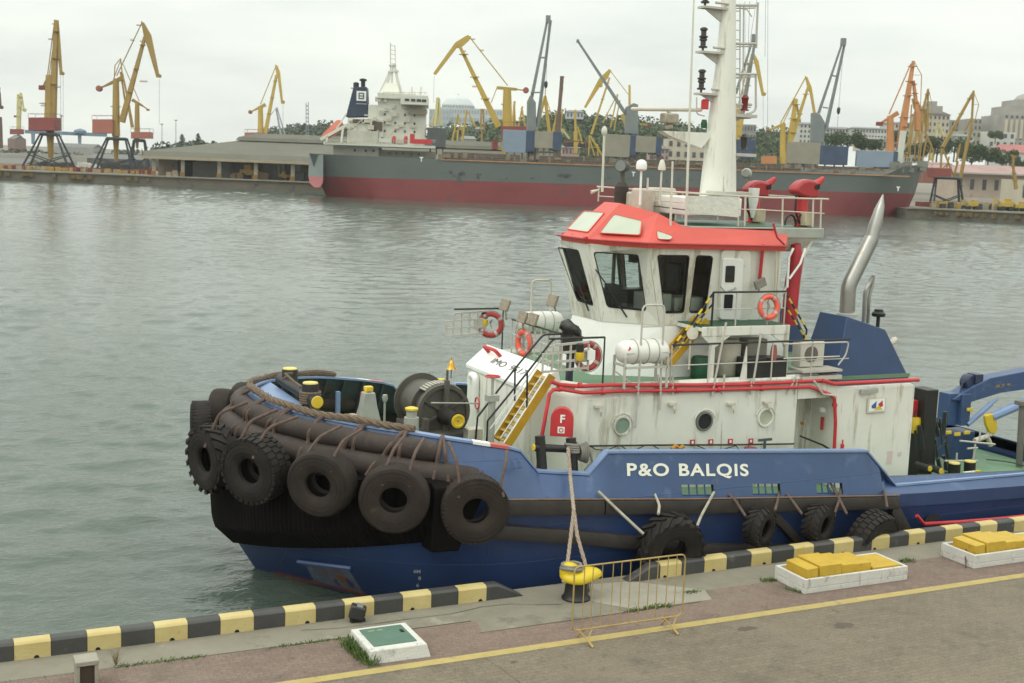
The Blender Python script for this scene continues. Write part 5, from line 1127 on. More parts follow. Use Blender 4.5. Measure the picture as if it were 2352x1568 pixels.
s = MB(); c = onY(835, 912, YC+3.2); s.box(c, (.18, .05, .28)); s.build('red_box', red, tug, smooth=False)
s = MB(); c = onY(776, 925, YC+3.1); s.box(c, (.10, .12, .6)); s.build('blue_strut', bluel, tug, smooth=False)
s = MB(); c = onY(1132, 864, YC-2.35); s.tube([c+V((0, 0, -1.6)), c+V((0, 0, -.5))], .085, 10); s.tube([c+V((0, 0, -.5)), c], .035, 8); s.box(c+V((0, 0, -.5)), (.28, .2, .14)); vp = s.build('valve_column', lgrey, tug)
s = MB(); s.tube([c+V((math.cos(q)*.165, math.sin(q)*.165, 0)) for q in [2*math.pi*i/20 for i in range(20)]], .018, 6, closed=True); s.bar(c+V((-.16, 0, 0)), c+V((.16, 0, 0)), .02); s.bar(c+V((0, -.16, 0)), c+V((0, .16, 0)), .02); s.build('hand_wheel', red, vp)
s = MB(); c = onX(1092, 885, XF-.05); s.tube(fillet([c+V((-.05, .18, .0)), c+V((-.05, .18, .25)), c+V((-.05, -.12, .25)), c+V((-.05, -.12, -.6))], .14, 6), .10, 12); s.build('gooseneck_vent', white2, tug)
s = MB(); c = onY(1037, 836, YC+.2); bell = MB(); bell.lathe([(.13, -.12), (.11, -.09), (.07, 0), (.05, .07), (.015, .10), (.015, .18)], c, Zv, 16); bl_ = bell.build('bell', mat('brass', (.62, .36, .06), .3, metal=.6), tug); s.tube([c+V((0, 0, -.35)), c], .012, 5); s.build('bell_rod', black, bl_)
# mooring bitts standing in the bulwark gap, both sides
for side in (-1, 1):
    mm = mir if side > 0 else (lambda p: p); yb_ = YC-3.95
    pts = [(onY(1250, 1081, yb_), onY(1240, 1001, yb_+.12)), (onY(1322, 1084, yb_), onY(1311, 1006, yb_+.12))]; s = MB()
    for a, b_ in pts: s.tube([mm(a+V((0, -.03, -.5))), mm(b_)], .115, 16)
    c0, c1 = onY(1226, 1027, yb_+.08), onY(1344, 1033, yb_+.08); s.tube([mm(c0), mm(c1)], .085, 14); bt2 = s.build('side_bitts', black, tug)
    s = MB(); s.lathe([(.085, 0), (.075, .015)], mm(c0), (-1, 0, 0), 14); s.build('yellow_cap', yellow, bt2)
    if side > 0:
        for a, b_ in pts: s = MB(); s.lathe([(.115, 0), (.105, .02)], mm(b_), Zv, 14); s.build('yellow_cap', yellow, bt2)
    else: BITT = pts[1]
# yellow ladder up to the upper deck with black handrails
ya = YC-2.45
l0, l1 = onY(1165, 1022, ya-.15), onY(1268, 862, ya-.15); s = MB()
d_ = V((0, .62, 0)); stf = MB(); stf.bar(l0, l1, .05, .20); stf.bar(l0+d_, l1+d_, .05, .20); ld = stf.build('yellow_ladder', stairy, tug, smooth=False)
s = MB(); 
for k in range(9): t = (k+.4)/9; s.bar(lerp(l0, l1, t), lerp(l0, l1, t)+d_, .20, .03)
s.build('treads', mat('worn ochre tread', (.45, .30, .06), .6, var=.2, scale=8), ld, smooth=False)
s = MB(); up = (l1-l0).normalized().cross(V((0, 1, 0))); up = -up if up.z < 0 else up
for q in (V((0, 0, 0)), d_): s.bar(l0+up*.105+q, l1+up*.105+q, .05, .012)
s.build('white_edge', white2, ld, smooth=False)
s = MB()
for y_, pl in ((ya-.15, [(1120, 966), (1211.7, 854.5), (1271, 777.7), (1290, 777.7)]), (ya+.47, [(1097, 957), (1183, 846), (1248, 768), (1289, 767)])):
    s.tube(fillet(ppY(y_, *pl), .1), .024, 6)
for a, b_, y_ in (((1120, 966), (1118, 1013), ya-.15), ((1211, 855), (1210, 945), ya-.15), ((1097, 957), (1092, 1013), ya+.47), ((1183, 846), (1182, 920), ya+.47)): s.tube(ppY(y_, a, b_), .022, 6)
s.build('ladder_rails', black, ld)
s = MB()
for y_, a, b_ in ((ya-.15, (1150, 1005), (1262, 835)), (ya+.47, (1120, 1000), (1240, 830)), (ya-.15, (1125, 985), (1250, 815))): s.tube(ppY(y_, a, b_), .012, 5)
each(s, 'guard_wire', white2, ld)
# covered gear behind the ladder: black bag over a stand
cb = thing('covered_light', onY(1308, 850, YC-2.0), 'object wrapped in crumpled black plastic standing behind the ladder head', 'covered equipment')
c = onY(1308, 850, YC-2.0); top_ = onY(1308, 738, YC-2.0); H_ = top_.z-c.z; rings = []; random.seed(5)
for t, wx, wy in ((0, .08, .08), (.30, .09, .09), (.36, .22, .2), (.45, .25, .22), (.58, .26, .24), (.70, .26, .24), (.74, .225, .2), (.80, .27, .25), (.88, .26, .24), (.95, .22, .2), (1.0, .08, .08)):
    rings.append([V((c.x+math.cos(q)*wx*random.uniform(.86, 1.1)+(.03 if t < .75 else -.02), c.y+math.sin(q)*wy*random.uniform(.86, 1.1), c.z+H_*t+.07*math.cos(q)*(-1 if t > .7 else 0))) for q in [2*math.pi*i/22 for i in range(22)]])
s = MB(); s.loft(rings); o_ = s.build('plastic_cover', mat('crumpled black plastic', (.022, .02, .018), .38, var=.35, scale=6, bump=.9, bscale=9), cb, ang=80)
s = MB(); s.tube([V((c.x, c.y, UD)), V((c.x, c.y, c.z+.3*H_))], .09, 10); s.bar((c.x-.05, c.y-.08, UD), (c.x-.05, c.y-.08, c.z+.45), .12); s.build('stand', mat('dark navy stand', (.03, .035, .06), .6), cb)
# floodlights on the front rail
for i, (px, py, Y_, px2, py2) in enumerate(((1160, 700, YC+1.2, 1163, 735), (1200, 728, YC+.4, 1201, 758), (1224, 733, YC, 1224, 760), (1269, 690, YC-.6, 1277, 715))):
    c = onY(px, py, Y_); s = MB(); s.box(c, (.10, .26, .30), Matrix.Rotation(.3, 3, 'Y') @ Matrix.Rotation(.5, 3, 'Z')); s.tube([c, onY(px2, py2, Y_)], .025, 6); s.build('flood_lamp', mat('rust stained lamp', (.27, .23, .17), .6, var=.3, scale=14), tug, bevel=.03)
# ---------------------------------------------------------------- stern: tow gear, knuckle crane, rails
s = MB(); c = onY(2128, 1000, YC-1.6); s.bx((onY(2112, 960, YC-1.6).x, YC-1.8, zd(25)), (onY(2139, 960, YC-1.6).x, YC-1.2, onY(2125, 893, YC-1.6).z)); s.build('black_exhaust_trunk', black, tug, bevel=.02)
kc = YC+.4; k = lambda x, y, dy=0: onY(x, y, kc+dy)
s = MB(); p0, p1 = k(2163, 1070), k(2221, 985); s.bx((p0.x, kc-.35, zd(26)), (p1.x, kc+.35, p1.z)); ped = s.build('knuckle_crane', bluef, tug, bevel=.03)
s = MB(); p0, p1 = k(2167, 975), k(2215, 900); s.bx((p0.x, kc-.15, p0.z), (p1.x, kc+.3, p1.z)); s.bx((lerp(p0.x, p1.x, .5), kc-.32, p0.z), (p1.x, kc-.15, p1.z)); s.build('crane_column', blue, ped, bevel=.02)
s = MB(); s.prism([k(2190, 918, -.25), k(2232, 890, -.25), k(2275, 868, -.25), (k(2420, 840, -.25)), (k(2420, 885, -.25)), k(2300, 902, -.25), k(2225, 925, -.25)], (0, .5, 0)); bm_ = s.build('crane_boom', blue, ped, bevel=.02)
s = MB(); s.tube([k(2222, 975, -.3), k(2276, 927, -.3)], .08, 10); s.tube([k(2276, 927, -.3), k(2290, 916, -.3)], .05, 8); s.build('lift_cylinder', bluel, ped)
s = MB(); s.tube([k(2276, 958, -.6), k(2420, 895, -.6)], [.14, .16], 10); s.build('jib_cylinder', bluel, ped)
s = MB(); s.prism([k(x, y, -.7) for x, y in ((2264, 955), (2280, 950), (2290, 958), (2292, 985), (2284, 998), (2273, 992), (2266, 975))], (0, .12, 0)); s.build('jib_end_plate', yellow, ped, bevel=.02)
s = MB(); c = k(2222, 876); s.lathe([(.20, -.15), (.24, -.1), (.24, .1), (.2, .15)], c, (.2, -1, 0), 16); s.box(c+V((.3, 0, .02)), (.3, .4, .45)); s.tube([c+V((-.3, -.1, .05)), c+V((-.15, 0, 0))], .09, 8); s.tube(fillet([c+V((-.3, -.1, 0)), c+V((-.35, -.1, -.3)), c+V((-.6, -.1, -.6))], .2), .03, 6); s.build('crane_winch', mat('navy machinery', (.025, .035, .075), .45), bm_, bevel=.02)
lettering('load_marking', 'SWL 2T - 9M', k(2286, 891, -.26), k(2340, 884, -.26)-k(2286, 891, -.26), Zv, .10, mat('faded yellow lettering', (.42, .30, .06)), bm_, width=.62, bold=.01)
s = MB(); s.tube([k(2340, 1085, -1.5), k(2349, 920, -1.5)], .10, 10); s.box(k(2350, 925, -1.5), (.4, .3, .12)); s.build('boom_rest', mat('brown grey post', (.14, .13, .115), .6), tug)
s = MB()
for px, py in ((2178, 993), (2199, 997), (2221, 993), (2228, 940)): s.box(k(px, py, -.45), (.22, .06, .10))
each(s, 'yellow_band', yellow, ped, bevel=.01)
s = MB(); yq = YC-1.2
for a, b_ in (((2110, 1075), (2115, 990)), ((2135, 1070), (2140, 990)), ((2112, 1005), (2140, 1003)), ((2113, 1040), (2138, 1040)), ((2170, 1058), (2245, 1058)), ((2195, 1080), (2198, 1040)), ((2232, 1085), (2240, 1020)), ((2222, 1030), (2245, 1028)), ((2140, 960), (2150, 900)), ((2165, 1055), (2164, 1090)), ((2205, 1012), (2285, 1020)), ((2250, 1010), (2252, 985))): s.tube(ppY(yq, a, b_), .03, 6)
each(s, 'stern_rail', greyw, tug)
s = MB()
for px, py, r_ in ((2162, 1082, .10), (2136, 1076, .09)): c = onY(px, py, YC-2.6); s.tube([c+V((0, .5, 0)), c], r_, 14)
s.tube([onY(2192, 1085, YC-2.4)+V((0, 0, -.3)), onY(2192, 1064, YC-2.4)], .17, 14); s.tube([onY(2226, 1110, YC-2.4)+V((0, 0, -.1)), onY(2228, 1060, YC-2.4)], .16, 14); stb = each(s, 'stern_bitt', black, tug)[0]
for px, py, r_ in ((2162, 1082, .09), (2136, 1076, .08)): c = onY(px, py, YC-2.6); s = MB(); s.lathe([(r_, 0), (r_*.9, .015)], c, (0, -1, 0), 14); s.build('yellow_cap', yellow, stb)
for px, py in ((2192, 1064), (2228, 1060)): s = MB(); s.lathe([(.16, 0), (.15, .03)], onY(px, py, YC-2.4), Zv, 16); s.build('yellow_cap', mat('pale yellow cap', (.62, .50, .13)), stb)
s = MB(); s.box(onY(2229, 1090, YC-2.7), (.5, .06, .2)); s.build('white_board', white2, tug, smooth=False)
s = MB(); s.box(onY(2245, 1088, YC-2.72), (.2, .07, .2)); s.build('yellow_board', yellow, tug, smooth=False)
s = MB(); c = onY(2100, 940, YC-1.3); s.bx((c.x-.25, YC-1.5, c.z-.5), (c.x+.15, YC-1.2, c.z+.3)); s.build('red_locker', red, tug, bevel=.02)
s = MB(); c = onY(2100, 975, YC-1.5); s.lathe([(.17, -.22), (.19, -.1), (.19, .1), (.17, .22)], c, Zv, 14); c = onY(2103, 915, YC-1.2); s.lathe([(.12, -.12), (.12, .12)], c, Zv, 12); each(s, 'yellow_drum', yellow, tug)
s = MB(); c = onY(2255, 1010, YC-.2); s.tube([c+V((-.3, 0, .0)), c+V((.2, 0, .1)), c+V((.4, 0, -.2))], .08, 8); s.lathe([(.09, 0), (.09, .3)], onY(2272, 1000, YC-.2), Zv, 10); s.build('deck_gear', cream, tug)
random.seed(11)
s = MB()
for i in range(60):
    px, py = random.uniform(2095, 2175), random.uniform(930, 1105); c = onY(px, py, YC-random.uniform(.2, 1.8)); s.tube([c, c+V((random.uniform(-.3, .3), 0, random.uniform(-.9, -.2)))], random.uniform(.02, .08), 6)
each(s, 'stern_post', mat('dark greasy steel', (.02, .024, .022), .5, var=.4), tug)
s = MB(); s.tube([V((28+math.cos(a)*2, YC-1.2+math.sin(a)*1.2, zd(27)+.09)) for a in [2*math.pi*i/30*.8+2 for i in range(31)]], .025, 6); s.build('deck_hose', mat('dark hose', (.05, .07, .05)), tug)
s = MB(); s.tube(ppY(YC-4.85, (2106, 1184), (2122, 1203), (2200, 1199), (2300, 1191), (2420, 1178)), .05, 10); s.build('red_side_pipe', red, tug)
s = MB(); p = [onY(x, y, YC-4.73) for x, y in ((2124, 1198), (2162, 1193), (2160, 1182), (2135, 1182))]; s.prism(p, (0, .02, 0)); s.build('dark_port', dark, tug, smooth=False)

# ================================================================ TYRES hung round the tug, each with its lashings
def tyre_mesh(R, w_, kind, hole=.37):
    s = MB(); h_ = w_/2; ri = R*hole
    prof = [(ri, -h_*.55), (ri+.02*R, -h_*.80), (ri+.10*R, -h_*.93), (R*.66, -h_*1.0), (R*.84, -h_*.97), (R*.93, -h_*.86), (R*.975, -h_*.6), (R*.985, 0), (R*.975, h_*.6), (R*.93, h_*.86), (R*.84, h_*.97), (R*.66, h_*1.0), (ri+.10*R, h_*.93), (ri+.02*R, h_*.80), (ri, h_*.55), (ri+.06*R, h_*.4), (R*.8, h_*.6), (R*.86, 0), (R*.8, -h_*.6), (ri+.06*R, -h_*.4)]
    s.lathe(prof, (0, 0, 0), (0, -1, 0), 48, closed=True)
    for rr_ in (.62, .74, .86):                       # moulded rings in the side walls
        for sg in (-1, 1): s.tube([V((math.cos(q)*R*rr_, -sg*h_*.985, math.sin(q)*R*rr_)) for q in [2*math.pi*i/40 for i in range(40)]], R*.012, 5, closed=True)
    if kind == 'lug':
        for i in range(18):
            for sd, o_ in ((-1, 0), (1, .5)):
                a0 = 2*math.pi*(i+o_)/18; a1 = a0+.30
                P = lambda a, y, r: V((math.cos(a)*r, y, math.sin(a)*r)); da = .075; A_, B_ = (a0, sd*h_*.05), (a1, sd*h_*1.0)
                q = []
                for r_ in (R*.95, R*1.06): q += [P(A_[0]-da, A_[1], r_), P(B_[0]-da, B_[1], r_*.97), P(B_[0]+da, B_[1], r_*.97), P(A_[0]+da, A_[1], r_)]
                s.hexa(q)
    elif kind == 'block':
        for i in range(30):
            for y0, y1, o_ in ((-.95, -.38, 0), (-.30, .30, .5), (.38, .95, 0)):
                a = 2*math.pi*(i+o_)/30; da = .072; P = lambda a, y, r: V((math.cos(a)*r, y*h_, math.sin(a)*r)); q = []
                for r_ in (R*.93, R*1.02): k1 = .975 if abs(y0) > .5 else 1; k2 = .975 if abs(y1) > .5 else 1; q += [P(a-da, y0, r_*k1), P(a-da, y1, r_*k2), P(a+da, y1, r_*k2), P(a+da, y0, r_*k1)]
                s.hexa(q)
    elif kind == 'worn':
        for i in range(44):
            a = 2*math.pi*i/44; da = .05; P = lambda a, y, r: V((math.cos(a)*r, y*h_, math.sin(a)*r)); q = []
            for r_ in (R*.93, R*1.0): q += [P(a-da, -.9, r_*.985), P(a-da+.06, .9, r_*.985), P(a+da+.06, .9, r_*.985), P(a+da, -.9, r_*.985)]
            s.hexa(q)
    return s
def place(s, c, yaw, pitch=0, roll=0):
    R_ = Matrix.Rotation(yaw, 3, 'Z') @ Matrix.Rotation(pitch, 3, 'X') @ Matrix.Rotation(roll, 3, 'Y'); o_ = MB(); o_.v = [R_ @ p+V(c) for p in s.v]; o_.f = s.f; o_.m = s.m; return o_
def ellp(a, off):                       # point on the bow outline, pushed out by off; a<0 = port
    w_ = abs(a); x = X1-(X1-6.3+off)*math.cos(w_); y = (4.68+off)*math.sin(w_); return V((x, YC-y if a < 0 else YC+y, 0))
def on_bow(px, py, off):
    best = None
    for i in range(-1570, 1571):
        a = i/1000; p = ellp(a, off); v = ray(px, py); cr_ = (p.x-CAM.x)*v.y-(p.y-CAM.y)*v.x
        n_ = V((-math.cos(a), math.sin(a)*1.0, 0)); 
        if (p-CAM).dot(V((-v.x, -v.y, 0))) > 0: continue
        if n_.x*v.x+n_.y*v.y > .35: continue
        e = abs(cr_)
        if best is None or e < best[0]: best = (e, a, p)
    a, p = best[1], best[2]; t = (p-V((CAM.x, CAM.y, 0))).dot(V((ray(px, py).x, ray(px, py).y, 0)))/(ray(px, py).x**2+ray(px, py).y**2)
    return a, V((p.x, p.y, CAM.z+ray(px, py).z*t))
def yaw_of(n_): return math.atan2(n_.x, -n_.y)*-1 if False else math.atan2(n_.y, n_.x)+math.pi/2
GR = 'tyre fenders hung round the tug'
def strap(name, pts, w_, parent, m_=strapm, t=.02, sag=0):
    s = MB(); s.tube(fillet(pts, .12), [w_/2]*len(fillet(pts, .12)), 6); return s.build(name, m_, parent)
tyre_mats = [rubber, mat('brown worn tyre rubber', (.020, .0155, .013), .8, var=.25, scale=2, col2=(.040, .030, .025), spots=[((.085, .062, .05), .62, 2.2, 1)], bump=.35, bscale=26, spec=.25)]
def hang(px, py, R, w_, kind, lab, off=.55, dyaw=0, pitch=0, m_=0, a=None, straps=(), z=None):
    if a is None: a, c = on_bow(px, py, off)
    else:
        c = ellp(a, off); c.z = z
    n_ = V((-math.cos(a)*(4.68+off), (-math.sin(abs(a)) if a < 0 else math.sin(a))*(X1-6.3+off), 0)).normalized()
    t = thing('tyre_fender', c, lab, 'tyre', GR); place(tyre_mesh(R, w_, kind), c, yaw_of(n_)+dyaw, pitch).build('tyre', tyre_mats[m_], t, ang=40)
    tn = V((-n_.y, n_.x, 0))
    for dx, top_dx in straps:
        b0 = c+tn*dx+n_*(w_*.3)+V((0, 0, R*.78)); cap_ = c+tn*top_dx-n_*(off+.02); cap_.z = interp(cap_.x, ZTS)+.04
        mid = c+tn*(lerp(dx, top_dx, .5))-n_*(.02); mid.z = lerp(b0.z, cap_.z, .62)+.06
        strap('lashing', [c+tn*dx*1.1+n_*(w_*.52)+V((0, 0, R*.42)), b0, mid, cap_], .07, t)
    return t
R1 = .70
hang(1090, 1168, .72, .46, 'worn', 'brown worn tyre hung at the aft end of the bow rollers, blue hull beside it', off=.52, pitch=.06, straps=((-.35, -.5), (.5, .75)), m_=1)
hang(906, 1143, .74, .48, 'plain', 'smooth brown tyre on the bow, second from the aft end of the row', off=.62, pitch=.10, m_=1, straps=((.3, .5), (-.2, .1)))
hang(741, 1106, .72, .60, 'plain', 'smooth brown tyre in the middle of the bow row of tyres', off=.66, pitch=.10, m_=1, straps=((.3, .55), (-.3, .1)))
hang(588, 1076, .72, .60, 'block', 'black tyre with square tread blocks on the front of the bow', off=.70, dyaw=.10, pitch=.08, straps=((.2, .5), (-.3, -.1)))
hang(490, 1052, .74, .55, 'lug', 'lugged black tyre seen nearly edge on at the tip of the bow', off=.60, dyaw=.12, pitch=.05, straps=((.2, .4),))
def hang3(c, R, w_, kind, yaw, lab, pitch=0, m_=0):
    t = thing('tyre_fender', c, lab, 'tyre', GR); place(tyre_mesh(R, w_, kind), c, yaw, pitch).build('tyre', tyre_mats[m_], t, ang=40); return t
hang3(onY(462, 980, YC+1.3), .63, .46, 'worn', -1.72, 'black tyre turned edge on at the far left of the bow')
hang3(onY(510, 948, YC+2.6), .62, .5, 'plain', -2.0, 'smooth tyre top showing behind the left end of the bow rollers', m_=1)
hang3(onY(562, 930, YC+3.3), .60, .5, 'plain', -2.2, 'smooth tyre top farther round the bow, beside the rope', m_=1)
def side_tyre(px, py, R, w_, kind, lab, yaw=0, pitch=0, Y_=22.62, hole=.37, ropes=(), m_=0):
    c = onY(px, py, Y_); t = thing('tyre_fender', c, lab, 'tyre', GR); place(tyre_mesh(R, w_, kind, hole), c, yaw, pitch).build('tyre', tyre_mats[m_], t, ang=40)
    for pts in ropes: strap('lashing', [onY(x, y, Yq) for x, y, Yq in pts], .065, t, mat('pale frayed webbing', (.36, .34, .27), .9, var=.25, scale=8, bump=.4) if len(pts) and pts[0][2] < 23.2 else strapm)
    return t
side_tyre(1540, 1258, .74, .56, 'lug', 'big lugged tractor tyre amidships just above the barrier', yaw=-.12, pitch=.22, Y_=22.5, hole=.40, ropes=([(1374, 1128, 23.1), (1420, 1172, 22.8), (1478, 1226, 22.3)], [(1640, 1130, 23.1), (1610, 1185, 22.7), (1598, 1215, 22.5)], [(1504, 1135, 23.15), (1515, 1160, 22.8), (1512, 1180, 22.5)]))
side_tyre(1745, 1210, .44, .42, 'lug', 'small tyre amidships, the left one of two small ones, hanging on two straps', yaw=.45, pitch=.1, Y_=22.62, hole=.46, ropes=([(1662, 1124, 23.3), (1690, 1150, 22.9), (1712, 1185, 22.5)], [(1790, 1125, 23.3), (1786, 1150, 22.9), (1780, 1172, 22.6)]))
side_tyre(1880, 1203, .45, .42, 'lug', 'small tyre amidships, the right one of two small ones, close to the big aft tyre', yaw=.42, pitch=.1, Y_=22.62, hole=.46, ropes=([(1797, 1122, 23.3), (1820, 1150, 22.9), (1842, 1180, 22.5)], [(1932, 1118, 23.3), (1927, 1150, 22.9), (1915, 1185, 22.6)]))
side_tyre(2003, 1240, .73, .54, 'block', 'big tyre at the aft end of the strake, half hidden by the kerb', yaw=.2, pitch=.25, Y_=22.55, hole=.36, ropes=([(1905, 1105, 23.3), (1930, 1150, 22.9), (1945, 1180, 22.5)], [(2028, 1118, 23.3), (2034, 1140, 22.9), (2038, 1165, 22.6)]))

# ---------------------------------------------------------------- ropes
def ropeline(name, P, r, lab, m_=ropem, cat='rope', group=None, parent=None, rough=.0):
    s = MB(); n_ = len(P)
    if rough: P = [p+V((random.gauss(0, rough), random.gauss(0, rough), random.gauss(0, rough))) for p in P]
    s.tube(P, r, 8); o_ = s.build(name, m_, parent)
    return o_
def resample(P, step):
    o_ = [V(P[0])]
    for a, b_ in zip(P, P[1:]):
        k = max(1, int((V(b_)-V(a)).length/step)); o_ += [lerp(V(a), V(b_), i/k) for i in range(1, k+1)]
    return o_
hr_ = thing('bow_hawser', bow_curve(-.02, .1, 0, .01, 1)[0], 'thick frayed tan hawser lying along the rail round the bow', 'rope')
P = resample(bow_curve(-.02, .10, -1.16, 1.05, 90), .05); s = MB()
for k in range(3):
    s.tube([p+V((0, 0, .0))+V((math.cos(i*.55+k*2.09)*.03, math.cos(i*.55+k*2.09)*.02, math.sin(i*.55+k*2.09)*.035+.02*math.sin(i*.21)+.02*math.sin(i*.083))) for i, p in enumerate(P)], .058, 6)
s.build('strands', ropem, hr_)
s = MB()
for i in range(900):
    p = random.choice(P); d = V((random.gauss(0, 1), random.gauss(0, 1), random.gauss(.2, 1))).normalized(); s.tube([p+d*.05, p+d*random.uniform(.08, .12)], .005, 3, cap=False)
s.build('frayed_fibres', ropem, hr_)
# straps tying the rollers down to the rail
lt = MB(); lts = []
for a_, da, two in ((-1.17, -.06, 1), (-1.02, .1, 1), (-.83, .07, 1), (-.62, .07, 0), (-.42, .09, 1), (-.2, .06, 1), (.05, .05, 0)):
    o_ = MB()
    for dd in ((0, da) if two else (0,)):
        Pp = []
        for f_k, off, zo in ((0, -.02, .06), (.15, .14, .02), (.45, .44, -.24), (.62, .40, -.46), (.8, .62, -.58), (1, .70, -.85)):
            aa = a_+dd*f_k*(1 if dd else .2)+(.03*f_k); p = bpt(('b', min(1.5, abs(aa))), 1, off); p.z += zo; Pp.append(mir(p) if aa > 0 else p)
        o_.tube(fillet(Pp, .08), .045, 6)
    lx = o_.build('roller_lashing', strapm); lts.append(lx)
for lx, lab in zip(lts, ('brown webbing at the aft end of the upper roller, crossed', 'crossed brown webbing over the rollers left of the smooth aft tyre', 'twisted brown webbing over the rollers near their middle', 'single brown webbing strap on the rollers above the middle tyre', 'brown webbing pair on the rollers above the square-tread tyre', 'brown webbing on the rollers at the front of the bow', 'brown webbing strap where the rollers turn out of sight at the bow tip')):
    tag(lx, lab, 'strap', 'straps holding the bow rollers')
# mooring line to the quay bollard
pk = onY(1318, 1172, 22.3); ml = thing('mooring_line', BITT[1], 'tan mooring line from the tug bitts splitting to the yellow bollard', 'rope')
def twist(P, r, parent, name='line', n_=3):
    P = resample(P, .045); s = MB()
    for k in range(n_):
        s.tube([p+V((math.cos(i*.8+k*2.09)*r*.5, math.sin(i*.8+k*2.09)*r*.5, 0)) for i, p in enumerate(P)], r*.62, 5)
    return s.build(name, mat('speckled mooring rope', (.34, .27, .21), .9, var=.3, scale=30, bump=.5, bscale=60), parent)
bt_top = lerp(BITT[0], BITT[1], .72); 
twist([bt_top+V((-.13, -.05, 0)), onY(1305, 1030, 23.7), onY(1310, 1095, 23.3), pk], .040, ml)
fl = onY(1298, 1338, BOL.y-.1); fr2 = onY(1345, 1320, BOL.y-.15)
twist([pk, onY(1310, 1240, 22.0), fl, BOL+V((-.33, -.02, .42))], .040, ml); twist([pk, onY(1326, 1230, 22.0), onY(1350, 1315, BOL.y), BOL+V((.08, -.02, .68))], .040, ml)
s = MB(); s.tube([BOL+V((-.12+math.cos(q)*.22,   .02+math.sin(q)*.2, .665+.02*math.sin(q*2))) for q in [2*math.pi*i/24 for i in range(24)]], .036, 8, closed=True); s.tube([BOL+V((-.12+math.cos(q)*.20, .03+math.sin(q)*.18, .72)) for q in [2*math.pi*i/24 for i in range(24)]], .03, 8, closed=True); s.build('eye_loop', mat('grey worn rope', (.2, .185, .16), .9, bump=.5), ml)
s = MB()
for j in range(4): s.tube([lerp(BITT[0], BITT[1], .62+j*.07)+V((math.cos(q)*.14, math.sin(q)*.14, .01*math.sin(q*2))) for q in [2*math.pi*i/20 for i in range(20)]], .035, 6, closed=True)
for j in range(4): s.tube([lerp(BITT[0], BITT[1], .55)+V((.18+j*.05, math.cos(q)*.12, math.sin(q)*(.16+.02*j))) for q in [2*math.pi*i/20 for i in range(20)]], .03, 6, closed=True)
s.tube([lerp(BITT[0], BITT[1], .5)+V((.36, -.1, .1)), lerp(BITT[0], BITT[1], .3)+V((.40, -.1, 0)), lerp(BITT[0], BITT[1], .2)+V((.2, -.12, -.1))], .03, 6)
s.build('bitt_turns', mat('grey worn rope', (.2, .185, .16)), ml)
s = MB(); c = onY(797, 970, YC-2.0)
for j in range(7): s.tube([c+V((math.cos(q)*(.30-.01*j), math.sin(q)*(.26), -.25+.06*j+.02*math.sin(q*3+j))) for q in [2*math.pi*i/24 for i in range(24)]], .035, 6, closed=True)
tag(s.build('coiled_rope', mat('pale coiled rope', (.42, .38, .30), .9, bump=.4)), 'coil of pale rope on the foredeck behind the bow rail', 'rope')
s = MB()
for j in range(5): s.tube([A_+V((math.cos(q)*.21, math.sin(q)*.21, -.18-.05*j)) for q in [2*math.pi*i/20 for i in range(20)]] if False else [sym((713, 880), (666, 847))[0]+V((math.cos(q)*.22, math.sin(q)*.22, -.2-.055*j)) for q in [2*math.pi*i/20 for i in range(20)]], .032, 6, closed=True)
p0 = sym((713, 880), (666, 847))[0]; s.tube([p0+V((-.1, -.2, -.25)), p0+V((-.05, -.5, -.7)), p0+V((-.0, -.55, -.9))], .03, 6); s.tube([p0+V((-.2, .1, -.1)), p0+V((-.45, .5, .15)), p0+V((-.2, .8, .1)), p0+V((-.3, 1.2, -.1))], .03, 6)
tag(s.build('rope_turns', ropem), 'tan rope wound round the near bow bitt', 'rope')

# ---------------------------------------------------------------- life rafts and lifebuoys
def raft(side):
    c = V((15.50, YC-2.72, 5.80)); c = mir(c) if side > 0 else c
    t = thing('life_raft', c, 'white life raft canister in its cradle on the '+('near side by the stairs' if side < 0 else 'far side behind the front rail'), 'life raft', 'white life raft canisters')
    s = MB(); pr = [(.02, -.68), (.13, -.67), (.22, -.62), (.275, -.52), (.285, -.4), (.29, 0), (.285, .4), (.275, .52), (.22, .62), (.13, .67), (.02, .68)]; s.lathe(pr, c, (1, 0, 0), 28)
    s.build('canister', mat('white glass fibre', (.70, .69, .64), .35, var=.06, scale=3, spots=[((.4, .36, .28), .68, 5, 1)]), t, ang=50)
    s = MB(); s.lathe([(.288, -.0), (.305, .0), (.305, .03), (.288, .03)], c+V((0, 0, 0)), Zv, 30, closed=True) if False else None
    s = MB()
    for x in (-.28, .02, .30): s.tube([c+V((x, math.cos(q)*.295, math.sin(q)*.295)) for q in [2*math.pi*i/24 for i in range(24)]], .012, 5, closed=True)
    s.build('lashing_bands', mat('greenish band', (.30, .32, .27), .6), t)
    s = MB(); pts = [c+V((x, -sg*0-.292 if False else -.0, 0)) for x, sg in ((0, 0),)]
    s.hexa([c+V((x*.70, y, z)) for z in (-.018, .018) for x, y in ((-.82, -.285), (.82, -.285), (.82, .285), (-.82, .285))]); s.build('seam', mat('grey seam', (.45, .45, .42)), t, smooth=False, bevel=.01)
    sd = -1; s = MB(); q = math.radians(25); nrm = V((-.35, -.9*math.cos(q), .3)).normalized(); b0 = c+V((-.50, -.245, .10)); s.prism([b0+V((-.05, 0, -.03)), b0+V((.05, 0, -.03)), b0+V((.0, .02, .07))], (0, -.02, 0)); s.build('red_emblem', red, t, smooth=False)
    return t
raft(-1); raft(1)
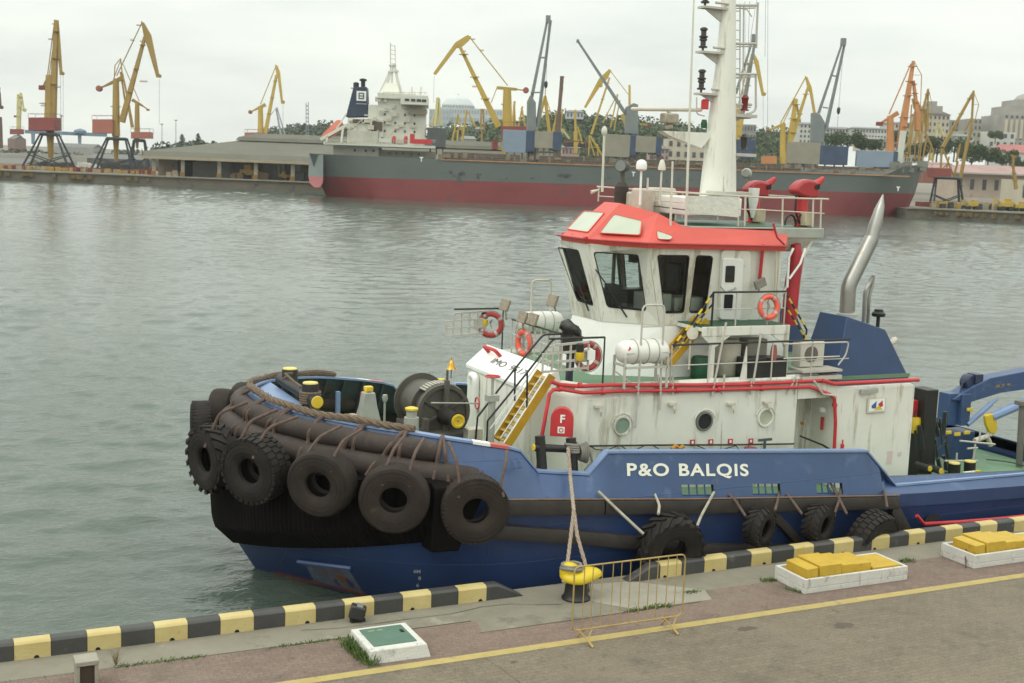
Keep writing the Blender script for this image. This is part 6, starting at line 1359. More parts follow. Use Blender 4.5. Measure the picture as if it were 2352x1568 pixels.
def buoy(c, n_, R, lab, m_=lifeor):
    t = thing('lifebuoy', c, lab, 'lifebuoy', 'lifebuoys on the tug rails'); n_ = V(n_).normalized(); x = n_.cross(Zv).normalized(); y = x.cross(n_)
    s = MB(); s.tube([c+x*math.cos(q)*R*.8+y*math.sin(q)*R*.8 for q in [2*math.pi*i/32 for i in range(32)]], R*.2, 12, closed=True); s.build('ring', m_, t)
    s = MB()
    for k in range(4):
        a = k*math.pi/2+.6; p = c+x*math.cos(a)*R*.8+y*math.sin(a)*R*.8; d = (x*-math.sin(a)+y*math.cos(a)); s.tube([p-d*R*.10, p+d*R*.10], R*.212, 12)
    each(s, 'tape_band', mat('grey reflective tape', (.45, .36, .33), .4), t)
    s = MB(); s.tube([c+n_*.03+x*math.cos(q)*R*1.04+y*math.sin(q)*R*(1.04) for q in [2*math.pi*i/32 for i in range(32)]], .012, 5, closed=True); s.tube([c+x*(.1*R)+y*(-.3*R), c+x*(-.05*R)+y*(.1*R)+n_*.04, c+x*(.12*R)+y*(.35*R), c+x*(-.1*R)+y*(.2*R)], .018, 5); s.build('grab_line', mat('grey line', (.3, .28, .25), .9), t)
buoy(onY(1765, 705, py0-.02), (0, -1, .1), .33, 'orange lifebuoy on the rail outside the wheelhouse door')
buoy(onX(1204, 787, xr-.08), (-1, -.12, 0), .36, 'orange lifebuoy on the front rail above the sloping white panel')
buoy(onY(1350, 818, YC-DY+.15), (0, -1, .05), .35, 'dark red lifebuoy behind the lattice gate by the ladder head', mat('faded dark red', (.36, .04, .04), .6, var=.15))
buoy(onY(1127, 745, YC+DY), (.5, 1, 0), .36, 'red lifebuoy on the far rail, above the tip of the sloping panel', mat('faded dark red', (.36, .04, .04)))
for c, lab in ((onY(1332, 808, YC-DY-.12), 'small black and yellow buoy light hung on the lattice gate'), (onY(1113, 732, YC+DY+.1), 'small black and yellow buoy light on the far rail by a red lifebuoy')):
    t = thing('buoy_light', c, lab, 'buoy light'); s = MB(); s.lathe([(.05, 0), (.09, .02), (.09, .18), (.05, .2)], c, Zv, 14); s.build('case', black, t); s = MB(); s.lathe([(.08, -.2), (.10, -.16), (.10, -.02), (.06, 0)], c, Zv, 14); s.build('float', yellow, t)
s = MB(); c = onY(1358, 815, YC-DY-.12); s.box(c, (.2, .02, .22)); tag(s.build('paper_notice', white2, smooth=False), 'white notice sheet fixed to the lattice gate beside the buoy light', 'notice')
# ================================================================ THE BULK CARRIER across the basin
LZ = 2.9                                                       # level of the far quays
sA, sB = onZ(733, 452, WL), onZ(2118, 502, WL)
sx = (sB-sA); SL = sx.length; sx.normalize(); sy = V((-sx.y, sx.x, 0))
if sy.dot(cd) < 0: sy = -sy
ship = thing('bulk_carrier', sA+sx*SL*.5+sy*12, 'long grey and red bulk carrier moored at the far quay', 'cargo ship')
def shp(u, v, z): return sA+sx*u+sy*v+V((0, 0, z-WL))
def onS(px, py, v=0.0): return onP(px, py, sA+sy*v, sy)
def su(px, py, v=0.0): p = onS(px, py, v); return (p-sA).dot(sx), p.z
hg = mat('ship grey paint', (.105, .122, .115), .55, var=.12, scale=.06, spots=[((.085, .095, .09), .6, .12, 1)], streak=[((.17, .12, .09), .72, .5, .15)])
hr2 = mat('ship boot red', (.165, .026, .030), .6, var=.15, scale=.05, col2=(.235, .052, .052), spots=[((.15, .05, .05), .57, .10, 1), ((.28, .12, .11), .72, .3, 1)], streak=[((.16, .05, .05), .6, .25, 4)])
B = 24.0
zl0 = su(735, 425)[1]; zl = lambda u: interp(u, [(0, su(742, 405)[1]), (SL, su(2118, 446)[1])])      # paint line
zdk = lambda u: interp(u, [(-3, su(712, 352)[1]), (SL*.25, su(1000, 366)[1]), (SL*.8, su(1900, 400)[1]), (SL*.93, su(2050, 404)[1]), (SL*.97, su(2080, 380)[1]), (SL+4, su(2135, 378)[1])])
hw = MB(); rows = []
def halfb(u, lev):                                             # half beam at station u; lev 0 keel .. 1 deck
    st = 6-2*lev; bw_ = 26-8*lev; end = SL+4.0*lev
    f = 1.0
    if u < st+8: f = min(f, (.35+.5*lev)+(1-(.35+.5*lev))*max(0, min(1, (u+3*lev)/(st+8))))
    if u > end-bw_: f = min(f, max(0, 1-((u-(end-bw_))/bw_)**2.2))
    return f*B/2
for lev, zf in ((0, lambda u: -.5), (.35, lambda u: lerp(-.5, zl(u), .6)), (.6, zl), (.9, lambda u: lerp(zl(u), zdk(u), .8)), (1.0, zdk)):
    u0 = 1.5-4.2*lev; u1 = SL+4.0*lev-.2
    us = [lerp(u0, u1, k/70) for k in range(71)]
    rows.append([shp(u, B/2-halfb(u, lev), zf(u)) for u in us]+[shp(u, B/2+halfb(u, lev), zf(u)) for u in reversed(us)])
hw.k = 0; hw.loft(rows[:3], caps=False); hw.k = 1; hw.loft(rows[2:], caps=False)
hw.k = 1; hw.add(rows[-1], [tuple(range(len(rows[-1])))])
hw.build('hull', [hr2, hg], ship, ang=60)
patchm = mat('hull scuff', (.075, .085, .08), .7, var=.3, scale=.8)
# rounded counter at the stern
s = MB(); 
def cst(px, py, v): return onP(px, py, sA+sy*v, sy)
cpts = [(742, 357), (711, 362), (708, 405), (712, 420), (722, 430), (736, 428), (742, 405)]
for k_, m_, (ya, yb2) in ((0, 0, (355, 405)), (1, 1, (405, 430))):
    s.k = m_
q0 = [cst(742, 354, -.15), cst(742, 406, -.15), cst(708, 404, 5), cst(710, 358, 5)]; s.k = 0; s.prism(q0, sy*1.0)
q1 = [cst(742, 406, -.15), cst(741, 420, -.1), cst(735, 430, .4), cst(722, 430, 2.4), cst(711, 420, 4.4), cst(708, 404, 5)]; s.k = 1; s.prism(q1, sy*1.0)
s.build('stern_counter', [mat('lit stern grey', (.20, .225, .22), .55, var=.1, scale=.2), mat('lit stern red', (.42, .14, .14), .6, var=.1, scale=.2)], ship, smooth=False)  # lighter copies of the hull paints, the lit look put into the colour
s = MB(); random.seed(3)
for px, py, w_, hh in ((1042, 398, 26, 14), (1300, 402, 36, 16), (1385, 410, 18, 8), (1100, 405, 8, 8), (1170, 412, 60, 5), (1225, 410, 40, 6), (1060, 405, 12, 18), (2050, 400, 30, 12), (1440, 412, 20, 6), (1560, 415, 40, 6)):
    for i in range(4):
        a = onS(px+random.gauss(0, w_*.35), py+random.gauss(0, hh*.3), -.06); r_ = random.uniform(.2, .75)*hh/14; s.prism([a+sx*math.cos(q)*r_*random.uniform(.6, 1.6)+Zv*math.sin(q)*r_*random.uniform(.5, 1.1) for q in [2*math.pi*j/9 for j in range(9)]], sy*.05)
each(s, 'scuff_mark', patchm, ship, smooth=False)
s = MB()
for px, py in ((970, 346),): pass
for px, py in ((1455, 399), (2063, 433), (968, 365), (1580, 371)):
    a = onS(px, py, -.08); s.prism([a+sx*x+Zv*z for x, z in ((-.55, .5), (.55, .5), (.12, .1), (.12, -.6), (-.12, -.6), (-.12, .1))], sy*.05)
each(s, 'hull_mark', white2, ship, smooth=False)
# deck edge: orange sheer line, rail, coamings, pipes
s = MB(); s.bar(onS(1010, 366, -.1), onS(2090, 405, -.1), .25, .30); s.build('sheer_line', mat('rusty orange edge', (.38, .20, .10), .8, var=.3, scale=.3), ship, smooth=False)
uu = lambda px, v=6: su(px, 366, v)[0]
s = MB()
for k in range(110):
    u = lerp(su(1010, 366)[0], su(2080, 400)[0], k/109); z = zdk(u); s.tube([shp(u, .6, z), shp(u, .6, z+1.1)], .05, 4)
for hz in (.5, 1.1): s.tube([shp(lerp(su(1010, 366)[0], su(2080, 400)[0], k/20), .6, zdk(lerp(su(1010, 366)[0], su(2080, 400)[0], k/20))+hz) for k in range(21)], .05, 4)
s.build('deck_rail', mat('brown grey rail', (.17, .14, .11), .8), ship)
hatch_brown = mat('hatch coaming brown', (.10, .085, .07), .8, var=.3, scale=.4, col2=(.17, .12, .09))
for a, b_ in ((1020, 1195), (1240, 1395), (1470, 1640), (1690, 1850), (1890, 2040)):
    s = MB(); u0, u1 = su(a, 366)[0], su(b_, 380)[0]; z = zdk((u0+u1)/2); m = (u0+u1)/2
    s.loft([[shp(u0, 4, z-.5), shp(u1, 4, z-.5), shp(u1, 19, z-.5), shp(u0, 19, z-.5)], [shp(u0, 4, z+1.9), shp(u1, 4, z+1.9), shp(u1, 19, z+1.9), shp(u0, 19, z+1.9)]])
    for k in range(12): u = lerp(u0, u1, k/11); s.box(shp(u, 3.7, z+.8), (.3, .5, 2.0), Matrix.Rotation(math.atan2(sx.y, sx.x), 3, 'Z'))
    s.build('hatch_coaming', hatch_brown, ship, smooth=False)
# open hatch covers standing on edge
RZ = Matrix.Rotation(math.atan2(sx.y, sx.x), 3, 'Z')
def sbox(px0, px1, py0, py1, v0, v1, name, m_, par, bev=0.05):
    s = MB(); a, b_ = onS(px0, (py0+py1)/2, v0), onS(px1, (py0+py1)/2, v0); u0, u1 = (a-sA).dot(sx), (b_-sA).dot(sx); zt_, zb_ = onS((px0+px1)/2, py0, v0).z, onS((px0+px1)/2, py1, v0).z
    s.loft([[shp(u0, v0, zb_), shp(u1, v0, zb_), shp(u1, v1, zb_), shp(u0, v1, zb_)], [shp(u0, v0, zt_), shp(u1, v0, zt_), shp(u1, v1, zt_), shp(u0, v1, zt_)]])
    return s.build(name, m_, par, smooth=False, bevel=bev)
tanm = mat('tan hatch paint', (.27, .245, .19), .6, var=.12, scale=.3, spots=[((.15, .11, .08), .66, .4, 1)])
ltbl = mat('pale blue hatch paint', (.215, .27, .34), .55, var=.08, scale=.3, spots=[((.2, .17, .13), .68, .8, 1)])
navy = mat('navy frame paint', (.045, .07, .125), .6, var=.25, scale=.5)
dgry = mat('dark grey steel', (.085, .095, .10), .6, var=.2, scale=.4)
for x0, x1, y0, y1, m_ in ((981, 1024, 293, 338, dgry), (1155, 1208, 298, 350, ltbl), (1208, 1228, 300, 348, navy), (1228, 1270, 302, 340, tanm), (1270, 1290, 302, 345, navy), (1389, 1447, 309, 360, tanm), (1447, 1460, 310, 358, navy), (1460, 1507, 313, 350, tanm), (1507, 1520, 315, 355, navy), (1700, 1735, 320, 364, navy), (1809, 1884, 326, 376, tanm), (1884, 1948, 335, 378, navy), (1968, 2052, 346, 383, ltbl), (2052, 2062, 348, 384, navy)):
    hc_ = sbox(x0, x1, y0, y1, 5, 6.2 if m_ in (tanm, ltbl) else 17, 'hatch_cover', m_, ship)
    s = MB()
    for k in range(3): s.bar(onS(lerp(x0, x1, (k+.5)/3), y1, 5.6), onS(lerp(x0, x1, (k+.5)/3), y1+16, 5.6), .35)
    s.build('cover_stay', hatch_brown, hc_, smooth=False)
# accommodation block
shw = mat('ship white paint', (.58, .58, .50), .5, var=.06, scale=.2, spots=[((.42, .38, .30), .66, .5, 1)])
wins = mat('ship window dark', (.035, .04, .045), .3)
acc = sbox(867, 978, 217, 333, 6, 17, 'accommodation', shw, ship)
sbox(867, 928, 213, 226, 5.0, 18, 'bridge_roof', shw, acc); sbox(920, 983, 218, 240, 1.5, 22, 'bridge_wing', shw, acc); sbox(798, 880, 272, 333, 5, 18, 'aft_house', shw, acc); sbox(938, 980, 250, 262, 4.5, 6, 'open_landing', mat('stained buff', (.33, .29, .22), .7), acc)
sbox(743, 1000, 330, 336, 1.0, 21, 'boat_deck', shw, acc, .02); sbox(765, 870, 336, 360, 4, 20, 'poop_house', mat('weathered ship white', (.40, .39, .33), .6, var=.2, scale=.4), acc); sbox(870, 1000, 346, 362, 5, 19, 'deck_store', mat('weathered buff', (.30, .28, .22), .7, var=.25, scale=.5), acc)
def swin(px, py, w_, hh, v, par, name='window', m_=wins):
    s = MB(); a = onS(px, py, v-.05); s.box(a, (w_, .08, hh), RZ); return s.build(name, m_, par, smooth=False)
for px in (935, 949, 962, 974): swin(px, 229+(px-935)*.05, 1.05, .62, 1.5, acc)
for py in (262, 281, 300):
    for px in (884, 908, 930, 952): swin(px, py+(px-884)*.04, .42, .55, 6, acc)
for px, py in ((838, 312), (855, 314), (862, 300), (878, 318), (900, 322), (815, 345), (840, 346), (858, 346), (893, 352), (910, 352), (925, 352), (945, 354), (962, 354)): swin(px, py, .5, .6, 4.9 if py < 330 else 3.9, acc)
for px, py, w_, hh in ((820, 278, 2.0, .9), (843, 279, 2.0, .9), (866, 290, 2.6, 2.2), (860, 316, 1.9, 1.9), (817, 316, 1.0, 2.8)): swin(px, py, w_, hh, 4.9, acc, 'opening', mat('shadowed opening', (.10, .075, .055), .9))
s = MB()
for k in range(26):
    px = 748+k*9.7; s.tube([onS(px, 330, .9), onS(px, 321, .9)], .06, 4)
s.tube([onS(748, 322, .9), onS(1000, 322, .9)], .06, 4); s.tube([onS(748, 326, .9), onS(1000, 326, .9)], .05, 4)
for px in range(880, 985, 12): s.tube([onS(px, 218, 2), onS(px, 210, 2)], .06, 4)
s.tube([onS(880, 211, 2), onS(983, 213, 2)], .06, 4)
for x0, y0, x1, y1 in ((800, 300, 835, 272), (835, 330, 870, 298), (880, 330, 905, 300)): s.bar(onS(x0, y0, 4.5), onS(x1, y1, 4.5), .4, .2)
s.build('stairs_and_rails', mat('ship rail cream', (.46, .43, .35), .7), acc)
random.seed(17); s = MB()
for i in range(46):
    px = random.choice((random.uniform(800, 866), random.uniform(866, 978))); py = random.uniform(262, 328) if px < 866 else random.uniform(222, 330); p = onS(px, py, 4.7 if px < 866 else 5.7); s.box(p, (random.uniform(.3, 1.8), .6, random.uniform(.25, 1.1)), RZ)
each(s, 'house_fitting', mat('stained house fitting', (.40, .37, .29), .7, var=.35, scale=.9, col2=(.62, .6, .52)), acc, smooth=False)
s = MB(); p = onS(885, 322, 1.2); s.box(p, (3.0, .8, .9), RZ); s.build('white_locker', shw, acc, smooth=False)
for px, w_ in ((905, 1.0), (932, .9)): s = MB(); s.lathe([(.4, -1.2), (.5, 0), (.3, .6)], onS(px, 318, 1.5), Zv, 10); s.build('red_hydrant', red, acc)
s = MB(); s.bar(onS(945, 324, 1.2), onS(992, 326, 1.2), .9, 1.1); s.box(onS(947, 318, 1.2), (1.1, .8, 2.2), RZ); s.build('red_davit', red, acc, smooth=False)
# funnel with a white square emblem
s = MB(); F = [onS(794, 268, 8), onS(845, 267, 8), onS(842, 199, 8), onS(812, 199, 8)]; F2 = [p+sy*8 for p in F]; s.loft([F, F2]); fun = s.build('funnel', mat('ship funnel navy', (.022, .035, .065), .5, var=.15, scale=.3), acc, smooth=False, bevel=.1)
s = MB(); c = onS(830, 220, 7.9); s.box(c, (2.3, .08, 2.3), RZ); em = s.build('emblem_panel', white2, fun, smooth=False)
s = MB(); 
for dx, dz, w_, hh in ((0, .62, 1.25, .28), (0, 0, 1.0, .24), (0, -.62, 1.25, .28), (-.55, 0, .26, 1.3), (.55, .3, .26, .6), (.55, -.3, .26, .6)): s.box(c+sx*dx+Zv*dz-sy*.06, (w_, .06, hh), RZ)
s.build('emblem_mark', mat('emblem navy', (.03, .045, .08)), em, smooth=False)
s = MB(); s.box(onS(830, 238, 7.9), (2.5, .06, .22), RZ); s.build('emblem_line', mat('faint emblem line', (.3, .32, .33)), fun, smooth=False)
s = MB(); s.lathe([(.7, -1), (.7, .6), (.3, .8)], onS(818, 196, 11), Zv, 12); s.lathe([(.5, -1), (.55, .9), (.9, 1.0), (.9, 1.4), (.2, 1.6)], onS(834, 195, 11), Zv, 12); s.bar(onS(806, 202, 10), onS(842, 204, 10), .3, .2); s.build('exhaust_stacks', mat('sooty black', (.02, .02, .022), .8), fun)
# mast: tripod and lattice topmast
s = MB(); vm = 11
for x0, y0, x1, y1, w0, w1 in ((878, 216, 899, 158, 1.7, .6), (920, 215, 906, 150, 1.0, .5), (899, 216, 902, 150, .5, .4)): s.taper(onS(x0, y0, vm), onS(x1, y1, vm), w0, w1)
s.bar(onS(891, 165, vm), onS(914, 163, vm), 1.2, .3); s.bar(onS(893, 150, vm), onS(910, 148, vm), 1.0, .3)
s.bar(onS(897, 160, vm), onS(897, 98, vm), .28); s.bar(onS(909, 162, vm), onS(907, 103, vm), .22)
for k in range(6): s.bar(onS(897, 104+k*10, vm), onS(909, 106+k*10, vm), .16)
s.box(onS(910, 163, vm), (1.2, .5, .6), RZ); s.build('signal_mast', shw, ship)
s = MB(); s.bar(onS(920, 215, 5), onS(956, 217, 5), .3); 
for px in (946, 967): s.taper(onS(px, 218, 5), onS(px, 199, 5), .5, .3)
each(s, 'bridge_post', shw, ship)
s = MB(); s.loft([[onS(868, 218, 6.5), onS(922, 220, 6.5), onS(922, 220, 16), onS(868, 218, 16)], [onS(877, 205, 8), onS(917, 207, 8), onS(917, 207, 14), onS(877, 205, 14)], [onS(886, 190, 9.5), onS(912, 191, 9.5), onS(912, 191, 12.5), onS(886, 190, 12.5)]]); s.build('mast_house', shw, acc, smooth=False)
sbox(845, 868, 240, 333, 6.5, 17, 'casing', shw, acc); sbox(800, 868, 300, 333, 3.5, 6, 'side_house', mat('weathered ship white', (.40, .39, .33)), acc)
# orange free-fall lifeboat on its ramp
lb = thing('lifeboat', onS(764, 300, 8), 'orange lifeboat on its sloping launch ramp at the stern of the bulk carrier', 'lifeboat')
a, b_ = onS(739, 316, 8), onS(790, 288, 8); d = (b_-a); s = MB(); rr = []
up = d.normalized().cross(sy); up = -up if up.z < 0 else up
for t, h0, h1 in ((0, -.05, .05), (.06, -.6, .5), (.25, -.95, .9), (.6, -1.0, 1.5), (.85, -1.0, 1.9), (.97, -.8, 1.6), (1, -.5, 1.0)):
    c = a+d*t; w_ = 1.5*min(1, .2+t*4)*(1 if t < .9 else .8); rr.append([c+up*h0-sy*w_*.6, c+up*h0+sy*w_*.6, c+up*lerp(h0, h1, .5)+sy*w_, c+up*h1+sy*w_*.5, c+up*h1-sy*w_*.5, c+up*lerp(h0, h1, .5)-sy*w_])
s.loft(rr); s.build('boat_hull', mat('faded orange boat', (.50, .115, .06), .5, var=.12, scale=.6), lb, ang=40)
s = MB()
for v in (6.2, 9.8): s.bar(onS(736, 320, v), onS(797, 286, v), .4, .7); s.bar(onS(748, 335, v), onS(752, 312, v), .4); s.bar(onS(783, 334, v), onS(788, 292, v), .5); s.bar(onS(770, 300, v), onS(795, 262, v), .35)
s.build('launch_ramp', shw, ship, smooth=False)
s = MB(); u0 = su(2095, 380)[0]; s.bar(onS(2062, 395, 10), onS(2075, 300, 10), 1.2, 1.2); s.build('fore_mast', shw, ship)
s = MB(); random.seed(4)
for i in range(40): px = random.uniform(2050, 2125); p = onS(px, random.uniform(376, 392), random.uniform(3, 16)); s.box(p, (random.uniform(.4, 2), .8, random.uniform(.6, 2.2)), RZ)
each(s, 'forecastle_gear', mat('forecastle gear', (.20, .20, .17), .8, var=.3), ship, smooth=False)
s = MB(); random.seed(9)
for i in range(60):
    px = random.uniform(1005, 2040); y_ = 352+(px-1005)*.036; p = onS(px, y_+random.uniform(0, 9), random.uniform(1, 3.5)); s.box(p, (random.uniform(.2, 1.6), .6, random.uniform(.3, 1.5)), RZ)
each(s, 'deck_fitting', mat('mixed deck fittings', (.17, .14, .11), .8, var=.4, scale=.5, col2=(.26, .22, .16)), ship, smooth=False)
# cargo cranes
scg = mat('ship crane grey', (.185, .205, .20), .6, var=.12, scale=.3, spots=[((.2, .14, .1), .66, .6, 1)])
def ship_crane(post, house, beams, cross, hook=None, m_=scg, v=12):
    e = bpy.data.objects.new('deck_crane', None); COL.objects.link(e); e.parent = ship; e.location = onS(post[0], post[2], v)-ship.location
    s = MB(); a, b_ = onS(post[0], post[2], v), onS(post[0], post[1], v); s.lathe([(1.25, 0), (1.25, (b_-a).length)], a, Zv, 16); s.build('crane_post', m_, e)
    s = MB(); H = [onS(x, y, v-1.5) for x, y in house]; s.prism(H, sy*3.0); s.build('crane_house', m_, e, smooth=False, bevel=.1)
    s = MB()
    for k, (x0, y0, x1, y1) in enumerate(beams): s.taper(onS(x0, y0, v+(-.9 if k else .9)), onS(x1, y1, v), .72, .45)
    for (x0, y0, x1, y1) in cross: s.bar(onS(x0, y0, v+.3), onS(x1, y1, v-.3), .35)
    x1, y1 = beams[0][2:]; (s.box(onS(x1+1, y1+2, v), (1.1, 1.3, 1.8), RZ) if len(cross) else s.box(onS(x1+1, y1+2, v), (.6, .8, .8), RZ)); s.build('crane_jib', m_, e, smooth=False)
    if hook:
        s = MB(); s.lathe([(.1, -.9), (.4, -.5), (.45, .5), (.15, .9)], onS(*hook, v-1.7), Zv, 10); p = onS(*hook, v-1.7); s.tube([p, onS(beams[0][2]+2, beams[0][3]+4, v)], .04, 4); s.tube([p, p+V((0, 0, -4))], .05, 4); s.build('hook_block', mat('dark hook', (.04, .045, .04)), e)
ship_crane((1220, 296, 372), [(1211, 300), (1232, 300), (1231, 235), (1226, 228), (1218, 218), (1212, 232)], [(1219, 235, 1258, 42), (1234, 292, 1265, 46)], [(1237, 132, 1254, 132), (1219, 212, 1244, 212)], (1254, 194))
ship_crane((1452, 300, 368), [(1438, 306), (1466, 308), (1466, 240), (1456, 236), (1440, 245)], [(1438, 262, 1326, 92), (1434, 258, 1326, 92)], [], None)
ship_crane((1676, 320, 378), [(1664, 322), (1692, 324), (1690, 255), (1668, 250)], [(1690, 215, 1731, 85), (1704, 268, 1736, 84)], [(1708, 145, 1720, 148)], None)
ship_crane((1880, 325, 376), [(1868, 326), (1893, 328), (1895, 280), (1884, 262), (1870, 258)], [(1880, 260, 1936, 94), (1896, 300, 1941, 96)], [(1910, 173, 1921, 175), (1890, 246, 1902, 248)], (1926, 254))

# ---- the far quays
quaym = mat('old far quay wall', (.115, .10, .08), .9, var=.35, scale=.25, col2=(.17, .145, .11), spots=[((.05, .045, .04), .58, .4, 1)])
landm = mat('dusty dock ground', (.165, .15, .12), .95, var=.15, scale=.02, spots=[((.10, .095, .08), .55, .03, 1)])
cpm = mat('pale coping', (.24, .22, .17), .9, var=.2, scale=.3)
lf = [onZ(-60, 409, WL), onZ(0, 411.5, WL), onZ(340, 425, WL), onZ(760, 442, WL)]
sb0 = shp(10, 27, WL); sb1 = shp(SL-2, 27, WL); rt = [onZ(2080, 501, WL), onZ(2140, 503, WL), onZ(2352, 514, WL), onZ(2470, 521, WL)]
dirl = (lf[0]-lf[1]).normalized(); dirr = (rt[3]-rt[2]).normalized()
shore = [lf[0]+dirl*2500]+lf[:3]+[lf[3], sb0, sb1, rt[0], rt[1], rt[2], rt[3]+dirr*1500]
s = MB(); top = [V((p.x, p.y, LZ)) for p in shore]; bot = [V((p.x, p.y, -2)) for p in shore]
back = [top[-1]+V((3500, 2500, 0)), top[-1]+V((2500, 9000, 0)), top[0]+V((-1500, 9000, 0)), top[0]+V((-2000, 1500, 0))]
for i in range(len(top)-1): s.add([bot[i], bot[i+1], top[i+1], top[i]], [(0, 1, 2, 3)])
tag(s.build('far_quay_wall', quaym, smooth=False), kind='structure')
s = MB(); s.add(top+back, [tuple(range(len(top)+len(back)))]); tag(s.build('dock_ground', landm, smooth=False), kind='structure')
s = MB()
for i in (1, 2, 3, 7, 8, 9):
    a, b_ = top[i], top[i+1]; s.bar(a+V((0, 0, .12)), b_+V((0, 0, .12)), 1.2, .34)
tag(s.build('quay_coping', cpm, smooth=False), kind='structure')
# small yellow mooring posts and rubbing tyres along the far quays
s = MB(); random.seed(12)
for i in range(60):
    t = random.random(); k = random.choice((1, 2, 8, 9)); a, b_ = top[k], top[k+1]
    p = lerp(a, b_, t); s.box(p+V((0, -.6, -.9)), (random.uniform(.8, 1.6), .6, random.uniform(.6, 1.2)))
tag(s.build('quay_fenders', mat('ochre quay fender', (.15, .105, .04), .9, var=.3)), 'row of small ochre fenders along the far quay edge', 'fender', kind='stuff')
# ================================================================ PORT CRANES
dv = V((cd.x, cd.y, 0)).normalized()
cy_ = mat('crane yellow', (.27, .172, .035), .6, var=.15, scale=.12, spots=[((.27, .16, .04), .64, .3, 1)])
cyl = mat('bright crane yellow', (.40, .275, .042), .6, var=.12, scale=.12, spots=[((.36, .22, .05), .66, .3, 1)])
cyp = mat('hazy pale crane yellow', (.44, .40, .18), .7, var=.12, scale=.2)  # yellow paled in the colour to stand for distance haze
cor = mat('crane orange', (.42, .18, .06), .65, var=.15, scale=.15)
crd = mat('crane house red', (.19, .036, .03), .6, var=.15, scale=.15, spots=[((.33, .13, .10), .62, .25, 1)])
crp = mat('faded house red', (.30, .10, .07), .65, var=.12, scale=.15)
cbk = mat('portal dark steel', (.030, .036, .040), .7, var=.25, scale=.2)
cgr = mat('pale grey crane steel', (.25, .28, .30), .7, var=.12, scale=.2)
cbr = mat('brown crane steel', (.12, .075, .05), .8, var=.25, scale=.2)
def crane(lab, D, m_, base, col=None, house=None, hm=None, legs=None, ltop=None, jib=None, fly=None, ties=(), arm=None, cw=None, frame=(), rope=None, extra=(), cat='crane', grp='harbour cranes along the far quays', name='portal_crane', plat=()):
    P = lambda x, y, dd=0: at(x, y, D)+dv*dd
    u = D/FPX                                                    # metres per pixel there
    b0 = P(*base); t = thing(name, b0, lab, cat, grp)
    if legs:
        zf = LZ; s = MB(); tx0, tx1, ty = ltop; sp = (legs[-1]-legs[0])*u*.42
        for i, fx in enumerate((legs[0], legs[-1])):
            for dd in (-sp*.5, sp*.5):
                f = P(fx, base[1], dd); f.z = zf; tp = P((tx0, tx1)[i], ty, dd*.35); s.taper(f, tp, 1.0*u*4.2, 1.0*u*3.4)
                kx = lerp(f, tp, .42); oth = P((legs[-1], legs[0])[i], base[1], dd); oth.z = zf; s.bar(kx, lerp(oth, P((tx1, tx0)[i], ty, dd*.35), .02), u*2.2)
            a = lerp(P(fx, base[1], -sp*.5), P((tx0, tx1)[i], ty, -sp*.18), .42); b_ = lerp(P(fx, base[1], sp*.5), P((tx0, tx1)[i], ty, sp*.18), .42); s.bar(a, b_, u*2.2)
        s.build('portal_leg', cbk, t, smooth=False)
        s = MB(); c = P((tx0+tx1)/2, ty); s.lathe([((tx1-tx0)*u*.56, -u*4), ((tx1-tx0)*u*.60, 0), ((tx1-tx0)*u*.5, u*3)], c, Zv, 16)
        for i, fx in enumerate((legs[0], legs[-1])):
            f = P(fx, base[1]); f.z = zf
            a, b_ = P(fx, base[1], -sp*.8), P(fx, base[1], sp*.8); a.z = b_.z = zf+.5; 
        s.build('slewing_ring', cbk, t)
        s = MB()
        for fx in (legs[0], legs[-1]):
            for dd in (-sp*.5, sp*.5):
                c = P(fx, base[1], dd); c.z = zf+.6
                for k in range(-2, 3): s.box(c+cr0*k*1.6*(u/.12), (1.2, .8, 1.2), Matrix.Rotation(math.atan2(cr0.y, cr0.x), 3, 'Z'))
        each(s, 'wheel_bogie', crd, t, smooth=False)
    if col:
        x0, x1, yt, yb = col; s = MB(); r1 = (x1-x0)*u*.5; xc = (x0+x1)/2; a, b_ = P(xc, yb), P(xc, yt); h_ = (b_-a).length
        s.loft([[a+cr0*(r1*f)*math.cos(q)+dv*(r1*f)*math.sin(q) for q in [2*math.pi*i/10 for i in range(10)]] if k == 0 else [lerp(a, b_, tt)+cr0*(r1*f)*math.cos(q)+dv*(r1*f)*math.sin(q) for q in [2*math.pi*i/10 for i in range(10)]] for k, (tt, f) in enumerate(((0, 1.12), (.3, 1.0), (.7, .92), (1, .8)))])
        if legs:
            c = P(xc, yb); f = P(xc, lerp(base[1], ltop[2], .35)); s.lathe([(r1*.45, -(c-f).length), (r1*.9, 0)], c, Zv, 10)
        s.build('column', m_, t)
    for (hx0, hx1, hy0, hy1) in (house or []):
        s = MB(); dd = (hx1-hx0)*u*.35
        q = [P(hx0, hy1, -dd), P(hx1, hy1, -dd), P(hx1, hy1, dd), P(hx0, hy1, dd), P(hx0, hy0, -dd), P(hx1, hy0, -dd), P(hx1, hy0, dd), P(hx0, hy0, dd)]; s.hexa(q); hs_ = s.build('machine_house', hm or crd, t, smooth=False, bevel=.1)
        s = MB(); s.tube([p+V((0, 0, 1.1)) for p in q[4:8]]+[q[4]+V((0, 0, 1.1))], .05, 4)
        for p in q[4:8]: s.tube([p, p+V((0, 0, 1.1))], .05, 4)
        s.build('roof_rail', cbr, hs_)
    if jib:
        for (x0, y0, x1, y1, w0, w1) in jib:
            s = MB(); s.taper(P(x0, y0), P(x1, y1), w0*u, w1*u, w0*u*1.1, w1*u*1.1, up=dv); 
            for k in (.35, .62, .9):
                c = lerp(P(x0, y0), P(x1, y1), k); s.box(c+V((0, 0, 0)), (w0*u*.9, w0*u*1.5, .25))
            s.build('jib', m_, t, smooth=False)
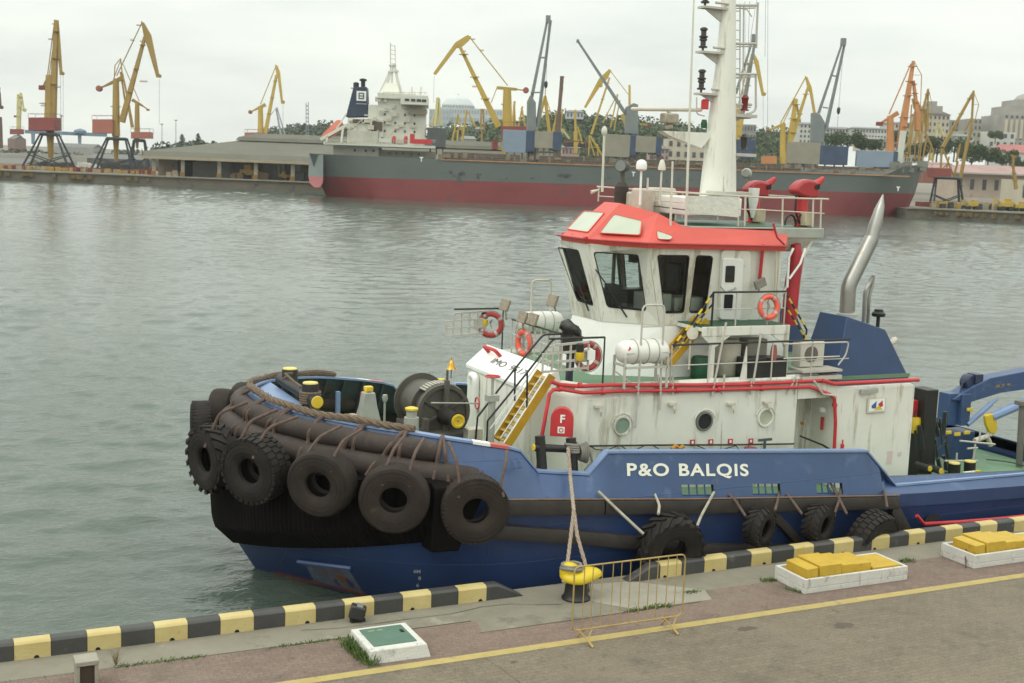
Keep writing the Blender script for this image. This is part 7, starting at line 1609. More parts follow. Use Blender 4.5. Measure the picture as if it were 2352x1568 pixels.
    if fly:
        s = MB(); th = max(.7, 5*u); q = [P(x, y, -th/2) for x, y in fly]; s.prism(q, dv*th); 
        c = P(*fly[len(fly)//2]); s.lathe([(u*4.2, -th*.7), (u*4.2, th*.7)], c, dv, 12); s.build('fly_jib', m_, t, smooth=False)
    if ties:
        s = MB()
        for (x0, y0, x1, y1, *w_) in ties: s.bar(P(x0, y0), P(x1, y1), (w_[0] if w_ else 1.6)*u)
        s.build('tie_bars', m_, t, smooth=False)
    if frame:
        s = MB()
        for (x0, y0, x1, y1, *w_) in frame: s.bar(P(x0, y0, 0), P(x1, y1, 0), (w_[0] if w_ else 1.8)*u)
        s.build('top_frame', m_, t, smooth=False)
    if arm:
        s = MB()
        for (x0, y0, x1, y1, w0, w1) in arm: s.taper(P(x0, y0), P(x1, y1), w0*u, w1*u)
        s.build('counterweight_arm', m_, t, smooth=False)
    if cw:
        x, y, r_, kd = cw; s = MB()
        if kd == 'o': s.lathe([(r_*u*.8, -r_*u*.9), (r_*u, -r_*u*.7), (r_*u, r_*u*.7), (r_*u*.8, r_*u*.9)], P(x, y), dv, 18)
        else: s.box(P(x, y), (r_*u*2, r_*u*1.4, r_*u*1.3), Matrix.Rotation(math.atan2(cr0.y, cr0.x), 3, 'Z'))
        s.build('counterweight', crd if kd != 'o' else crp, t, bevel=.05)
    if plat:
        for x, y, w_ in plat: s = MB(); s.box(P(x, y), (w_*u, w_*u*.7, .18), Matrix.Rotation(math.atan2(cr0.y, cr0.x), 3, 'Z')); s.tube([P(x-w_/2, y), P(x-w_/2, y-2.5), P(x+w_/2, y-2.5), P(x+w_/2, y)], .05, 4); s.build('walkway', m_, t, smooth=False)
    if rope:
        s = MB()
        for (x0, y0, x1, y1) in rope: s.tube([P(x0, y0), P(x1, y1)], .045*D/380, 4)
        s.build('hoist_rope', mat('thin crane rope', (.13, .13, .12)), t)
    for (nm, em_, bars) in extra:
        s = MB()
        for (x0, y0, x1, y1, w_) in bars: s.bar(P(x0, y0), P(x1, y1), w_*u)
        s.build(nm, em_, t, smooth=False)
    return t
D1 = 372
crane('yellow portal crane at the far left with an almost upright jib and red house', D1, cy_, (112, 392), col=(103, 127, 172, 272), house=[(73, 133, 270, 300)], legs=(57, 168), ltop=(95, 132, 308), jib=[(120, 270, 130, 50, 15, 8)], fly=[(124, 45), (134, 46), (138, 95), (143, 168), (138, 172), (131, 100)],
      ties=[(109, 174, 125, 50, 1.6), (113, 172, 124, 90, 1.4)], arm=[(98, 200, 112, 174, 3, 6), (104, 200, 116, 176, 3, 5)], cw=(98.5, 201, 8, 'b'), rope=[(139, 172, 140, 300), (145, 172, 145, 300)], plat=((108, 238, 30), (133, 200, 10), (118, 90, 12), (124, 55, 8), (102, 243, 14)))
crane('tall yellow portal crane with a pinkish house and round counterweight, left of the warehouse', D1-4, cy_, (265, 396), col=(258, 275, 180, 312), house=[(217, 264, 274, 306)], hm=crp, legs=(213, 312), ltop=(247, 290, 318), jib=[(280, 280, 333, 84, 12, 6)], fly=[(324, 48), (331, 52), (347, 80), (366, 174), (360, 178), (340, 110), (332, 88)],
      ties=[(268, 174, 326, 52, 2.4), (277, 165, 292, 262, 3)], frame=[(262, 190, 264, 150), (264, 150, 277, 134), (277, 134, 282, 180), (262, 178, 277, 138)], arm=[(230, 202, 283, 178, 2.5, 10)], cw=(228, 203, 7, 'o'), rope=[(366, 182, 366, 286)], plat=((330, 187, 16), (304, 92, 9), (326, 95, 8), (318, 58, 8), (266, 245, 20)))
crane('lower yellow portal crane half hidden behind the tall crane left of the warehouse', 430, cy_, (316, 350), col=(309, 321, 234, 303), house=[(305, 348, 303, 318)], hm=crp, legs=(298, 342), ltop=(308, 332, 322), jib=[(304, 292, 291, 215, 6, 4), (291, 215, 281, 168, 4, 3)], ties=[(283, 148, 320, 232, 1.4)], arm=[(304, 229, 328, 243, 7, 4), (326, 242, 340, 251, 3, 2)], cw=(340, 252, 3.2, 'b'), house2=None) if False else crane('lower yellow portal crane half hidden behind the tall crane left of the warehouse', 430, cy_, (316, 350), col=(309, 321, 234, 303), house=[(305, 348, 303, 318)], hm=crp, legs=(298, 342), ltop=(308, 332, 322), jib=[(304, 292, 291, 215, 6, 4), (291, 215, 281, 168, 4, 3)], ties=[(283, 148, 320, 232, 1.4)], arm=[(304, 229, 328, 243, 7, 4), (326, 242, 340, 251, 3, 2)], cw=(340, 252, 3.2, 'b'))
crane('small pale crane with a red house far behind at the left edge', 640, cyp, (40, 334), col=(38, 46, 216, 298), house=[(26, 52, 296, 308)], legs=(24, 56), ltop=(33, 48, 313), jib=[(43, 296, 48, 214, 7, 4)], fly=[(47, 212), (50, 213), (56, 252), (54, 254), (49, 228)], ties=[(39, 268, 46, 222, 1)], cw=(36, 267, 3.5, 'b'))
crane('crane mostly cut off by the left edge, dark lattice tower', 480, cbr, (-6, 345), col=(-12, 6, 268, 340), jib=[(-8, 268, -2, 200, 6, 4)], fly=[(-3, 196), (1, 215), (3, 246), (0, 247), (-3, 220)], extra=[('lattice', cbk, [(-8, 270, 4, 290, 1), (4, 270, -8, 290, 1), (-8, 290, 4, 310, 1), (4, 290, -8, 310, 1)])])
crane('yellow crane with a pointed jib rising behind the warehouse roof', 470, cyl, (598, 330), col=(592, 605, 243, 315), house=[(565, 609, 304, 313)], hm=crp, jib=[(609, 308, 635, 172, 8, 5)], fly=[(632, 148), (637, 150), (643, 165), (650, 234), (646, 238), (638, 178), (635, 170)], ties=[(598, 240, 634, 151, 1.8)], arm=[(577, 256, 610, 240, 2.5, 8)], cw=(575, 257, 4.5, 'o'), rope=[(650, 238, 650, 300)])
crane('pale grey lattice crane on the wooded skyline right of the warehouse crane', 640, cgr, (648, 318), jib=[(646, 314, 634, 248, 4, 3), (656, 314, 636, 246, 3, 2)], ties=[(622, 264, 634, 248, 1.2)], name='lattice_crane')
crane('dark slim lattice mast on the wooded skyline left of the bulk carrier', 640, cgr, (706, 318), extra=[('lattice_mast', mat('mast grey', (.16, .19, .21), .7), [(703, 316, 703, 236, 1.4), (709, 316, 708, 234, 1.4)]+[(703, 240+k*9, 709, 246+k*9, 1) for k in range(8)]+[(709, 240+k*9, 703, 246+k*9, 1) for k in range(8)])], name='lattice_mast', cat='mast', grp=None)
crane('biggest yellow crane with a drooping fly jib and red round counterweight, behind the bulk carrier', 345, cyl, (1155, 360), col=(1154, 1176, 205, 292), house=[(1152, 1218, 290, 322)], jib=[(1146, 292, 1056, 106, 15, 7)], fly=[(1074, 80), (1082, 84), (1078, 92), (1058, 110), (1052, 106), (1001, 172), (995, 170), (998, 164), (1046, 97)],
      ties=[(1078, 84, 1166, 196, 2.4), (1142, 200, 1128, 236, 1.6)], arm=[(1141, 201, 1187, 205, 7, 6), (1187, 205, 1204, 207, 3, 3)], cw=(1208, 207, 7, 'o'), rope=[(997, 174, 996, 236)], plat=((1092, 199, 15), (1087, 90, 8), (1107, 116, 8), (1066, 118, 8), (1120, 226, 8), (1160, 240, 18)), extra=[('lower_tower', cyl, [(1157, 360, 1157, 296, 9), (1140, 341, 1157, 343, 5)]), ('cab', crd, [(1136, 343, 1136, 322, 12)])])
crane('yellow crane pointing its fly jib down left, crossed by the second ship crane jib', 390, cyl, (1362, 356), jib=[(1358, 308, 1400, 178, 5, 4)], fly=[(1399, 158), (1404, 162), (1396, 180), (1380, 196), (1346, 248), (1341, 246), (1376, 180)], ties=[(1403, 164, 1446, 220, 1.6), (1415, 216, 1428, 250, 1)], col=(1443, 1449, 195, 300), arm=[(1470, 284, 1488, 287, 4, 3)], cw=(1492, 288, 5, 'b'),
      extra=[('trestle', cyl, [(1354, 310, 1352, 356, 2.6), (1356, 312, 1384, 358, 3.6), (1352, 312, 1366, 358, 2), (1372, 330, 1374, 358, 2.4), (1352, 338, 1378, 338, 1.6), (1430, 262, 1446, 306, 8), (1440, 306, 1438, 280, 7)]), ('tie_lattice', cyl, [(1414, 224, 1384, 282, 2), (1419, 216, 1402, 292, 2.2), (1424, 230, 1410, 300, 2)])])
crane('yellow crane behind the tug mast with its fly jib pointing down right', 380, cyl, (1700, 356), jib=[(1696, 312, 1728, 126, 11, 7)], fly=[(1727, 118), (1732, 122), (1742, 140), (1755, 216), (1750, 220), (1737, 160), (1730, 130)], ties=[(1690, 262, 1726, 124, 1.6)], col=(1688, 1700, 250, 352), rope=[(1753, 220, 1753, 300)])
crane('yellow crane with two masts in front of the white terrace, right of the tug mast', 400, cyl, (1800, 378), col=(1791, 1806, 283, 376), house=[(1750, 1782, 358, 376)], hm=cor, jib=[(1805, 362, 1856, 200, 9, 5), (1812, 345, 1828, 228, 13, 8)], fly=[(1849, 174), (1854, 177), (1864, 200), (1874, 262), (1869, 266), (1860, 212), (1855, 203)], ties=[(1793, 282, 1850, 178, 2.2), (1800, 280, 1826, 226, 1.6), (1827, 226, 1838, 280, 4)], arm=[(1764, 300, 1802, 284, 3, 8)], cw=(1764, 301, 4, 'b'))
crane('orange crane with a red counterweight in front of the domed apartment blocks', 385, cor, (2050, 370), col=(2036, 2054, 266, 349), jib=[(2068, 336, 2078, 262, 15, 13), (2078, 262, 2098, 140, 13, 6), (2107, 262, 2098, 185, 9, 5)], ties=[(2042, 262, 2092, 146, 2.2), (2100, 142, 2117, 172, 1.6), (2117, 172, 2114, 250, 1.6), (2098, 172, 2117, 172, 1)], arm=[(2024, 282, 2062, 259, 5, 10)], cw=(2020, 284, 7, 'b'), extra=[('back_leg', cor, [(2107, 300, 2107, 256, 11)])])
s_lat = []
for k in range(5): s_lat += [(2118+k*3, 300+k*14, 2128+k*3, 312+k*14, 1.4)]
crane('yellow lattice cranes crowded together right of the orange crane', 430, cy_, (2118, 372), jib=[(2100, 330, 2132, 204, 6, 4), (2130, 300, 2132, 204, 5, 3)], ties=[(2133, 206, 2141, 240, 1.3), (2141, 240, 2138, 296, 1.3), (2100, 250, 2095, 226, 3), (2095, 226, 2108, 250, 3)], extra=[('lattice', cy_, [(2088, 366, 2100, 262, 2), (2112, 370, 2124, 250, 2.4), (2124, 300, 2144, 346, 4), (2144, 346, 2142, 376, 3), (2130, 310, 2118, 372, 3), (2140, 330, 2132, 374, 2.4), (2108, 366, 2116, 300, 2), (2100, 366, 2104, 306, 2), (2094, 240, 2090, 300, 3), (2112, 240, 2118, 300, 4), (2124, 250, 2128, 300, 5), (2090, 330, 2112, 332, 1.5), (2084, 360, 2094, 300, 1.6)]+s_lat)])
crane('yellow crane on a black portal with a red house, beyond the carrier bow', 330, cy_, (2170, 440), legs=(2142, 2212), ltop=(2150, 2202, 408), house=[(2135, 2180, 386, 407)], jib=[(2165, 338, 2234, 214, 7, 5)], ties=[(2236, 208, 2231, 296, 4.5), (2237, 212, 2248, 240, 1.3), (2248, 240, 2238, 282, 1.3), (2232, 240, 2248, 240, 1)], extra=[('trestle', cy_, [(2163, 340, 2160, 406, 4), (2166, 342, 2192, 408, 4), (2180, 360, 2170, 404, 2.4), (2223, 322, 2206, 408, 6), (2232, 296, 2222, 326, 5), (2200, 370, 2190, 408, 3.5), (2206, 330, 2196, 372, 3.5), (2160, 392, 2176, 376, 2), (2216, 300, 2232, 270, 3)])])
crane('short yellow lifting mast at the right edge beside the long quay building', 320, cy_, (2328, 436), jib=[(2334, 434, 2326, 375, 7, 4)], arm=[(2322, 356, 2334, 360, 4, 4), (2327, 375, 2327, 356, 4, 4)], name='lifting_mast')
crane('thin yellow twin jibs standing just left of the crowded lattice cranes', 470, cy_, (2094, 372), jib=[(2078, 360, 2108, 232, 5, 3)], ties=[(2108, 234, 2120, 268, 1.2), (2120, 268, 2118, 330, 1.2)], extra=[('lattice', cy_, [(2112, 372, 2110, 236, 3), (2084, 372, 2096, 300, 2), (2102, 372, 2104, 300, 2), (2084, 340, 2112, 338, 1.4)])])
crane('hazy yellow crane with a raised jib, right of the crowded lattice cranes', 520, cyp, (2150, 370), jib=[(2142, 366, 2156, 286, 5, 3)], fly=[(2153, 282), (2158, 284), (2170, 312), (2166, 314), (2157, 292)], ties=[(2138, 318, 2154, 284, 1.2)], col=(2134, 2142, 318, 368))
# smaller cranes scattered behind the carrier deck
k_ = 0
for lab, D, m_, bars in (('pale yellow lattice crane just right of the carrier bridge', 520, cyp, [(990, 290, 1006, 236, 3), (1000, 290, 1006, 224, 6), (1012, 288, 1008, 226, 4), (985, 286, 1012, 280, 4)]),
    ('yellow trestle crane with crossed legs behind the carrier hatch', 430, cyl, [(1034, 346, 1052, 262, 3), (1058, 346, 1072, 252, 3.4), (1048, 346, 1052, 300, 3), (1040, 304, 1072, 290, 2.4), (1052, 262, 1060, 300, 2), (1072, 252, 1090, 290, 2), (1074, 256, 1094, 292, 2.2)]),
    ('thin yellow and brown lattice mast left of the biggest yellow crane', 480, cy_, [(1104, 300, 1106, 250, 4), (1112, 300, 1110, 250, 3), (1106, 340, 1107, 300, 3.4), (1100, 252, 1114, 250, 1.5)]),
    ('pair of thin yellow jibs right of the biggest yellow crane', 520, cyl, [(1176, 300, 1182, 232, 4), (1184, 298, 1181, 236, 3), (1190, 296, 1200, 244, 3), (1208, 298, 1198, 248, 3.4)]),
    ('yellow A shaped crane right of the first ship crane', 420, cyl, [(1232, 300, 1252, 220, 4.5), (1262, 306, 1252, 222, 5.5), (1254, 222, 1268, 270, 1.6), (1262, 306, 1282, 296, 4), (1252, 200, 1252, 222, 1), (1268, 310, 1284, 242, 3), (1286, 308, 1292, 250, 3)]),
    ('tall brown lattice crane tower behind the pale blue hatch cover', 400, cbr, [(1279, 338, 1284, 262, 11), (1284, 262, 1291, 176, 7), (1285, 262, 1292, 200, 3), (1286, 176, 1296, 176, 3)]),
    ('cream crane boom with a pink tip in front of the green hill', 420, cyp, [(1288, 352, 1286, 310, 4), (1286, 310, 1294, 296, 6), (1294, 300, 1308, 318, 4), (1284, 285, 1290, 300, 3)]),
    ('yellow column crane alone in front of the green hill', 430, cyl, [(1322, 352, 1322, 300, 7), (1322, 300, 1321, 252, 4), (1326, 290, 1338, 330, 3), (1330, 320, 1318, 352, 3)]),
    ('red gangway beam standing over the carrier deck in front of the green hill', 400, crd, [(1296, 322, 1350, 326, 2.2), (1300, 322, 1300, 350, 1.6), (1346, 326, 1346, 352, 1.6)])):
    crane(lab, D, m_, (bars[0][0], 356), extra=[('lattice_frame', m_, bars)])
# blue overhead gantry at the left, far behind
gan = thing('gantry_crane', at(150, 330, 700), 'long blue overhead gantry spanning behind the left cranes', 'gantry')
s = MB(); P = lambda x, y, dd=0: at(x, y, 700)+dv*dd
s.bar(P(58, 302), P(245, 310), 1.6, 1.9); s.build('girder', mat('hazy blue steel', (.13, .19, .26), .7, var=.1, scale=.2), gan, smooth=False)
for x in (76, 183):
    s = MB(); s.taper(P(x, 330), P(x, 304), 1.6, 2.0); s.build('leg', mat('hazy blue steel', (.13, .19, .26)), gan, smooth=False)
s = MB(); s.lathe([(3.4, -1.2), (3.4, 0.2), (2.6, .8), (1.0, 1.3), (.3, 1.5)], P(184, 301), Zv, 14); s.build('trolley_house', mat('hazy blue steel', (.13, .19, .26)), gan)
# ================================================================ WAREHOUSE, HILLS, TOWN, TREES
hz = lambda x, y, D, z=LZ: (lambda p: V((p.x, p.y, z)))(at(x, y, D))
def xb(x0, x1, yt, yb, D, dep, name, m_, par=None, bev=0, zb=None):
    """upright block facing the camera: px extents, real depth dep behind"""
    s = MB(); a, b_, c, d = at(x0, yb, D), at(x1, yb+ROLLD*(x1-x0), D), at(x1, yt+ROLLD*(x1-x0), D), at(x0, yt, D)
    z0 = zb if zb is not None else min(a.z, b_.z); z1 = (c.z+d.z)/2; q = [V((a.x, a.y, z0)), V((b_.x, b_.y, z0))]; q += [q[1]+dv*dep, q[0]+dv*dep]
    s.hexa(q+[V((p.x, p.y, z1)) for p in q]); return s.build(name, m_, par, smooth=False, bevel=bev), q, z1
ROLLD = math.tan(ROLL)
# warehouse, standing parallel to the left quay
wx = (lf[3]-lf[2]).normalized(); wx.z = 0; wx.normalize(); wy = V((-wx.y, wx.x, 0))
if wy.dot(cd) < 0: wy = -wy
roofm = mat('weathered fibre cement roof', (.115, .112, .086), .9, var=.14, scale=.15, spots=[((.16, .155, .125), .60, .25, 1), ((.07, .062, .048), .63, .5, 1)], streak=[((.09, .075, .055), .6, .6, .1)])
wallm = mat('dusty warehouse wall', (.20, .155, .11), .9, var=.2, scale=.2, spots=[((.12, .10, .08), .6, .4, 1), ((.27, .235, .18), .64, .3, 1)])
D0 = 350
o = hz(345, 404, D0+4); o = lf[2]+wy*10; 
def wf(px, py): return onP(px, py, o, wy)                 # on the front plane of the warehouse
wh = thing('warehouse', wf(520, 410), 'low wide warehouse with a grey brown hipped roof and open loading bays', 'warehouse')
zE = wf(420, 372).z; zR = None
fl_, fr_ = wf(352, 376), wf(760, 396); L_ = (fr_-fl_).dot(wx); dp = 46
W3 = lambda u, v, z: V((fl_.x, fl_.y, 0))+wx*u+wy*v+V((0, 0, z))
ze_ = (wf(346, 361).z+wf(670, 375).z)/2
s = MB(); s.loft([[W3(-2, 9, LZ), W3(L_+60, 9, LZ), W3(L_+60, dp, LZ), W3(-2, dp, LZ)], [W3(-2, 9, ze_+1.2), W3(L_+60, 9, ze_+1.2), W3(L_+60, dp, ze_+1.2), W3(-2, dp, ze_+1.2)]]); wb_ = s.build('wall', wallm, wh, smooth=False)
rz = onP(560, 322, o+wy*24, wy).z; re = onP(350, 350, o+wy*8, wy).z
s = MB(); s.loft([[W3(-3, -1, ze_+.1), W3(L_+60, -1, ze_+.1), W3(L_+60, dp+2, ze_+.1), W3(-3, dp+2, ze_+.1)], [W3(-3, 2, ze_+1.9), W3(L_+60, 2, ze_+1.9), W3(L_+60, dp, ze_+1.9), W3(-3, dp, ze_+1.9)], [W3(19, 21, rz), W3(L_+60, 21, rz), W3(L_+60, 31, rz), W3(19, 31, rz)]]); rfo = s.build('roof', roofm, wh, smooth=False)
s = MB(); s.loft([[W3(17.5, 19, rz-.1), W3(L_+60, 19, rz-.1), W3(L_+60, 33, rz-.1), W3(17.5, 33, rz-.1)], [W3(18, 20, rz+.9), W3(L_+60, 20, rz+.9), W3(L_+60, 32, rz+.9), W3(18, 32, rz+.9)], [W3(22, 24, rz+2.2), W3(L_+60, 24, rz+2.2), W3(L_+60, 28, rz+2.2), W3(22, 28, rz+2.2)]]); s.build('ridge_vent', roofm, rfo, smooth=False)
fm_ = mat('pale fascia', (.33, .28, .20), .9, var=.15, scale=.3)
s = MB(); s.bx((0, 0, 0), (0, 0, 0)); s = MB(); s.bar(W3(-3, -1.2, ze_+.1), W3(L_+60, -1.2, ze_+.1), .3, .7); s.build('fascia', fm_, wh, smooth=False)
for px in (352, 418, 502, 586, 671):
    p = wf(px, 390); u = (p-W3(0, 0, p.z)).dot(wx); s = MB(); s.bar(W3(u, .6, LZ), W3(u, .6, ze_), .9); s.build('column', mat('pale pillar', (.36, .33, .26), .9, var=.15, scale=.4), wh, smooth=False)
    s = MB(); s.bar(W3(u, .0, LZ), W3(u, .0, LZ+1.3), .95); s.build('pillar_guard', mat('ochre guard', (.28, .15, .04), .8), wh, smooth=False)
s = MB(); p = wf(403, 398); u = (p-W3(0, 0, p.z)).dot(wx); s.prism([W3(u+x, 8.9, LZ+z) for x, z in ((-2.6, 0), (2.6, 0), (2.6, 5.0), (1.8, 6.6), (0, 7.2), (-1.8, 6.6), (-2.6, 5))], wy*.3); s.build('arched_door', dark, wh, smooth=False)
for px, w_, hh, z0_, m_ in ((462, 11, 4.2, 0, mat('grey stacked sheets', (.21, .205, .18), .9, var=.15, scale=.4)), (540, 8, 5, 0, mat('dim bay', (.09, .085, .075), .9, var=.3, scale=.6)), (455, 11, 2.0, 4.6, dark), (475, 4, 3, 4.4, mat('pinkish board', (.27, .21, .16), .9)), (620, 9, 5, 0, mat('grey bay wall', (.23, .22, .18), .9, var=.2, scale=.5)), (655, 4, 5, .5, mat('pale grey panel', (.30, .30, .27), .9))):
    p = wf(px, 395); u = (p-W3(0, 0, p.z)).dot(wx); s = MB(); s.prism([W3(u+x, 8.8, LZ+z) for x, z in ((-w_/2, z0_), (w_/2, z0_), (w_/2, z0_+hh), (-w_/2, z0_+hh))], wy*.3); s.build('bay_infill', m_, wh, smooth=False)
# yellow loader and crates before the warehouse
yl = mat('dusty yellow machine', (.44, .29, .08), .8, var=.2, scale=.6)
def loader(px, py, sc, lab):
    p = at(px, py, 352); p.z = LZ; t = thing('wheel_loader', p, lab, 'loader'); R_ = Matrix.Rotation(math.atan2(wx.y, wx.x), 3, 'Z')
    s = MB(); s.box(p+V((0, 0, 1.7*sc)), (5*sc, 2.2*sc, 1.4*sc), R_); s.box(p-wx*.5*sc+V((0, 0, 2.9*sc)), (1.8*sc, 2*sc, 1.4*sc), R_); s.build('body', yl, t, smooth=False, bevel=.1)
    s = MB(); s.bar(p+wx*2*sc+V((0, 0, 2*sc)), p+wx*3.8*sc+V((0, 0, 1.2*sc)), .4*sc); s.box(p+wx*4.2*sc+V((0, 0, 1*sc)), (1*sc, 2.4*sc, 1.2*sc), R_); s.build('bucket_arm', yl, t, smooth=False)
    for dx in (-1.6, 1.6): s = MB(); s.lathe([(.8*sc, -1.3*sc), (.8*sc, 1.3*sc)], p+wx*dx*sc+V((0, 0, .8*sc)), wy, 12); s.build('wheel', black, t)
loader(575, 408, 1.1, 'dusty yellow wheel loader parked by the warehouse bays')
loader(655, 420, .7, 'small yellow loader beside the bulk carrier stern')
crt = mat('dusty timber', (.26, .18, .11), .9, var=.25, scale=.8)
for px, py, w_, hh, m_, lab in ((545, 412, 3, 2, crt, 'stack of dusty timber by the third warehouse pillar'), (600, 414, 3.2, 2.6, crt, 'brown crate heap right of the yellow wheel loader'), (395, 404, 3, 1.8, mat('pale sacks', (.42, .34, .26), .9, var=.2, scale=.8), 'pale heap of sacks before the dark arched door'), (690, 418, 4, 3, dgry, 'dark container stack beside the carrier stern')):
    p = at(px, py, 351); p.z = LZ; s = MB(); random.seed(px)
    for i in range(7): s.box(p+wx*random.uniform(-w_/2, w_/2)+wy*random.uniform(-1, 1)+V((0, 0, hh*random.uniform(.15, .5))), (w_*.5, 1.4, hh*random.uniform(.4, .9)), Matrix.Rotation(math.atan2(wx.y, wx.x)+random.uniform(-.2, .2), 3, 'Z'))
    tag(s.build('cargo_heap', m_, smooth=False), lab, 'cargo heap')
s = MB(); p = at(634, 420, 352); 
for x0, y0, x1, y1 in ((640, 400, 638, 330+20), (652, 402, 650, 352), (638, 375, 651, 378), (640, 400, 646, 418), (652, 402, 646, 418)): s.bar(at(x0, y0, 352), at(x1, y1, 352), .35)
tag(s.build('steel_frame', mat('whitish steel', (.36, .36, .32), .8), smooth=False), 'tall white V shaped steel frame between the warehouse and the carrier stern', 'steel frame')
# dock clutter on the left quay and low banks
random.seed(21)
clm = [mat('clutter rust red', (.24, .055, .05), .9, var=.25, scale=.6), mat('clutter dark', (.05, .05, .048), .9, var=.3), mat('clutter sand', (.33, .28, .20), .9, var=.2), mat('clutter white', (.55, .55, .5), .9), mat('clutter ochre', (.40, .26, .06), .9)]
for nm, lab, m_, n_, (xa, xb_), (ya, yb2), D in (('scrap_heap', 'low heap of dark scrap behind the first portal crane', clm[1], 40, (95, 160), (392, 398), 392), ('scrap_heap', 'low heap of dark scrap behind the second portal crane', clm[1], 40, (225, 330), (392, 398), 400), ('white_bags', 'row of white bags between the two left portal cranes', clm[3], 12, (185, 222), (388, 390), 398)):
    s = MB()
    for i in range(n_): p = at(random.uniform(xa, xb_), 390, D); p.z = LZ+random.uniform(.2, 1.6); s.box(p, (random.uniform(1, 4), 1.5, random.uniform(.6, 2)), Matrix.Rotation(random.uniform(-.6, .6), 3, 'Z'))
    tag(s.build(nm, m_, smooth=False), lab, 'heap')
for px, w_ in ((8, 38), (150, 30), (290, 24)):
    pass
s = MB(); random.seed(31)
for i in range(160):
    px = random.uniform(0, 345); p = at(px, 395, random.uniform(362, 372)); p.z = LZ; k = int(random.random()*3); s.k = k; s.box(p+V((0, 0, .5)), (random.uniform(.4, 1.4), .6, random.uniform(.6, 1.5)))
tag(s.build('dock_clutter', [clm[0], clm[4], clm[2]], smooth=False), kind='stuff')
s = MB(); random.seed(33)
for i in range(120):
    px = random.uniform(2140, 2352); p = at(px, 470+(px-2140)*.05, random.uniform(318, 330)); p.z = LZ; s.k = int(random.random()*3); s.box(p+V((0, 0, .6)), (random.uniform(.4, 2.2), .8, random.uniform(.6, 2.2)))
tag(s.build('dock_clutter', [clm[1], clm[4], clm[2]], smooth=False), kind='stuff')
# low earth bank and sheds far left
def bank(pts, D, dep, name, m_, kind='structure'):
    """terrain ridge: skyline given by pixels, ground in front"""
    s = MB(); tops = [at(x, y, D) for x, y in pts]
    g0 = [V((p.x, p.y, LZ))-dv*dep*.6 for p in tops]; m1 = [lerp(a, b_, .55)+V((0, 0, (b_.z-a.z)*.12)) for a, b_ in zip(g0, tops)]; bk = [p+dv*dep*2 for p in tops]
    s.loft([g0, m1, tops, bk], closed=False); return tag(s.build(name, m_), kind=kind)
bank([(-200, 345), (60, 352), (200, 356), (330, 360), (420, 362)], 520, 60, 'earth_bank', mat('bank soil', (.12, .112, .09), .95, var=.2, scale=.03, spots=[((.085, .105, .06), .56, .05, 1)]))
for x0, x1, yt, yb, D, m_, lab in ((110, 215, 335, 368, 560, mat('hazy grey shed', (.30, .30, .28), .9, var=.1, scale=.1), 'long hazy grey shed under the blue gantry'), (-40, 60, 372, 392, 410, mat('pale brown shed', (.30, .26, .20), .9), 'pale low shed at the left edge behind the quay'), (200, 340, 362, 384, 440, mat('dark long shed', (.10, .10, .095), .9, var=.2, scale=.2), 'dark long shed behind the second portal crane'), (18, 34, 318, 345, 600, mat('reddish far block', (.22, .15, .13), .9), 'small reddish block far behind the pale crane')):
    t = thing('shed', at((x0+x1)/2, yb, D), lab, 'shed'); ob, q, z1 = xb(x0, x1, yt, yb, D, 14, 'wall', m_, t, zb=LZ)
    s = MB(); c = [V((p.x, p.y, z1)) for p in q]; s.add(c+[lerp(c[0], c[3], .5)+V((0, 0, 1.6)), lerp(c[1], c[2], .5)+V((0, 0, 1.6))], [(0, 1, 5, 4), (2, 3, 4, 5), (0, 4, 3), (1, 2, 5)]); s.build('roof', mat('hazy shed roof', (.15, .15, .14), .9), t, smooth=False)
# ---------------------------------------------------------------- foliage
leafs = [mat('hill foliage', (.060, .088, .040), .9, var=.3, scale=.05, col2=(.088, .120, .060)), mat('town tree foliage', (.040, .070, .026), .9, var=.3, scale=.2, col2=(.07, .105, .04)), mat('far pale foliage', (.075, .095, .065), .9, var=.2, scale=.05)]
barkm = mat('bark', (.06, .045, .03), .9)
def clump(s, c, r, n, leaf, flat=.8):
    for i in range(n):
        d = V((random.gauss(0, 1), random.gauss(0, 1), random.gauss(0, 1))); d.normalize(); d *= r*random.uniform(.55, 1.05)**.7; d.z *= flat
        p = c+d; u = V((random.gauss(0, 1), random.gauss(0, 1), random.gauss(0, .7))).normalized(); w_ = u.cross(V((random.gauss(0, 1), random.gauss(0, 1), random.gauss(0, 1)))).normalized(); a = leaf*random.uniform(.6, 1.4)
        s.add([p-u*a, p-w_*a*.6, p+u*a, p+w_*a*.6], [(0, 1, 2, 3)])
def wood(name, rows, D, m_, r, leaf, n, lab=None):
    """a wood read as one mass: crowns over a slope whose skyline follows the pixels"""
    s = MB()
    for pts, dD in rows:
        for (x0, y0), (x1, y1) in zip(pts, pts[1:]):
            k = max(1, int(abs(x1-x0)/(r*FPX/D*.9)))
            for i in range(k):
                t = (i+random.random())/k; rr = r*random.uniform(.6, 1.25); p = at(lerp(x0, x1, t), lerp(y0, y1, t)+random.uniform(-1, 3)+rr*FPX/D*.6, D+dD+random.uniform(-8, 8)); clump(s, p, rr, n, leaf, .9)
    return tag(s.build(name, m_, smooth=False), kind='stuff')
random.seed(41)
hillm = mat('wooded slope soil', (.060, .082, .042), .95, var=.25, scale=.03, spots=[((.12, .11, .08), .66, .05, 1)])
sky1 = [(560, 318), (622, 296), (650, 288), (700, 284), (745, 282), (790, 285), (830, 296), (900, 300)]
bank([(x, y+5) for x, y in sky1], 760, 60, 'hill', hillm)
wood('wood', [(sky1, 0), ([(x, y+9) for x, y in sky1[1:]], -15), ([(x, y+18) for x, y in sky1[1:]], -30), ([(x, y+28) for x, y in sky1], -45)], 760, leafs[2], 6.5, 1.0, 120)
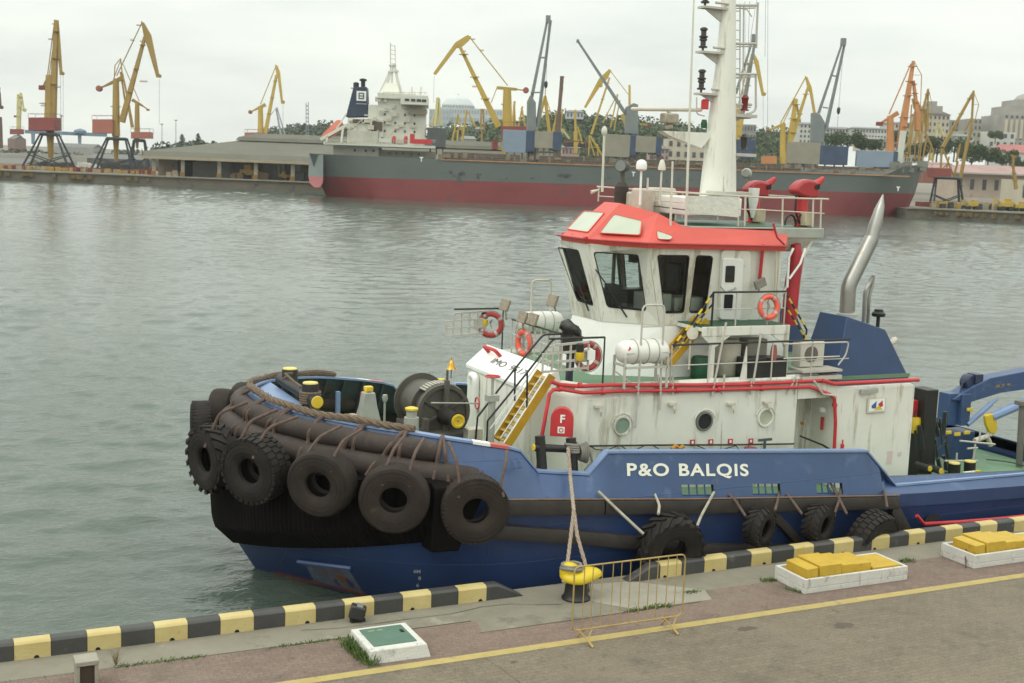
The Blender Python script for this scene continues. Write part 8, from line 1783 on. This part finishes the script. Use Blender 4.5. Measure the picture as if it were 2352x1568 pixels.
sky2 = [(985, 292), (1040, 286), (1090, 282), (1150, 276), (1215, 268), (1290, 254), (1330, 257), (1400, 268), (1470, 272), (1560, 284), (1640, 292), (1760, 297), (1850, 300)]
bank([(x, y+6) for x, y in sky2], 700, 90, 'hill', hillm)
wood('wood', [([(x, y+dy) for x, y in sky2], -dy*1.9) for dy in (0, 9, 19, 30, 42, 54, 66)], 700, leafs[0], 6.0, .95, 110)
skyL = [(-30, 342), (60, 344), (150, 352), (240, 350), (330, 345)]
wood('scrub', [(skyL, 0), ([(100, 356), (230, 358)], -20)], 560, leafs[2], 3.2, .9, 40)
sky3 = [(352, 330), (410, 330), (450, 322), (500, 326)]
wood('treeline', [(sky3, 0), ([(x, y+6) for x, y in sky3], -10)], 620, leafs[2], 4.5, 1.2, 50)
def tree(px, pyt, pyb, D, wpx, lab, kind='round', m_=1, grp='trees in front of the town'):
    b0 = at(px, pyb, D); u = D/FPX; hgt = (pyb-pyt)*u; R = wpx*u/2
    t = thing('tree' if kind == 'round' else 'poplar_tree', b0, lab, 'tree', grp); s = MB(); s.tube([b0, b0+V((.2, .1, hgt*.5)), b0+V((0, 0, hgt*.8))], [hgt*.035, hgt*.025, hgt*.01], 7)
    for k in range(4): a = k*1.6; s.tube([b0+V((0, 0, hgt*.35)), b0+V((math.cos(a)*R*.5, math.sin(a)*R*.5, hgt*.65))], [hgt*.018, hgt*.006], 5)
    s.build('trunk', barkm, t); s = MB(); random.seed(int(px*7))
    if kind == 'round':
        for i in range(17):
            a = random.uniform(0, 6.28); e = random.uniform(-.5, 1); rr = R*random.uniform(.30, .52); c = b0+V((math.cos(a)*R*.72*math.sqrt(1-max(0, e)*.55), math.sin(a)*R*.72, hgt*.60+hgt*.30*e)); clump(s, c, rr, 150, R*.072, .85)
    else:
        for i in range(11): tt = i/10; clump(s, b0+V((random.gauss(0, R*.2), random.gauss(0, R*.2), hgt*(.15+.78*tt))), R*(.75*math.sin(math.pi*(.15+.8*tt))+.15), 50, R*.22, 1.2)
    s.build('crown', leafs[m_], t, smooth=False)
for px, yt, yb, w_, D, k, lab in ((419, 308, 336, 12, 600, 'poplar', 'narrow dark tree left of the warehouse roof ridge'), (455, 306, 336, 13, 600, 'poplar', 'narrow dark tree second from the left behind the warehouse'), (1895, 310, 352, 60, 470, 'round', 'broad tree under the white terrace, left of the two there'), (1945, 308, 352, 70, 470, 'round', 'broad tree under the white terrace, right of the first'), (1985, 318, 354, 42, 470, 'round', 'smaller tree left of the orange crane'), (2010, 322, 356, 36, 470, 'round', 'small tree touching the orange crane column'), (2150, 316, 375, 60, 450, 'round', 'tree below the domed apartment blocks between the yellow cranes'), (2190, 318, 372, 50, 450, 'round', 'tree between the legs of the right yellow crane'), (2230, 334, 388, 64, 420, 'round', 'big tree right of the crane with the black portal'), (2268, 340, 386, 52, 420, 'round', 'big tree left of the red roofed white house'), (2310, 348, 386, 50, 430, 'round', 'tree in front of the red roofed white house'), (2345, 368, 392, 40, 420, 'round', 'tree at the right edge over the long quay building'), (2100, 330, 372, 50, 460, 'round', 'tree behind the crowded yellow lattice cranes'), (2285, 300, 330, 34, 540, 'round', 'tree above the red roof at the right'), (2060, 300, 345, 46, 520, 'round', 'tree behind the orange crane jib')):
    tree(px, yt, yb, D, w_, lab, k)
# ---------------------------------------------------------------- town
def block(x0, x1, yt, yb, D, dep, lab, m_, rows, cols, roof=None, rh=0, wm_=None, name='building', grp=None, wf_=.42, hf=.5):
    t = thing(name, at((x0+x1)/2, yb, D), lab, 'building', grp); ob, q, z1 = xb(x0, x1, yt, yb, D, dep, 'wall', m_, t)
    ex = (q[1]-q[0]); W_ = ex.length; ex.normalize(); H_ = z1-q[0].z; n0 = 0
    if rows*cols:
        Rz = Matrix.Rotation(math.atan2(ex.y, ex.x), 3, 'Z')
        for r in range(rows):
            for c in range(cols):
                if n0 > 70: continue
                n0 += 1; s = MB(); s.box(q[0]+ex*(W_*(c+.5)/cols)+V((0, 0, H_*(r+.55)/rows))-dv*.05, (W_/cols*wf_, .3, H_/rows*hf), Rz); s.build('window', wm_ or mat('far window', (.07, .08, .085), .4, var=.3, scale=.3), t, smooth=False)
    if roof:
        s = MB(); c = [V((p.x, p.y, z1))+(p-(q[0]+q[2])/2)*.05*V((1, 1, 0)).length*0 for p in q]; mdl, mdr = lerp(c[0], c[3], .5)+ex*(W_*.12)+V((0, 0, rh)), lerp(c[1], c[2], .5)-ex*(W_*.12)+V((0, 0, rh))
        o_ = [c[0]-ex*.6-dv*.6, c[1]+ex*.6-dv*.6, c[2]+ex*.6+dv*.6, c[3]-ex*.6+dv*.6]; s.add(o_+[mdl, mdr], [(0, 1, 5, 4), (2, 3, 4, 5), (0, 4, 3), (1, 2, 5)]); s.build('roof', roof, t, smooth=False)
    return t, q, z1
tw_ = mat('town white render', (.50, .50, .46), .85, var=.08, scale=.1, spots=[((.36, .35, .31), .64, .2, 1)])
tc_ = mat('town cream render', (.46, .42, .33), .85, var=.1, scale=.1); tg_ = mat('town grey concrete', (.27, .27, .26), .9, var=.12, scale=.1); ty_ = mat('town olive render', (.33, .33, .24), .9, var=.12, scale=.1); tt_ = mat('hazy tower stone', (.30, .285, .26), .9, var=.15, scale=.1)  # tower stone lightened in its colour for haze
rr_ = mat('faded red roof', (.33, .13, .12), .85, var=.12, scale=.2); rp2 = mat('pink grey roof', (.33, .22, .20), .85, var=.15, scale=.2); rg_ = mat('grey roof', (.20, .20, .20), .9)
D = 600
block(1834, 1896, 284, 330, D, 18, 'white block at the left end of the terrace on the ridge', tw_, 4, 7, rg_, 1.2)
block(1890, 1960, 294, 326, D+10, 18, 'long white terrace house on the ridge, left of the ship crane', tw_, 3, 10, rg_, 1.2)
block(1958, 2034, 294, 332, D, 18, 'long white terrace house on the ridge right of the ship crane', tw_, 3, 11, rg_, 1.0)
block(1975, 2036, 318, 346, D-60, 12, 'lower white house with tall windows left of the orange crane', tc_, 1, 6, rg_, 1.0)
block(2040, 2118, 282, 372, D+20, 20, 'pale apartment block behind the orange and yellow cranes', tw_, 6, 9, rg_, 1)
t, q, z1 = block(2118, 2176, 262, 338, D, 22, 'cream apartment tower with stacked dark roofs right of the yellow lattice cranes', tc_, 5, 6, mat('dark mansard', (.11, .08, .075), .9), 2.5)
xb(2126, 2164, 242, 264, D, 16, 'upper_storey', tt_, t); xb(2136, 2152, 232, 244, D, 10, 'top_storey', tt_, t)
block(2170, 2250, 275, 330, D+30, 20, 'grey stepped block between the two towers', tg_, 3, 8)
block(2226, 2254, 272, 300, D+10, 16, 'reddish grey block behind the right yellow crane', tt_, 2, 3)
t, q, z1 = block(2300, 2420, 262, 335, D, 30, 'huge grey stone apartment tower cut off by the right edge', tt_, 6, 10); s = MB()
xb(2318, 2420, 242, 264, D+2, 24, 'upper_storey', tt_, t); xb(2336, 2420, 228, 244, D+4, 20, 'top_storey', tt_, t); s.lathe([(6.5, -2), (6.2, 2), (4.4, 4.4), (1.5, 5.6), (.1, 5.9)], at(2356, 242, D+12), Zv, 20); s.build('dome', tt_, t)
for k in range(5): s = MB(); c = at(2308+k*12, 318, D-.5); s.tube([c, c+V((0, 0, 9))], .8, 8); s.build('pilaster', tc_, t)
block(2210, 2290, 300, 336, D-40, 16, 'olive and cream house row behind the right yellow crane', ty_, 2, 8)
block(2268, 2330, 302, 340, D-50, 16, 'white flat roofed house above the red roof', tw_, 2, 4)
block(2292, 2420, 349, 392, 470, 14, 'white house with a red roof at the right edge', tw_, 1, 7, rr_, 3.2)
block(2200, 2236, 312, 324, D-60, 12, 'small pale roofed house below the grey block', tw_, 1, 3, rg_, 1)
t, q, z1 = block(2188, 2440, 396, 452, 370, 16, 'long pinkish quay building with a faded red roof at the right', mat('pinkish plaster', (.42, .34, .28), .9, var=.12, scale=.2, spots=[((.28, .22, .18), .62, .3, 1)]), 1, 9, rp2, 2.6, wf_=.3, hf=.42)
ex = (q[1]-q[0]).normalized(); s = MB(); s.bar(V((q[0].x, q[0].y, z1))-dv*1.2, V((q[1].x, q[1].y, z1))-dv*1.2, 3.0, .45); s.build('canopy', mat('pale canopy edge', (.36, .34, .31), .9), t, smooth=False)
block(2334, 2420, 412, 470, 340, 12, 'cream house corner at the right edge of the quay', tc_, 1, 2)
block(2120, 2200, 384, 420, 420, 14, 'low brown shed beyond the carrier bow', mat('brown red shed', (.24, .10, .07), .9, var=.2, scale=.2), 0, 0, rp2, 2)
# town behind the carrier: stadium like roof, white strip building, houses on the slope
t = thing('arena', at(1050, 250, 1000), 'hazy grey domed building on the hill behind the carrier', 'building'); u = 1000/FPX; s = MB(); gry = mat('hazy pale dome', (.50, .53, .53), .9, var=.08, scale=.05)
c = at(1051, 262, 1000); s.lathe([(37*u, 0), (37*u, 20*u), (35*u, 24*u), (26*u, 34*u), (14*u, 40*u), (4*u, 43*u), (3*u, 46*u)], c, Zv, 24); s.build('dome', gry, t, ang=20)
s = MB(); 
for k in range(18): a = math.pi*k/17; s.bar(c+V((math.cos(a)*37.3*u, -math.sin(a)*37.3*u, 4)), c+V((math.cos(a)*37.3*u, -math.sin(a)*37.3*u, 19*u)), .8)
each(s, 'rib', mat('hazy grey rib', (.3, .33, .35)), t, smooth=False)
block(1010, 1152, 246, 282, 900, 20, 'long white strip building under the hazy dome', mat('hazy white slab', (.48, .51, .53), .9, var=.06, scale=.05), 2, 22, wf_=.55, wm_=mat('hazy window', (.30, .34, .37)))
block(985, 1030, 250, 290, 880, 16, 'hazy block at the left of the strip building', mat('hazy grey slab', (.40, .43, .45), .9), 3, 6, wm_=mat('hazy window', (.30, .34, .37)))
for x0, x1, yt, yb, lab, m_ in ((1090, 1112, 296, 330, 'pinkish house on the slope left of the biggest yellow crane', mat('pink render', (.36, .27, .25), .9)), (1058, 1090, 318, 336, 'pale house with a sloping roof on the green slope', tw_), (1092, 1150, 336, 356, 'white low office behind the carrier rail', tw_), (1300, 1340, 256, 272, 'pale houses at the top of the green hill', mat('hazy white slab', (.48, .51, .53))), (1530, 1620, 318, 366, 'stained white block behind the radar arm', tc_), (1490, 1535, 340, 368, 'pinkish house behind the tan hatch covers', mat('pink render', (.36, .27, .25))), (1700, 1735, 285, 325, 'hazy tower behind the tug mast', tg_), (1290, 1330, 338, 358, 'pinkish sheds behind the carrier rail in front of the hill', mat('pink render', (.36, .27, .25)))):
    block(x0, x1, yt, yb, 660 if yt < 300 else 470, 12, lab, m_, 2 if yb-yt > 25 else 1, 5, rg_ if yb-yt < 40 else None, 1.2)
s = MB(); s.bar(at(1296, 331, 440), at(1352, 334, 440), 1.4)
for k in range(12): s.bar(at(1298+k*4.6, 336, 440), at(1300+k*4.6, 330, 440), 1.2)
tag(s.build('conveyor', cbk, smooth=False), 'dark ribbed conveyor in front of the green hill, behind the carrier rail', 'conveyor')
# yellow machines on the right quay
for px, py, sc, lab in ((2232, 482, .8, 'yellow quay machine under the black crane portal'), (2308, 488, 1.0, 'yellow machine at the right end of the far quay'), (2340, 494, .8, 'small yellow machine cut off by the right edge of the far quay')):
    p = at(px, py, 316); p.z = LZ; t = thing('quay_machine', p, lab, 'machine'); s = MB(); s.box(p+V((0, 0, 1.6*sc)), (3.4*sc, 1.8*sc, 1.2*sc), RZ); s.box(p+sx*.6*sc+V((0, 0, 2.6*sc)), (1.3*sc, 1.5*sc, 1.1*sc), RZ); s.build('body', cyl, t, smooth=False, bevel=.1)
    s = MB(); s.bar(p-sx*1.2*sc+V((0, 0, 2*sc)), p-sx*3*sc+V((0, 0, 2.9*sc)), .4); s.bar(p-sx*3*sc+V((0, 0, 2.9*sc)), p-sx*3.3*sc+V((0, 0, 1)), .35); s.build('arm', cyl, t, smooth=False)
    for dx in (-1.1, 1.1): s = MB(); s.lathe([(.6*sc, -1*sc), (.6*sc, 1*sc)], p+sx*dx*sc+V((0, 0, .6*sc)), sy, 12); s.build('wheel', black, t)
s = MB()
for x, y0, y1, D in ((376, 285, 335, 520), (408, 278, 335, 520), (138, 262, 330, 520)): s.tube([at(x, y1, D), at(x, y0, D)], .16, 6); s.bar(at(x-3, y0, D), at(x+3, y0, D), .5)
for (x, y0, y1, D), lab in zip(((372, 285, 335, 520), (404, 276, 335, 540), (141, 266, 330, 520)), ('thin lamp mast right of the red crane house, left of the warehouse', 'tall thin lamp mast behind the left end of the warehouse', 'thin lamp mast right of the first portal crane')):
    s = MB(); s.tube([at(x, y1, D), at(x, y0, D)], .16, 6); s.bar(at(x-3, y0, D), at(x+3, y0, D), .5); tag(s.build('lamp_mast', cgr), lab, 'lamp mast')
# ---------------------------------------------------------------- harbour air
hzm = bpy.data.materials.new('harbour haze'); hzm.use_nodes = True; t_ = hzm.node_tree; t_.nodes.clear(); o_ = t_.nodes.new('ShaderNodeOutputMaterial'); pv = t_.nodes.new('ShaderNodeVolumePrincipled')
pv.inputs['Color'].default_value = (.93, .96, .97, 1); pv.inputs['Density'].default_value = HAZE; pv.inputs['Anisotropy'].default_value = 0.0; t_.links.new(pv.outputs[0], o_.inputs['Volume'])
s = MB(); s.bx((-500, -80, -4), (1100, 1250, 75)); hb_ = tag(s.build('haze', hzm, smooth=False), kind='stuff')
